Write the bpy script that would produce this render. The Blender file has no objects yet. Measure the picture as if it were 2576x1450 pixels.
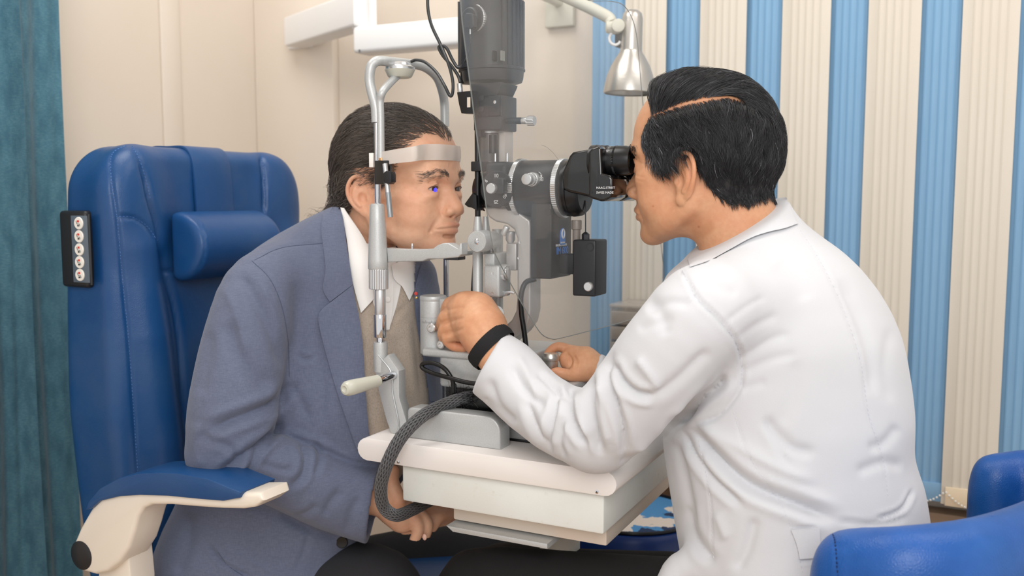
import bpy, bmesh, math, random
import numpy as np
from mathutils.bvhtree import BVHTree
from mathutils import Vector, Matrix

# ---------------------------------------------------------------- camera, light, exposure
SC = bpy.context.scene
COL = SC.collection
F = 2343.0
CAMH = 1.2
PITCH = math.radians(5.5)
YAW = math.radians(26.4)
CY, SY = math.cos(YAW), math.sin(YAW)
cam_d = bpy.data.cameras.new('camera')
cam_d.sensor_width = 36.0
cam_d.lens = 36.0 * F / 2576.0
cam_d.clip_start = 0.05
cam_d.dof.use_dof = True
cam_d.dof.focus_distance = 1.36
cam_d.dof.aperture_fstop = 4.5
cam = bpy.data.objects.new('camera', cam_d)
COL.objects.link(cam)
cam.location = (0, 0, CAMH)
cam.rotation_euler = (math.pi / 2 - PITCH, 0, YAW)
SC.camera = cam

w = bpy.data.worlds.new('world')
SC.world = w
w.use_nodes = True
w.node_tree.nodes['Background'].inputs[0].default_value = (1.0, 0.98, 0.96, 1)
w.node_tree.nodes['Background'].inputs[1].default_value = 0.86

def light_area(name, loc, target, size, power, col=(1, 1, 1), sy=None):
    d = bpy.data.lights.new(name, 'AREA')
    d.energy = power
    d.color = col
    d.size = size
    if sy:
        d.shape = 'RECTANGLE'
        d.size_y = sy
    o = bpy.data.objects.new(name, d)
    COL.objects.link(o)
    o.location = loc
    o.rotation_euler = (Vector(target) - Vector(loc)).to_track_quat('-Z', 'Y').to_euler()
    return o

light_area('added_light', (0.2, -0.35, 1.85), (-0.6, 1.3, 1.0), 1.0, 18, (1.0, 0.985, 0.965))  # added soft key light, hung low near the camera to mimic flash bounce
light_area('added_light.001', (0.35, 1.55, 2.65), (0.25, 2.3, 1.0), 1.1, 14, (1.0, 0.98, 0.95))  # unseen light added to brighten the blinds and back wall
light_area('added_light.002', (-1.2, 1.2, 2.6), (-1.25, 2.0, 0.9), 0.9, 14, (1.0, 0.98, 0.95))  # unseen light added to brighten the left part of the back wall

vs = SC.view_settings
SC.display_settings.display_device = 'sRGB'
vs.view_transform = 'Standard'
vs.look = 'None'
vs.exposure = 0.12
vs.gamma = 1.0
vs.use_curve_mapping = False

# ---------------------------------------------------------------- measuring helpers
CAMP = np.array([0.0, 0.0, CAMH])
def ray(px, py):
    x = (px - 1288.0) / F
    yy = (725.0 - py) / F
    fw = math.cos(PITCH) + yy * math.sin(PITCH)
    up = -math.sin(PITCH) + yy * math.cos(PITCH)
    return np.array([x * CY - fw * SY, x * SY + fw * CY, up])
def PX(px, py, x):
    d = ray(px, py); return CAMP + d * (x / d[0])
def PY(px, py, y):
    d = ray(px, py); return CAMP + d * (y / d[1])
def PZ(px, py, z):
    d = ray(px, py); return CAMP + d * ((z - CAMH) / d[2])
def PD(px, py, dep):
    d = ray(px, py); return CAMP + d * (dep / (-SY * d[0] + CY * d[1]))
def project(v):
    """world points (n,3) -> photo pixels (n,2)"""
    q = np.asarray(v, dtype=np.float64) - CAMP
    X = q[:, 0] * CY + q[:, 1] * SY
    D = -q[:, 0] * SY + q[:, 1] * CY
    Z = q[:, 2]
    fw = D * math.cos(PITCH) - Z * math.sin(PITCH)
    up = D * math.sin(PITCH) + Z * math.cos(PITCH)
    return np.stack([1288 + F * X / fw, 725 - F * up / fw], 1)
def V(p):
    return Vector((float(p[0]), float(p[1]), float(p[2])))

# ---------------------------------------------------------------- materials
def lin(c):
    def f(u):
        u /= 255.0
        return u / 12.92 if u <= 0.04045 else ((u + 0.055) / 1.055) ** 2.4
    return (f(c[0]), f(c[1]), f(c[2]), 1.0)
def mat(name, rgb, rough=0.5, metal=0.0, spec=0.5, bump=None, vary=None, coat=0.0, sheen=0.0,
        sss=0.0, alpha=1.0, trans=0.0, ior=1.45, emit=None, vcol=False):
    """bump = (kind, scale, strength[, stretch xyz]); vary = (scale, rgb2, amount, stretch)"""
    m = bpy.data.materials.new(name)
    m.use_nodes = True
    nt = m.node_tree
    N, L = nt.nodes, nt.links
    b = N['Principled BSDF']
    b.inputs['Base Color'].default_value = lin(rgb)
    b.inputs['Roughness'].default_value = rough
    b.inputs['Metallic'].default_value = metal
    b.inputs['Specular IOR Level'].default_value = spec
    b.inputs['Coat Weight'].default_value = coat
    b.inputs['Coat Roughness'].default_value = 0.08
    b.inputs['Sheen Weight'].default_value = sheen
    b.inputs['IOR'].default_value = ior
    b.inputs['Alpha'].default_value = alpha
    b.inputs['Transmission Weight'].default_value = trans
    if sss:
        b.inputs['Subsurface Weight'].default_value = sss
        b.inputs['Subsurface Radius'].default_value = (1.0, 0.35, 0.2)
        b.inputs['Subsurface Scale'].default_value = 0.006
    if emit:
        b.inputs['Emission Color'].default_value = lin(emit[0])
        b.inputs['Emission Strength'].default_value = emit[1]
    tc = None
    def coords(stretch):
        nonlocal tc
        if tc is None:
            tc = N.new('ShaderNodeTexCoord')
        mp = N.new('ShaderNodeMapping')
        mp.inputs['Scale'].default_value = stretch
        mp.inputs['Location'].default_value = (3.37, 7.13, 1.71)
        L.new(tc.outputs['Object'], mp.inputs['Vector'])
        return mp.outputs['Vector']
    base = None
    if vcol:
        a = N.new('ShaderNodeAttribute'); a.attribute_name = 'Col'
        mx = N.new('ShaderNodeMix'); mx.data_type = 'RGBA'; mx.blend_type = 'MULTIPLY'
        mx.inputs['Factor'].default_value = 1.0
        mx.inputs['A'].default_value = lin(rgb)
        L.new(a.outputs['Color'], mx.inputs['B'])
        base = mx.outputs['Result']
    for vr in ([vary] if vary and not isinstance(vary, list) else (vary or [])):
        n = N.new('ShaderNodeTexNoise')
        n.inputs['Scale'].default_value = vr[0]
        n.inputs['Detail'].default_value = 5
        L.new(coords(vr[3] if len(vr) > 3 else (1, 1, 1)), n.inputs['Vector'])
        mr = N.new('ShaderNodeMapRange')
        mr.inputs['From Min'].default_value = vr[4] if len(vr) > 4 else 0.4
        mr.inputs['From Max'].default_value = vr[5] if len(vr) > 5 else 0.68
        mr.inputs['To Max'].default_value = vr[2]
        L.new(n.outputs['Fac'], mr.inputs['Value'])
        mx = N.new('ShaderNodeMix'); mx.data_type = 'RGBA'
        L.new(mr.outputs['Result'], mx.inputs['Factor'])
        if base is None:
            mx.inputs['A'].default_value = lin(rgb)
        else:
            L.new(base, mx.inputs['A'])
        mx.inputs['B'].default_value = lin(vr[1])
        base = mx.outputs['Result']
    if base is not None:
        L.new(base, b.inputs['Base Color'])
    last = None
    for bp in ([bump] if bump and not isinstance(bump, list) else (bump or [])):
        st = bp[3] if len(bp) > 3 else (1, 1, 1)
        if bp[0] == 'noise':
            n = N.new('ShaderNodeTexNoise'); n.inputs['Detail'].default_value = 6
            out = n.outputs['Fac']
        elif bp[0] == 'voronoi':
            n = N.new('ShaderNodeTexVoronoi'); n.feature = 'DISTANCE_TO_EDGE'
            out = n.outputs['Distance']
        else:
            n = N.new('ShaderNodeTexWave'); n.bands_direction = bp[0]
            out = n.outputs['Fac']
        n.inputs['Scale'].default_value = bp[1]
        L.new(coords(st), n.inputs['Vector'])
        bn = N.new('ShaderNodeBump')
        bn.inputs['Strength'].default_value = bp[2]
        bn.inputs['Distance'].default_value = bp[4] if len(bp) > 4 else 0.002
        L.new(out, bn.inputs['Height'])
        if last is not None:
            L.new(last, bn.inputs['Normal'])
        last = bn.outputs['Normal']
    if last is not None:
        L.new(last, b.inputs['Normal'])
    return m

M = {}
M['wall'] = mat('wall_paint', (224, 213, 200), 0.6, bump=('noise', 60, 0.05), vary=(2.2, (219, 204, 187), 0.5))
M['floor'] = mat('floor_vinyl', (190, 160, 130), 0.5, vary=(5, (170, 140, 112), 0.5))
M['ceiling'] = mat('ceiling_paint', (240, 236, 230), 0.8)
M['blind_blue'] = mat('blind_fabric_blue', (128, 168, 202), 0.8, bump=[('noise', 700, 0.25)], vary=[(8, (120, 161, 197), 0.6, (1, 1, .3)), (130, (140, 180, 210), 0.25, (1, 1, .12))])
M['blind_cream'] = mat('blind_fabric_cream', (217, 209, 196), 0.8, bump=[('noise', 700, 0.25)], vary=[(8, (211, 202, 188), 0.6, (1, 1, .3))])
M['rib_blue'] = mat('blind_rib_blue', (114, 156, 192), 0.8)
M['rib_cream'] = mat('blind_rib_cream', (206, 198, 184), 0.8)
M['leather'] = mat('blue_leatherette', (22, 72, 124), 0.36, bump=[('noise', 90, 0.12), ('voronoi', 420, 0.12)],
                   vary=[(9, (58, 88, 128), 0.55), (3, (16, 64, 120), 0.5)], spec=0.5)
M['leather2'] = mat('blue_leatherette_shiny', (20, 80, 146), 0.36, bump=[('noise', 60, 0.10), ('voronoi', 330, 0.25)],
                   vary=[(14, (50, 104, 178), 0.5), (3, (16, 74, 168), 0.5)], spec=0.5)
M['seam'] = mat('seam_thread', (70, 110, 170), 0.7)
M['seam_dark'] = mat('seam_thread_dark', (20, 40, 80), 0.7)
M['cream_plastic'] = mat('cream_plastic', (236, 226, 212), 0.35, bump=('noise', 40, 0.03))
M['black_plastic'] = mat('black_plastic', (32, 32, 35), 0.42)
M['black_gloss'] = mat('black_gloss', (8, 9, 11), 0.12, coat=0.6)
M['black_satin'] = mat('black_satin', (20, 20, 22), 0.3)
M['dark_grey'] = mat('dark_grey_paint', (36, 38, 43), 0.45)
M['module'] = mat('module_grey', (34, 35, 38), 0.45)
M['silver'] = mat('silver_hammer_paint', (193, 195, 195), 0.42, metal=0.35, bump=[('noise', 900, 0.08)], vary=(700, (172, 175, 177), 0.5))
M['silver_smooth'] = mat('satin_aluminium', (208, 209, 210), 0.28, metal=0.75)
M['silver_warm'] = mat('champagne_aluminium', (186, 180, 176), 0.38, metal=0.45, bump=('noise', 900, 0.08))
M['chrome'] = mat('chrome', (215, 217, 222), 0.08, metal=1.0)
M['brushed'] = mat('brushed_aluminium', (196, 192, 186), 0.3, metal=0.9, bump=('noise', 60, 0.12, (1, 1, 14)))
M['grip'] = mat('grip_plastic', (196, 196, 184), 0.25)
M['white_lam'] = mat('white_laminate', (236, 231, 228), 0.28, bump=('noise', 25, 0.02), vary=(5, (228, 221, 216), 0.5))
M['white_box'] = mat('white_enamel', (226, 229, 226), 0.4, bump=('noise', 500, 0.06), vary=[(7, (214, 214, 206), 0.5), (60, (196, 188, 170), 0.35, (1, 1, 1), .62, .75)])
M['under_box'] = mat('beige_enamel', (214, 200, 186), 0.5)
M['white_arm'] = mat('white_powder_coat', (240, 240, 240), 0.35)
M['band'] = mat('white_band', (246, 240, 234), 0.4, bump=('noise', 50, 0.15))
M['rubber'] = mat('black_rubber', (18, 18, 19), 0.32)
M['cable'] = mat('grey_black_cable', (52, 54, 56), 0.35)
M['braid'] = mat('braided_sleeve', (40, 40, 42), 0.6, bump=[('voronoi', 260, 0.9, (1, 1, 1), 0.003)], vary=(420, (92, 92, 94), 0.5))
M['acrylic'] = None
M['white_print'] = mat('white_print', (226, 226, 226), 0.6)
M['blue_print'] = mat('blue_print', (72, 140, 230), 0.5)
M['red_print'] = mat('red_print', (215, 70, 60), 0.5)
M['dark_print'] = mat('dark_print', (40, 50, 50), 0.5)
M['lamp_paint'] = mat('grey_green_paint', (208, 206, 192), 0.4)
M['curtain'] = mat('teal_curtain', (98, 152, 174), 0.75, bump=[('noise', 420, 0.5, (1, 1, .35))],
                   vary=[(150, (146, 190, 202), 0.45, (1, 1, 3.5)), (46, (56, 108, 134), 0.5, (1, 1, .4))], sheen=0.3)
M['brown'] = mat('brown_sill', (150, 126, 104), 0.5)

def acrylic():
    m = bpy.data.materials.new('dusty_acrylic'); m.use_nodes = True
    nt = m.node_tree; N, L = nt.nodes, nt.links
    for n in list(N):
        N.remove(n)
    out = N.new('ShaderNodeOutputMaterial')
    tr = N.new('ShaderNodeBsdfTransparent'); tr.inputs[0].default_value = (0.955, 0.96, 0.96, 1)
    gl = N.new('ShaderNodeBsdfGlossy'); gl.inputs['Roughness'].default_value = 0.05
    gl.inputs['Color'].default_value = (1, 1, 1, 1)
    di = N.new('ShaderNodeBsdfDiffuse'); di.inputs[0].default_value = (0.85, 0.85, 0.85, 1)
    m1 = N.new('ShaderNodeMixShader'); m2 = N.new('ShaderNodeMixShader')
    tc = N.new('ShaderNodeTexCoord')
    n1 = N.new('ShaderNodeTexNoise'); n1.inputs['Scale'].default_value = 9; n1.inputs['Detail'].default_value = 6
    n2 = N.new('ShaderNodeTexNoise'); n2.inputs['Scale'].default_value = 520; n2.inputs['Detail'].default_value = 2
    r1 = N.new('ShaderNodeMapRange'); r1.inputs['From Min'].default_value = .3; r1.inputs['From Max'].default_value = .75
    r1.inputs['To Min'].default_value = 0.03; r1.inputs['To Max'].default_value = 0.075
    r2 = N.new('ShaderNodeMapRange'); r2.inputs['From Min'].default_value = .64; r2.inputs['From Max'].default_value = .74
    r2.inputs['To Max'].default_value = 0.07
    ad = N.new('ShaderNodeMath')
    L.new(tc.outputs['Object'], n1.inputs['Vector']); L.new(tc.outputs['Object'], n2.inputs['Vector'])
    L.new(n1.outputs['Fac'], r1.inputs['Value']); L.new(n2.outputs['Fac'], r2.inputs['Value'])
    L.new(r1.outputs['Result'], ad.inputs[0]); L.new(r2.outputs['Result'], ad.inputs[1])
    m1.inputs[0].default_value = 0.025; L.new(tr.outputs[0], m1.inputs[1]); L.new(gl.outputs[0], m1.inputs[2])
    L.new(ad.outputs[0], m2.inputs[0]); L.new(m1.outputs[0], m2.inputs[1]); L.new(di.outputs[0], m2.inputs[2])
    L.new(m2.outputs[0], out.inputs['Surface'])
    return m
M['acrylic'] = acrylic()
M['acrylic_edge'] = mat('acrylic_edge', (120, 124, 122), 0.2)
M['clear_box'] = mat('clear_plastic', (200, 190, 178), 0.15, alpha=0.45)

# ---------------------------------------------------------------- objects
def empty(name, loc, label=None, cat=None, group=None):
    o = bpy.data.objects.new(name, None)
    o.empty_display_size = 0.05
    COL.objects.link(o)
    o.location = V(loc)
    tag(o, label, cat, group)
    return o
def tag(o, label=None, cat=None, group=None, kind=None):
    if label: o['label'] = label
    if cat: o['category'] = cat
    if group: o['group'] = group
    if kind: o['kind'] = kind
    return o
def wloc(o):
    p = Vector((0, 0, 0))
    while o is not None:
        p += Vector(o.location); o = o.parent
    return p
def link(name, me, m, parent=None, smooth=True, angle=None):
    """mesh data in world coordinates -> object, under parent (all empties unrotated)"""
    o = bpy.data.objects.new(name, me)
    COL.objects.link(o)
    if m is not None and len(me.materials) == 0:
        for mm in (m if isinstance(m, (list, tuple)) else [m]):
            me.materials.append(mm)
    if parent is not None:
        o.parent = parent
        off = wloc(parent)
        me.transform(Matrix.Translation(-off))
    else:
        c = Vector((0, 0, 0))
        n = len(me.vertices)
        if n:
            a = np.empty(n * 3, np.float32); me.vertices.foreach_get('co', a); a = a.reshape(-1, 3)
            c = Vector((float((a[:, 0].min() + a[:, 0].max()) / 2), float((a[:, 1].min() + a[:, 1].max()) / 2), float(a[:, 2].min())))
            me.transform(Matrix.Translation(-c)); o.location = c
    if smooth:
        me.shade_smooth()
        if angle:
            me.set_sharp_from_angle(angle=math.radians(angle))
    return o
def bm_obj(name, bm, m, parent=None, smooth=True, angle=35):
    bmesh.ops.recalc_face_normals(bm, faces=bm.faces)
    me = bpy.data.meshes.new(name)
    bm.to_mesh(me); bm.free()
    return link(name, me, m, parent, smooth, angle)

def b_box(bm, lo, hi, bev=0.0, seg=2):
    r = bmesh.ops.create_cube(bm, size=1.0)
    vs_ = r['verts']
    for v in vs_:
        v.co = Vector([(lo[i] + hi[i]) / 2 + v.co[i] * (hi[i] - lo[i]) for i in range(3)])
    if bev:
        es = list({e for v in vs_ for e in v.link_edges})
        bmesh.ops.bevel(bm, geom=es, offset=bev, segments=seg, affect='EDGES', profile=0.5)
def frame_of(d):
    d = Vector(d).normalized()
    a = Vector((0, 0, 1)) if abs(d.z) < 0.9 else Vector((1, 0, 0))
    x = d.cross(a).normalized()
    return x, d.cross(x).normalized(), d
def b_lathe(bm, p0, axis, prof, seg=28, caps=True):
    """prof = [(distance along axis, radius), ...]"""
    x, y, d = frame_of(axis)
    p0 = V(p0)
    rings = []
    for (h, r) in prof:
        c = p0 + d * h
        rings.append([bm.verts.new(c + (x * math.cos(2 * math.pi * k / seg) + y * math.sin(2 * math.pi * k / seg)) * max(r, 1e-5)) for k in range(seg)])
    for i in range(len(rings) - 1):
        for k in range(seg):
            bm.faces.new((rings[i][k], rings[i][(k + 1) % seg], rings[i + 1][(k + 1) % seg], rings[i + 1][k]))
    if caps:
        bm.faces.new(rings[0]); bm.faces.new(rings[-1])
def catmull(pts, n=8):
    pts = [np.asarray(p, float) for p in pts]
    if len(pts) < 3:
        return [pts[0] + (pts[-1] - pts[0]) * t for t in np.linspace(0, 1, n + 1)]
    P = [2 * pts[0] - pts[1]] + pts + [2 * pts[-1] - pts[-2]]
    out = []
    for i in range(1, len(P) - 2):
        for k in range(n):
            t = k / n
            out.append(0.5 * ((2 * P[i]) + (-P[i - 1] + P[i + 1]) * t + (2 * P[i - 1] - 5 * P[i] + 4 * P[i + 1] - P[i + 2]) * t * t
                              + (-P[i - 1] + 3 * P[i] - 3 * P[i + 1] + P[i + 2]) * t ** 3))
    out.append(pts[-1])
    return out
def b_tube(bm, pts, r, seg=12, smooth_n=8, caps=True, flat=None):
    """r: radius or list matched to pts"""
    rr = list(r) if isinstance(r, (list, tuple)) else [r] * len(pts)
    if smooth_n:
        cp = catmull([np.append(np.asarray(p, float), q) for p, q in zip(pts, rr)], smooth_n)
        pts = [c[:3] for c in cp]; rr = [c[3] for c in cp]
    pts = [V(p) for p in pts]
    rings = []
    x = None
    for i, p in enumerate(pts):
        d = (pts[min(i + 1, len(pts) - 1)] - pts[max(i - 1, 0)]).normalized()
        if x is None:
            x, y, _ = frame_of(d)
        else:
            x = (x - d * x.dot(d)).normalized(); y = d.cross(x)
        rings.append([bm.verts.new(p + (x * math.cos(2 * math.pi * k / seg) + y * math.sin(2 * math.pi * k / seg)) * rr[i]) for k in range(seg)])
    for i in range(len(rings) - 1):
        for k in range(seg):
            bm.faces.new((rings[i][k], rings[i][(k + 1) % seg], rings[i + 1][(k + 1) % seg], rings[i + 1][k]))
    if caps:
        bm.faces.new(rings[0]); bm.faces.new(rings[-1])
def b_prism(bm, poly, off, bev=0.0, seg=2):
    """poly: 3-D points of one face, off: extrusion vector"""
    off = V(off)
    a = [bm.verts.new(V(p)) for p in poly]
    b = [bm.verts.new(V(p) + off) for p in poly]
    n = len(poly)
    fs = [bm.faces.new(a), bm.faces.new(b[::-1])]
    for i in range(n):
        bm.faces.new((a[i], b[i], b[(i + 1) % n], a[(i + 1) % n]))
    if bev:
        es = list({e for f in fs for e in f.edges})
        bmesh.ops.recalc_face_normals(bm, faces=bm.faces)
        bmesh.ops.bevel(bm, geom=es, offset=bev, segments=seg, affect='EDGES', profile=0.5, clamp_overlap=True)
def box(name, lo, hi, m, parent=None, bev=0.002, seg=2):
    lo, hi = [min(a, b) for a, b in zip(lo, hi)], [max(a, b) for a, b in zip(lo, hi)]
    bm = bmesh.new(); b_box(bm, lo, hi, min(bev, min(h - l for l, h in zip(lo, hi)) * 0.45), seg)
    return bm_obj(name, bm, m, parent)
def lathe(name, p0, axis, prof, m, parent=None, seg=32, angle=35):
    bm = bmesh.new(); b_lathe(bm, p0, axis, prof, seg)
    return bm_obj(name, bm, m, parent, angle=angle)
def tube(name, pts, r, m, parent=None, seg=14, n=8):
    bm = bmesh.new(); b_tube(bm, pts, r, seg, n)
    return bm_obj(name, bm, m, parent, angle=60)
def prism(name, poly, off, m, parent=None, bev=0.0015, seg=2):
    bm = bmesh.new(); b_prism(bm, poly, off, bev, seg)
    return bm_obj(name, bm, m, parent)
def cyl(name, a, b, r, m, parent=None, bev=0.001, seg=32, r2=None):
    a = np.asarray(a, float); b = np.asarray(b, float)
    Ld = float(np.linalg.norm(b - a)); r2 = r if r2 is None else r2
    bev = min(bev, Ld * .3, r * .5)
    return lathe(name, a, b - a, [(0, max(r - bev, 1e-4)), (bev * .3, r - bev * .3), (bev, r), (Ld - bev, r2), (Ld - bev * .3, r2 - bev * .3), (Ld, max(r2 - bev, 1e-4))], m, parent, seg)
def knurled(name, a, b, r, m, parent=None, n=48, depth=0.0006, bev=0.0008):
    """cylinder whose side carries n grooves"""
    a = V(a); b = V(b); x, y, d = frame_of(b - a); Ld = (b - a).length
    bm = bmesh.new(); rings = []
    for (h, rr, g) in ((0, r - bev, 0), (bev, r, 1), (Ld - bev, r, 1), (Ld, r - bev, 0)):
        ring = []
        for k in range(2 * n):
            q = rr - (depth if (g and k % 2) else 0)
            t = math.pi * k / n
            ring.append(bm.verts.new(a + d * h + (x * math.cos(t) + y * math.sin(t)) * q))
        rings.append(ring)
    for i in range(3):
        for k in range(2 * n):
            bm.faces.new((rings[i][k], rings[i][(k + 1) % (2 * n)], rings[i + 1][(k + 1) % (2 * n)], rings[i + 1][k]))
    bm.faces.new(rings[0]); bm.faces.new(rings[-1])
    return bm_obj(name, bm, m, parent, smooth=False)
def text(name, s, size, origin, xdir, ydir, m, parent, extrude=0.0002):
    """lettering lying on a surface: origin = lower left corner, xdir/ydir = reading and up directions"""
    cu = bpy.data.curves.new(name, 'FONT'); cu.body = s; cu.size = size; cu.extrude = extrude
    cu.resolution_u = 3
    o = bpy.data.objects.new(name, cu); COL.objects.link(o)
    dg = bpy.context.evaluated_depsgraph_get()
    me = bpy.data.meshes.new_from_object(o.evaluated_get(dg))
    bpy.data.objects.remove(o)
    xd = Vector(xdir).normalized(); yd = Vector(ydir).normalized(); zd = xd.cross(yd)
    T = Matrix((xd, yd, zd)).transposed().to_4x4(); T.translation = V(origin)
    me.transform(T)
    me.materials.clear()
    return link(name, me, m, parent, smooth=False)

# ---------------------------------------------------------------- solid fields -> one continuous surface
def smin(a, b, k):
    h = np.maximum(k - np.abs(a - b), 0) / k
    return np.minimum(a, b) - h * h * k * 0.25
class Field:
    """signed distance samples in a box; frame: 4x4 local -> world"""
    def __init__(s, lo, hi, h, frame=None):
        s.lo = np.array(lo, np.float32); s.h = h
        s.n = np.ceil((np.array(hi) - s.lo) / h).astype(int) + 1
        s.D = np.full(s.n, 0.05, np.float32)
        s.frame = frame
    def block(s, lo, hi):
        a = np.clip(np.floor((np.array(lo) - s.lo) / s.h).astype(int), 0, s.n)
        b = np.clip(np.ceil((np.array(hi) - s.lo) / s.h).astype(int) + 1, 0, s.n)
        if np.any(b <= a):
            return None, None
        ax = [(s.lo[i] + s.h * np.arange(a[i], b[i])).astype(np.float32) for i in range(3)]
        P = (ax[0][:, None, None], ax[1][None, :, None], ax[2][None, None, :])
        return tuple(slice(a[i], b[i]) for i in range(3)), P
    def _ap(s, fn, lo, hi, k, mode):
        k = max(k, s.h * .5)
        pad = k + 3 * s.h
        sl, P = s.block(np.array(lo) - pad, np.array(hi) + pad)
        if sl is None:
            return
        f = fn(P).astype(np.float32)
        if mode == 'add':
            s.D[sl] = smin(s.D[sl], f, k)
        else:
            s.D[sl] = -smin(-s.D[sl], f, k)
    def ell(s, c, r, k=0.01, R=None, mode='add'):
        c = np.array(c, float); r = np.array(r, float)
        m = r.max()
        def fn(P):
            x, y, z = P[0] - c[0], P[1] - c[1], P[2] - c[2]
            if R is not None:
                x, y, z = (R[0][0] * x + R[0][1] * y + R[0][2] * z, R[1][0] * x + R[1][1] * y + R[1][2] * z, R[2][0] * x + R[2][1] * y + R[2][2] * z)
            q0 = np.sqrt((x / r[0]) ** 2 + (y / r[1]) ** 2 + (z / r[2]) ** 2)
            q1 = np.sqrt((x / r[0] ** 2) ** 2 + (y / r[1] ** 2) ** 2 + (z / r[2] ** 2) ** 2) + 1e-6
            return q0 * (q0 - 1) / q1
        rr = np.array([m] * 3) if R is not None else r
        s._ap(fn, c - rr, c + rr, k, mode)
    def cone(s, a, b, ra, rb=None, k=0.01, mode='add'):
        a = np.array(a, float); b = np.array(b, float); rb = ra if rb is None else rb
        ba = b - a; L2 = float(ba @ ba) + 1e-12
        def fn(P):
            t = np.clip(((P[0] - a[0]) * ba[0] + (P[1] - a[1]) * ba[1] + (P[2] - a[2]) * ba[2]) / L2, 0, 1)
            d = np.sqrt((P[0] - a[0] - t * ba[0]) ** 2 + (P[1] - a[1] - t * ba[1]) ** 2 + (P[2] - a[2] - t * ba[2]) ** 2)
            return d - (ra + (rb - ra) * t)
        m = max(ra, rb)
        s._ap(fn, np.minimum(a, b) - m, np.maximum(a, b) + m, k, mode)
    def chain(s, pts, rad, k=0.01, n=0, mode='add'):
        """one limb: cones joined hard, then blended as a whole"""
        if n:
            cp = catmull([np.append(np.asarray(p, float), q) for p, q in zip(pts, rad)], n)
            pts = [c[:3] for c in cp]; rad = [c[3] for c in cp]
        pts = [np.asarray(p, float) for p in pts]
        A = np.array(pts); m = max(rad)
        def fn(P):
            out = None
            for i in range(len(pts) - 1):
                a, b = pts[i], pts[i + 1]; ba = b - a; L2 = float(ba @ ba) + 1e-12
                t = np.clip(((P[0] - a[0]) * ba[0] + (P[1] - a[1]) * ba[1] + (P[2] - a[2]) * ba[2]) / L2, 0, 1)
                d = np.sqrt((P[0] - a[0] - t * ba[0]) ** 2 + (P[1] - a[1] - t * ba[1]) ** 2 + (P[2] - a[2] - t * ba[2]) ** 2) - (rad[i] + (rad[i + 1] - rad[i]) * t)
                out = d if out is None else np.minimum(out, d)
            return out
        s._ap(fn, A.min(0) - m, A.max(0) + m, k, mode)
    def loft(s, rows, k=0.01, p=2.3, mode='add', ax=2):
        """rows: (z, xc, yc, a, b) slices stacked along z; a = half width in x, b = half depth in y (or (front,back))"""
        rows = sorted(rows)
        R = np.array([[q if not isinstance(q, tuple) else 0 for q in r] for r in rows], float)
        bf = np.array([r[4][0] if isinstance(r[4], tuple) else r[4] for r in rows], float)
        bb = np.array([r[4][1] if isinstance(r[4], tuple) else r[4] for r in rows], float)
        z0, z1 = R[0, 0], R[-1, 0]
        ma = max(R[:, 3]); mb = max(bf.max(), bb.max())
        lo = [(R[:, 1] - R[:, 3]).min(), (R[:, 2] - mb).min(), z0]
        hi = [(R[:, 1] + R[:, 3]).max(), (R[:, 2] + mb).max(), z1]
        def itp(z, y):
            x = R[:, 0]
            # smooth (monotone-ish) hermite interpolation
            d = np.gradient(y, x)
            i = np.clip(np.searchsorted(x, z) - 1, 0, len(x) - 2)
            hh = x[i + 1] - x[i]; t = np.clip((z - x[i]) / hh, 0, 1)
            return ((2 * t ** 3 - 3 * t ** 2 + 1) * y[i] + (t ** 3 - 2 * t ** 2 + t) * hh * d[i] + (-2 * t ** 3 + 3 * t ** 2) * y[i + 1] + (t ** 3 - t ** 2) * hh * d[i + 1])
        def fn(P):
            z = P[2].ravel().astype(float)
            xc, yc, a = itp(z, R[:, 1]), itp(z, R[:, 2]), np.maximum(itp(z, R[:, 3]), 1e-3)
            f_, b_ = np.maximum(itp(z, bf), 1e-3), np.maximum(itp(z, bb), 1e-3)
            sh = (1, 1, -1)
            x = P[0] - xc.reshape(sh); y = P[1] - yc.reshape(sh)
            bsel = np.where(y < 0, f_.reshape(sh), b_.reshape(sh)); a = a.reshape(sh)
            q = (np.abs(x / a) ** p + np.abs(y / bsel) ** p) ** (1 / p)
            f = (q - 1) * np.minimum(a, bsel)
            zz = P[2]
            cap = np.maximum(z0 - zz, zz - z1)
            return np.maximum(f, cap)
        s._ap(fn, lo, hi, k, mode)
    def fn(s, f, lo, hi, k=0.01, mode='add'):
        s._ap(f, lo, hi, k, mode)
    def sample(s, p):
        g = (np.asarray(p, float) - s.lo) / s.h
        g = np.clip(g, 0, s.n - 1.001)
        i = g.astype(int); f = g - i
        r = 0
        for dx in (0, 1):
            for dy in (0, 1):
                for dz in (0, 1):
                    wgt = (f[:, 0] if dx else 1 - f[:, 0]) * (f[:, 1] if dy else 1 - f[:, 1]) * (f[:, 2] if dz else 1 - f[:, 2])
                    r = r + wgt * s.D[i[:, 0] + dx, i[:, 1] + dy, i[:, 2] + dz]
        return r
    def grad(s, p):
        e = s.h * 1.0
        p = np.asarray(p, float)
        g = np.stack([s.sample(p + np.eye(3)[i] * e) - s.sample(p - np.eye(3)[i] * e) for i in range(3)], 1) / (2 * e)
        return g / (np.linalg.norm(g, axis=1, keepdims=True) + 1e-9)
    def settle(s, p, off=0.0, it=3):
        for _ in range(it):
            p = p - s.grad(p) * (s.sample(p) - off)[:, None]
        return p
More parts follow.
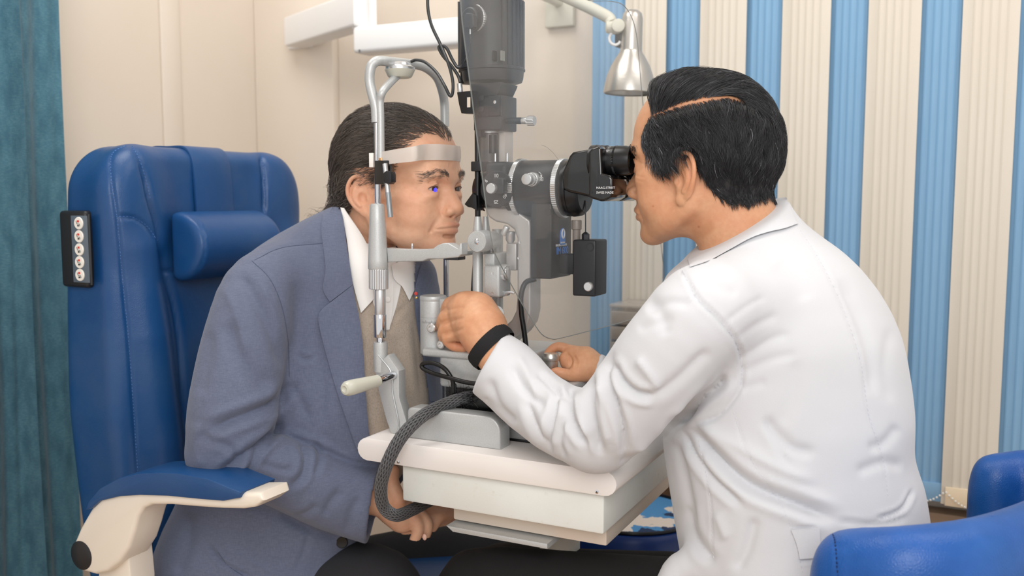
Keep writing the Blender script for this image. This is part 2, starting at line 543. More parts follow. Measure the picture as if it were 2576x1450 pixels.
    def mesh(s, relax=1):
        """surface nets"""
        D = s.D
        sgn = D < 0
        nx, ny, nz = D.shape
        c = sgn[:-1, :-1, :-1].astype(np.int8)
        cnt = np.zeros((nx - 1, ny - 1, nz - 1), np.int8)
        for dx in (0, 1):
            for dy in (0, 1):
                for dz in (0, 1):
                    cnt += sgn[dx:nx - 1 + dx, dy:ny - 1 + dy, dz:nz - 1 + dz]
        cells = np.argwhere((cnt > 0) & (cnt < 8))
        vid = np.full((nx - 1, ny - 1, nz - 1), -1, np.int32)
        vid[cells[:, 0], cells[:, 1], cells[:, 2]] = np.arange(len(cells))
        acc = np.zeros((len(cells), 3)); num = np.zeros(len(cells))
        cor = [(dx, dy, dz) for dx in (0, 1) for dy in (0, 1) for dz in (0, 1)]
        val = {q: D[cells[:, 0] + q[0], cells[:, 1] + q[1], cells[:, 2] + q[2]] for q in cor}
        for q in cor:
            for ax in range(3):
                if q[ax] == 0:
                    r = list(q); r[ax] = 1; r = tuple(r)
                    a, b = val[q], val[r]
                    mk = (a < 0) != (b < 0)
                    t = np.where(mk, a / np.where(mk, a - b, 1), 0)
                    pt = np.tile(np.array(q, float), (len(cells), 1)); pt[:, ax] += t
                    acc[mk] += pt[mk]; num[mk] += 1
        verts = s.lo + (cells + acc / num[:, None]) * s.h
        quads = []
        for ax in range(3):
            sh = [slice(None)] * 3; sh2 = [slice(None)] * 3
            sh[ax] = slice(0, -1); sh2[ax] = slice(1, None)
            A = sgn[tuple(sh)]; B = sgn[tuple(sh2)]
            e = np.argwhere(A != B)
            o1, o2 = [i for i in range(3) if i != ax]
            ok = (e[:, o1] > 0) & (e[:, o2] > 0) & (e[:, o1] < D.shape[o1] - 1) & (e[:, o2] < D.shape[o2] - 1)
            e = e[ok]
            def cell(d1, d2):
                q = e.copy(); q[:, o1] += d1; q[:, o2] += d2
                return vid[q[:, 0], q[:, 1], q[:, 2]]
            q = np.stack([cell(-1, -1), cell(0, -1), cell(0, 0), cell(-1, 0)], 1)
            inside = A[e[:, 0], e[:, 1], e[:, 2]]
            flip = inside if ax != 1 else ~inside
            q[~flip] = q[~flip][:, ::-1]
            quads.append(q)
        quads = np.concatenate(quads)
        return verts, quads
def v_normals(v, q):
    n = np.cross(v[q[:, 2]] - v[q[:, 0]], v[q[:, 3]] - v[q[:, 1]])
    out = np.zeros_like(v)
    for i in range(4):
        np.add.at(out, q[:, i], n)
    return out / (np.linalg.norm(out, axis=1, keepdims=True) + 1e-12)
def v_smooth(v, q, it=1, f=0.5):
    e = np.concatenate([q[:, [0, 1]], q[:, [1, 2]], q[:, [2, 3]], q[:, [3, 0]]])
    e = np.concatenate([e, e[:, ::-1]])
    cnt = np.bincount(e[:, 0], minlength=len(v))[:, None]
    for _ in range(it):
        acc = np.stack([np.bincount(e[:, 0], weights=v[e[:, 1], i], minlength=len(v)) for i in range(3)], 1)
        v = v + f * (acc / np.maximum(cnt, 1) - v)
    return v
def to_world(v, frame):
    if frame is None:
        return v
    A = np.array(frame)
    return v @ A[:3, :3].T + A[:3, 3]
def mesh_np(name, v, q, m, parent=None, col=None, smooth=True):
    me = bpy.data.meshes.new(name)
    k = q.shape[1]
    me.vertices.add(len(v)); me.vertices.foreach_set('co', np.ascontiguousarray(v, dtype=np.float32).ravel())
    me.loops.add(q.size); me.loops.foreach_set('vertex_index', np.ascontiguousarray(q, dtype=np.int32).ravel())
    me.polygons.add(len(q)); me.polygons.foreach_set('loop_start', np.arange(0, q.size, k, dtype=np.int32))
    me.update(calc_edges=True); me.validate()
    if col is not None:
        at = me.color_attributes.new('Col', 'FLOAT_COLOR', 'POINT')
        c4 = np.ones((len(v), 4), np.float32); c4[:, :3] = col
        at.data.foreach_set('color', c4.ravel())
    return link(name, me, m, parent, smooth)
CAMFRAME = np.array([[CY, -SY, 0, 0], [SY, CY, 0, 0], [0, 0, 1, 0], [0, 0, 0, 1]], float)   # (right, depth, up) -> world
def PC(px, py, dep):
    """point (right, depth, up) in the camera-aligned frame at horizontal depth dep"""
    p = PD(px, py, dep)
    return np.array([p[0] * CY + p[1] * SY, dep, p[2]])
def seg_dist(p, poly):
    """distance of pixels p to a polyline; returns distance, signed side, parameter 0..1"""
    best = np.full(len(p), 1e9); side = np.zeros(len(p)); par = np.zeros(len(p))
    poly = np.asarray(poly, float)
    Ls = np.linalg.norm(np.diff(poly, axis=0), axis=1); tot = Ls.sum(); acc = 0
    for i in range(len(poly) - 1):
        a, b = poly[i], poly[i + 1]; d = b - a
        t = np.clip(((p - a) @ d) / (d @ d + 1e-9), 0, 1)
        c = a + t[:, None] * d
        dist = np.linalg.norm(p - c, axis=1)
        cr = d[0] * (p[:, 1] - a[1]) - d[1] * (p[:, 0] - a[0])
        mk = dist < best
        best[mk] = dist[mk]; side[mk] = np.sign(cr)[mk]; par[mk] = ((acc + t * Ls[i]) / tot)[mk]
        acc += Ls[i]
    return best, side, par
def crease(v, q, folds, jitter=0.0):
    """cloth folds: (polyline in photo pixels, width px, depth mm, kind); v = valley, r = ridge, s = step (raised on the right-hand side)"""
    n = v_normals(v, q)
    toC = CAMP - v; toC /= np.linalg.norm(toC, axis=1, keepdims=True)
    face = np.clip((n * toC).sum(1) * 2.5 + 0.15, 0, 1)
    px = project(v)
    disp = np.zeros(len(v))
    for poly, wd, am, kind in folds:
        pts = np.array(catmull([np.array(p, float) for p in poly], 6)) if len(poly) > 2 else np.array(poly, float)
        lo, hi = pts.min(0) - 3 * wd, pts.max(0) + 3 * wd
        mk = np.where((px[:, 0] > lo[0]) & (px[:, 0] < hi[0]) & (px[:, 1] > lo[1]) & (px[:, 1] < hi[1]) & (face > 0))[0]
        if not len(mk):
            continue
        d, sd, t = seg_dist(px[mk], pts)
        taper = np.clip(np.minimum(t, 1 - t) * 5 + 0.12, 0, 1)
        taper = taper * taper * (3 - 2 * taper)
        u = d / wd
        if kind == 'v':
            g = -np.exp(-1.25 * u ** 1.15) + 0.32 * np.exp(-((u - 1.9) / 0.9) ** 2)
        elif kind == 'r':
            g = np.exp(-1.1 * u ** 1.4)
        elif kind == 'd':      # soft dent
            g = -np.exp(-u * u)
        elif kind == 'l':      # thin stitched line
            g = -np.exp(-u * u); taper = np.ones_like(t)
        else:
            g = sd * u * np.exp(-u * u * 0.7) * 1.5
        disp[mk] += g * taper * face[mk] * am * 0.001
    return v + n * disp[:, None]

def bvh_of(o):
    me = o.data; w0 = wloc(o)
    return BVHTree.FromPolygons([v.co + w0 for v in me.vertices], [tuple(p.vertices) for p in me.polygons])
def seam_on(name, o, lines, m, parent, r_=.0007, off=.0004, dash=None, tree=None):
    """stitched thread laid along measured lines on an object's surface"""
    tree = tree or bvh_of(o)
    bm = bmesh.new()
    for pts in lines:
        cp = catmull([np.array(p, float) for p in pts], 10); hit = []
        for p in cp:
            d = V(ray(p[0], p[1])); h = tree.ray_cast(V(CAMP), d.normalized())
            if h[0] is not None:
                hit.append(h[0] - d.normalized() * off)
        if len(hit) < 3: continue
        if dash:
            q = catmull([np.array(h) for h in hit], 6); acc = 0; run = []
            for a, b in zip(q[:-1], q[1:]):
                acc += float(np.linalg.norm(b - a))
                if (acc % dash) < dash * .6: run.append(a)
                else:
                    if len(run) > 1: b_tube(bm, run, r_, 4, 0)
                    run = []
            if len(run) > 1: b_tube(bm, run, r_, 4, 0)
        else:
            b_tube(bm, hit, r_, 5, 0)
    if not bm.verts:
        bm.free(); return None
    o2 = bm_obj(name, bm, m, parent); o2['kind'] = 'stuff'
    return o2
# ---------------------------------------------------------------- the room
YW = 2.25          # back wall plane
XL = PY(668, 600, YW)[0]   # left wall plane
def struct(name, o):
    o.name = name; o['kind'] = 'structure'; return o
struct('floor', box('floor', (XL - .1, -.9, -.05), (2.2, YW + .1, 0), M['floor'], None, 0))
struct('wall_back', box('wall_back', (XL, YW, 0), (2.2, YW + .08, 2.75), M['wall'], None, 0))
struct('wall_left', box('wall_left', (XL - .08, -.9, 0), (XL, YW + .08, 2.75), M['wall'], None, 0))
struct('ceiling', box('ceiling', (XL - .1, -.9, 2.75), (2.2, YW + .1, 2.8), M['ceiling'], None, 0))
struct('baseboard_back', box('baseboard_back', (XL, YW - .015, 0), (2.2, YW, .1), M['brown'], None, .003))
struct('baseboard_left', box('baseboard_left', (XL, -.9, 0), (XL + .015, YW - .015, .1), M['brown'], None, .003))
# shallow pilaster in the corner and a panel step on the left wall
x845 = PY(845, 600, YW - .03)[0]
struct('trim_1', box('trim_1', (XL, YW - .03, .1), (x845, YW, 2.75), M['wall'], None, .006))
y480 = PX(478, 600, XL + .02)[1]; y435 = PX(432, 600, XL + .02)[1]
struct('trim_2', box('trim_2', (XL, y435 - .0, .1), (XL + .009, y480, 2.75), M['wall'], None, .008))

# window behind the blinds
xb0 = PY(1490, 600, YW)[0]
win = struct('window_1', empty('window_1', (xb0 + .62, YW - .02, .62)))
fx0, fx1 = xb0 + .03, xb0 + 1.35
for a, b in (((fx0, YW - .03, .62), (fx1, YW - .002, .68)), ((fx0, YW - .03, 2.3), (fx1, YW - .002, 2.36)),
             ((fx0, YW - .03, .68), (fx0 + .05, YW - .002, 2.3)), ((fx1 - .05, YW - .03, .68), (fx1, YW - .002, 2.3))):
    box('window_frame', a, b, M['white_arm'], win, .002)
box('pane', (fx0 + .05, YW - .012, .68), (fx1 - .05, YW - .006, 2.3), mat('window_glass', (120, 150, 170), 0.05, alpha=0.5), win, 0)

# vertical blinds: every slat is a piece of its own
yb = YW - .085
edges = [1490, 1576, 1667, 1763, 1866, 1968, 2075, 2183, 2300, 2418, 2545, 2680, 2830, 2990, 3170, 3370]
zb_top = 2.5
blind = empty('vertical_blind', (PY(2000, 600, yb)[0], yb, .45), 'vertical fabric blind of alternating blue and cream slats covering the back window', 'blind')
box('head_rail', (PY(1488, 100, yb)[0], yb - .02, zb_top), (PY(3370, 100, yb)[0], yb + .02, zb_top + .04), M['white_arm'], blind, .004)
rnd = random.Random(4)
slat_x = []
z_ref = PY(2370, 1266, yb)[2]
for i in range(len(edges) - 1):
    xa, xb = PY(edges[i], 300, yb)[0], PY(edges[i + 1], 300, yb)[0]
    blue = i % 2 == 0
    yy = yb + (0.012 if blue else -0.0)
    z0 = z_ref + rnd.uniform(-.003, .003)
    ext = .006
    wd_ = xb - xa + 2 * ext
    xs = [(0, 0)]
    for k in range(1, 6):
        u = (ext + (xb - xa) * k / 6) / wd_; h_ = .0010 / wd_
        xs += [(u - h_ * 2.2, 0), (u - h_, 1), (u + h_, 1), (u + h_ * 2.2, 0)]
        if k < 5: xs.append((u + (xb - xa) / 12 / wd_, 0))
    xs.append((1, 0))
    prof = [(xa - ext + wd_ * t, yy - .004 * math.sin(math.pi * t) - .002 * t - (.0009 if up else 0), up) for t, up in xs]
    bm = bmesh.new()
    cols = [[bm.verts.new((x, y, z)) for z in (z0, zb_top)] + [bm.verts.new((x, y + .0012 + (.0009 if up else 0), z)) for z in (z0, zb_top)] for x, y, up in prof]
    for k in range(len(cols) - 1):
        A_, B_ = cols[k], cols[k + 1]
        f = bm.faces.new((A_[0], B_[0], B_[1], A_[1])); f.material_index = 1 if prof[k][2] or prof[k + 1][2] else 0
        bm.faces.new((B_[2], A_[2], A_[3], B_[3])); bm.faces.new((A_[0], A_[2], B_[2], B_[0])); bm.faces.new((A_[1], B_[1], B_[3], A_[3]))
    for c_ in (cols[0], cols[-1]):
        bm.faces.new((c_[0], c_[1], c_[3], c_[2]))
    s = bm_obj('slat', bm, [M['blind_blue'], M['rib_blue']] if blue else [M['blind_cream'], M['rib_cream']], blind, angle=80)
    s['label'] = 'blue fabric slat' if blue else 'cream fabric slat'
    slat_x.append((xa, xb, yy, z0))
    box('weight_pocket', (xa + .002, yy - .009, z0 - .001), (xb - .002, yy - .004, z0 + .04), M['blind_blue'] if blue else mat('hem_cream', (232, 214, 186), .7), s, .001)
bm = bmesh.new()
for i in range(len(slat_x) - 1):
    xa, xb, yy, z0 = slat_x[i]
    c0, c1 = (xa + .004), (xb + .004)
    for k in range(15):
        t = k / 15
        x = c0 + (c1 - c0) * t
        zz = z0 + .03 - .028 * math.sin(math.pi * t)
        bmesh.ops.create_icosphere(bm, subdivisions=1, radius=.0026, matrix=Matrix.Translation((x, yb - .015, zz)))
ch = bm_obj('bead_chain', bm, mat('clear_bead', (226, 226, 222), .2), blind); ch['kind'] = 'stuff'
# boarding below the blind
struct('trim_3', box('trim_3', (PY(1490, 600, YW)[0], YW - .05, z_ref - .16), (2.2, YW, z_ref - .035), M['brown'], None, .003))

# ---------------------------------------------------------------- teal curtain
def curtain():
    yc0, yc1 = -.15, 1.72
    bm = bmesh.new()
    # pleated sheet running in from the left, in front of the left wall
    pe = PD(174, 0, 2.05); pe2 = PD(226, 1450, 2.05)
    x0, y0 = pe[0], pe[1]
    d = np.array([-.10, -.995])
    nrm = np.array([d[1], -d[0]])
    N = 340
    cols = []
    for k in range(N + 1):
        s = k / N * .75
        w_ = .050 * math.copysign(abs(math.sin(s * math.pi / .125 + .55)) ** .7, 1) + .004 * math.sin(s * 2 * math.pi / .041 + 1.2) + .01 * math.sin(s * 9)
        col = []
        for j in range(24):
            z = 2.5 - j / 23 * 2.47
            ww = w_ * (1 + .25 * math.sin(z * 2 + s * 14)) + .004 * math.sin(z * 5 + s * 40)
            sh = .012 * math.sin(z * 1.3) * math.sin(s * 25)
            p = np.array([x0, y0]) + d * (s + sh) + nrm * ww
            col.append(bm.verts.new((p[0], p[1], z)))
        cols.append(col)
    for k in range(N):
        for j in range(23):
            bm.faces.new((cols[k][j], cols[k + 1][j], cols[k + 1][j + 1], cols[k][j + 1]))
    bmesh.ops.solidify(bm, geom=list(bm.faces), thickness=.002)
    o = bm_obj('curtain', bm, M['curtain'], None, angle=80)
    tag(o, 'heavy teal pleated curtain hanging at the left behind the exam chair', 'curtain')
curtain()
rod = tube('curtain_rod', [PD(240, 0, 2.05) * [1, 1, 0] + [0, 0, 2.52], PD(240, 0, 2.05) * [1, 1, 0] + [-.10 * .8, -.995 * .8, 2.52]], .012, M['chrome'], None, n=0)
tag(rod, 'curtain rod above the teal curtain', 'rod')
# ---------------------------------------------------------------- instrument table
ZT = .825
def table():
    yf = 1.182
    pr = PY(1551, 1220, yf); pl = PY(899, 1140, yf)
    x1, x0 = pr[0], pl[0]
    yb_ = 1.60
    t = empty('instrument_table', ((x0 + x1) / 2, (yf + yb_) / 2, 0), 'white instrument table with rounded ends carrying the silver slit lamp', 'table')
    th = .036; r = th / 2
    # slab with half-round left and right ends
    poly = []
    for k in range(9):
        a = math.pi / 2 + math.pi * k / 8
        poly.append((x0 + r + r * math.cos(a), yf, ZT - r + r * math.sin(a)))
    for k in range(9):
        a = -math.pi / 2 + math.pi * k / 8
        poly.append((x1 - r + r * math.cos(a), yf, ZT - r + r * math.sin(a)))
    prism('table_top', poly, (0, yb_ - yf, 0), M['white_lam'], t, .0012)
    for px, py in ((1002, 1163), (1502, 1238)):
        p = PY(px, py, yf)
        lathe('screw', p + [0, -.0012, 0], (0, 1, 0), [(0, .0012), (.0002, .0026), (.002, .0027)], M['chrome'], t, 14)
        cyl('screw_hole', p + [0, -.0015, 0], p + [0, .001, 0], .0011, M['black_plastic'], t, .0001, 10)
    ya = yf + .012
    a = PY(1011, 1178, ya); b = PY(1519, 1347, ya)
    zb_ = PY(1518, 1347, ya)[2]
    box('drawer_box', (a[0], ya, zb_), (b[0], yb_ - .02, ZT - th - .001), M['white_box'], t, .004)
    yu = yf + .05
    c = PY(1140, 1300, yu); d = PY(1526, 1376, yu)
    box('lower_housing', (c[0], yu, d[2]), (d[0], yb_ - .06, zb_ + .001), M['under_box'], t, .003)
    # thin folded steel plate that hangs below on the left
    e = PY(1122, 1325, yu - .02); f = PY(1300, 1350, yu - .02)
    prism('support_plate', [(e[0], yu - .02, e[2] + .001), (e[0] + .012, yu - .02, e[2] - .007), (f[0] + .05, yu - .02, e[2] - .007), (f[0] + .05, yu - .02, e[2] + .001)], (0, .3, 0), M['silver'], t, .001)
    cyl('post', (x1 - .2, 1.45, .06), (x1 - .2, 1.45, d[2] + .01), .035, M['white_box'], t)
    box('foot', (x1 - .42, 1.38, 0), (x1 + .05, 1.52, .06), M['white_box'], t, .01)
    box('bracket', (PY(990, 1180, ya)[0], ya + .01, ZT - th - .006), (PY(1010, 1180, ya)[0] + .01, ya + .03, ZT - th), M['black_plastic'], t, .001)
    return x0, x1
TX0, TX1 = table()

# ---------------------------------------------------------------- patient's exam chair
def panel_mesh(w_, fn, nu, nv):
    pass
def exam_chair():
    # backrest: front face in plane about x = xf, faces +x; width along y
    yn = PX(285, 700, -1.32)[1]
    xf = -1.33
    y0 = PX(285, 600, xf)[1]; y1 = PX(752, 600, xf)[1]
    W = y1 - y0
    ztop = PX(400, 367, xf)[2]
    zbot = .42
    ch = empty('exam_chair', (xf + .25, (y0 + y1) / 2, 0), 'large blue padded exam chair with neck pillow, behind the man in the grey suit', 'chair')
    H = ztop - zbot
    # relief function of the padded front: t across 0..1, z height
    def g(z):      # inner panel boundary (fraction across), narrower low down
        s = (ztop - z) / H
        top = .24
        return top + .0 * s
    def seam_in(z):
        # v seam from (345,370) curving to (420,680) and (520,1000)
        s = (ztop - z)
        return .13 + .06 * min(1, s / .12) + .30 * max(0, s - .10) * .9 if s < .45 else .13 + .06 + .30 * .35 * .9 + (s - .45) * .42
    fld = Field((xf - .16, y0 - .03, zbot - .02), (xf + .08, y1 + .03, ztop + .03), .0042)
    cx, cy_ = xf - .062, (y0 + y1) / 2
    def slab(P):
        x, y, z = P
        # rounded-box cross-section, tapering slightly
        s = (ztop - z) / H
        hw = W / 2 + .012 * np.sin(np.clip(s, 0, 1) * math.pi) - .05 * np.clip(s - .55, 0, 1)
        bx = .060 + .012 * np.clip(s * 2, 0, 1)
        r_ = .045
        dz = np.maximum(z - (ztop - r_), (zbot + r_) - z)
        rc = .085      # corner radius of the outline
        qy = np.maximum(np.abs(y - cy_) - hw + rc, 0); qz = np.maximum(np.maximum(z - (ztop - rc), (zbot + rc) - z), 0)
        dyz = np.sqrt(qy * qy + qz * qz) - rc
        rr = .03
        a = np.maximum(dyz + rr, 0); b = np.maximum(np.abs(x - cx) - bx + rr, 0)
        return np.sqrt(a * a + b * b) - rr + np.minimum(np.maximum(dyz + rr, np.abs(x - cx) - bx + rr), 0)
    fld.fn(slab, (xf - .15, y0, zbot), (xf + .03, y1, ztop), .004)
    # bolsters either side standing proud, and centre cushions
    for sg in (1, -1):
        ye = y0 if sg > 0 else y1
        zt = ztop - .19
        fld.chain([(xf - .006, ye + sg * .055, zt), (xf + .002, ye + sg * .062, zt - .15), (xf + .006, ye + sg * .075, zt - .35), (xf + .004, ye + sg * .095, zt - .55)],
                  [.030, .040, .044, .040], .03)
        fld.ell((xf - .016, ye + sg * .062, ztop - .11), (.03, .052, .085), .05)
    # grooves
    def groove(pts, r_=.005, k=.006):
        fld.chain(pts, [r_] * len(pts), k, mode='cut')
    v, q = fld.mesh()
    v = v_smooth(v, q, 2)
    if ((v[q[:, 0]] * np.cross(v[q[:, 1]], v[q[:, 2]])).sum() < 0):
        q = q[:, ::-1]
    # stitched channels measured on the photograph
    folds = []
    def P2(*a): return list(a)
    L1 = P2((332, 368), (350, 400), (368, 455), (378, 500), (400, 575), (410, 640), (418, 690), (440, 770), (455, 870), (462, 980), (468, 1100))
    L2 = P2((292, 545), (335, 548), (370, 570), (396, 606))
    L3 = P2((318, 366), (284, 385), (278, 420), (284, 480), (296, 560), (308, 700), (324, 860), (334, 1000), (342, 1120), (350, 1230))
    L4 = P2((415, 682), (440, 683), (470, 684))
    L5 = P2((655, 380), (664, 440), (666, 545))
    folds += [(L1, 8, 8, 'd'), (L1, 3.5, 4, 'd'), (L2, 4, 5, 'd'), (L3, 4, 4, 'd'), (L4, 5, 5, 'd'), (L5, 8, 6, 'd'), (L5, 3.5, 4, 'd')]
    v = crease(v, q, folds)
    bk = mesh_np('backrest', v, q, M['leather'], ch)
    seam_on('stitching', bk, [L2, L3, L1[:4], L5], M['seam'], bk, .0009, .0003, .006)
    # stitching lines laid on the surface (thin thread tubes)
    # strap over the top and pillow
    ys = PX(530, 500, xf)[1]
    s0, s1 = PX(487, 450, xf + .003)[1], PX(580, 450, xf + .003)[1]
    bm = bmesh.new()
    prof = [(xf + .012, ztop - .17), (xf + .0085, ztop - .10), (xf + .0055, ztop - .05), (xf - .001, ztop - .016), (xf - .02, ztop + .0035), (xf - .06, ztop + .005), (xf - .11, ztop + .003), (xf - .132, ztop - .03), (xf - .136, ztop - .1)]
    cpf = catmull([np.array(p) for p in prof], 5)
    inner = []
    for i, c in enumerate(cpf):
        d = cpf[min(i + 1, len(cpf) - 1)] - cpf[max(i - 1, 0)]; d = d / np.linalg.norm(d)
        inner.append(c - np.array([d[1], -d[0]]) * .006)
    bm.free()
    prism('pillow_strap', [(p[0], s0, p[1]) for p in cpf] + [(p[0], s0, p[1]) for p in inner[::-1]], (0, s1 - s0, 0), M['leather'], ch, .0012)
    # half-round neck pillow
    pz0, pz1 = PX(560, 703, xf + .06)[2], PX(560, 530, xf + .06)[2]
    pa, pb = PX(468, 600, xf + .055)[1], PX(676, 560, xf + .055)[1]
    f2 = Field((xf - .0, pa - .03, pz0 - .03), (xf + .13, pb + .03, pz1 + .03), .004)
    zc = (pz0 + pz1) / 2; hz = (pz1 - pz0) / 2
    def pil(P):
        x, y, z = P
        xx = x - (xf + .018)
        q0 = np.sqrt(np.maximum(xx, 0) ** 2 * (hz / .078) ** 2 + (z - zc) ** 2) - hz
        q1 = -xx - .0
        e = np.maximum(np.maximum(pa - y, y - pb), q1)
        r_ = .014
        a = np.maximum(q0 + r_, 0); b = np.maximum(e + r_, 0)
        return np.sqrt(a * a + b * b) - r_ + np.minimum(np.maximum(q0 + r_, e + r_), 0)
    f2.fn(pil, (xf + .01, pa, pz0), (xf + .11, pb, pz1), .003)
    v, q = f2.mesh(); v = v_smooth(v, q, 2)
    if ((v[q[:, 0]] * np.cross(v[q[:, 1]], v[q[:, 2]])).sum() < 0):
        q = q[:, ::-1]
    v = crease(v, q, [([(468, 536), (500, 560), (514, 600), (512, 650), (490, 695)], 4, 1.5, 'v')])
    mesh_np('neck_pillow', v, q, M['leather'], ch)
    # control panel on the near side
    yc = y0 - .008
    xa = PY(166, 600, yc)[0]; xb = PY(233, 600, yc)[0]
    za = PY(200, 722, yc)[2]; zb2 = PY(200, 530, yc)[2]
    cp = box('control_panel', (xa, yc - .014, za), (xb, yc + .012, zb2), M['black_plastic'], ch, .007, 3)
    y2 = yc - .0145
    ia, ib = PY(181, 600, y2)[0], PY(224, 600, y2)[0]
    ja, jb = PY(200, 711, y2)[2], PY(200, 543, y2)[2]
    box('panel_face', (ia, y2 - .001, ja), (ib, y2 + .002, jb), mat('panel_grey', (96, 108, 120), .35), cp, .0008)
    prism('panel_rim', [(ib - .003, y2, ja - .003), (ib + .004, y2 - .004, ja - .003), (ib + .004, y2 - .004, jb + .003), (ib - .003, y2, jb + .003)], (.002, .003, 0), M['black_plastic'], cp, .0005)
    icons = {0: 'M', 1: 'M'}
    for k, py in enumerate((562, 595, 628, 660, 692)):
        c = PY(199 + (k % 5) * .8, py, y2 - .001)
        bt = lathe('button', c + [0, .001, 0], (0, -1, 0), [(0, .0108), (.0022, .0108), (.0032, .0100), (.0034, .0001)], mat('button_white', (244, 240, 232), .3), cp, 28)
        bt.name = 'button'
        bm = bmesh.new()
        yy = c[1] - .0030
        ic = [(-.004, .004), (-.002, -.001), (.004, -.001), (.005, -.005)]
        b_tube(bm, [(c[0] + u, yy, c[2] + w2) for u, w2 in ic], .0004, 6, 0)
        o = bm_obj('button_icon', bm, M['dark_print'], cp)
        for (u, w2, m_, s_) in ((.001, .0035, M['red_print'], .0022), (.001, -.004, M['dark_print'], .0017)):
            bm = bmesh.new(); b_box(bm, (c[0] + u - s_, yy - .0004, c[2] + w2 - s_ * .8), (c[0] + u + s_, yy, c[2] + w2 + s_ * .8))
            bm_obj('button_icon', bm, m_, cp)
    # seat, base
    sb = box('seat', (xf - .02, y0 + .03, .36), (xf + .50, y1 - .03, .49), M['leather'], ch, .04, 4)
    box('pedestal', (xf + .05, (y0 + y1) / 2 - .15, .05), (xf + .35, (y0 + y1) / 2 + .15, .37), M['cream_plastic'], ch, .03, 3)
    box('base_plate', (xf - .1, (y0 + y1) / 2 - .25, 0), (xf + .5, (y0 + y1) / 2 + .25, .05), M['cream_plastic'], ch, .01, 3)
    # near armrest, outlined in the plane in front of the chair
    ya = y0 - .13
    def A(px, py): return PY(px, py, ya)
    arm = [(232, 1274), (250, 1250), (300, 1236), (350, 1230), (420, 1230), (500, 1238), (560, 1246), (598, 1248), (606, 1240), (655, 1240), (661, 1262), (640, 1278), (610, 1283), (560, 1282), (500, 1278), (430, 1272), (380, 1272), (360, 1280), (346, 1300), (335, 1340), (322, 1380), (300, 1415), (270, 1440), (240, 1448), (210, 1440), (186, 1420), (178, 1396), (184, 1368), (200, 1330)]
    ar = prism('armrest_shell', [A(*p) for p in arm], (0, .062, 0), M['cream_plastic'], ch, .007, 3)
    p = A(205, 1398)
    cap_ = lathe('pivot_cap', p + [0, .001, 0], (0, -1, 0), [(0, .024), (.002, .024), (.0045, .020), (.005, .0001)], M['black_plastic'], ar)
    pad = [(214, 1285), (222, 1262), (250, 1230), (300, 1203), (345, 1192), (400, 1189), (450, 1192), (520, 1205), (560, 1222), (605, 1240), (601, 1254), (560, 1262), (500, 1257), (420, 1249), (350, 1247), (300, 1250), (250, 1262), (230, 1280)]
    ppts = [PY(px, py, ya - .006) for px, py in pad]
    prism('armrest_pad', ppts, (0, .076, 0), M['leather'], ch, .0025, 2)
    low = [(246, 1440), (300, 1408), (322, 1385), (330, 1470), (330, 1560), (250, 1560)]
    prism('armrest_strut', [PY(px, py, ya + .02) for px, py in low], (0, .05, 0), M['cream_plastic'], ch, .004)
    # far armrest
    prism('armrest_shell', [A(*p) + [0, W + .22, 0] for p in arm], (0, .062, 0), M['cream_plastic'], ch, .007, 3)
    prism('armrest_pad', [p + [0, W + .22, 0] for p in ppts], (0, .076, 0), M['leather'], ch, .0025, 2)
    return xf, y0, y1
EXF, EY0, EY1 = exam_chair()

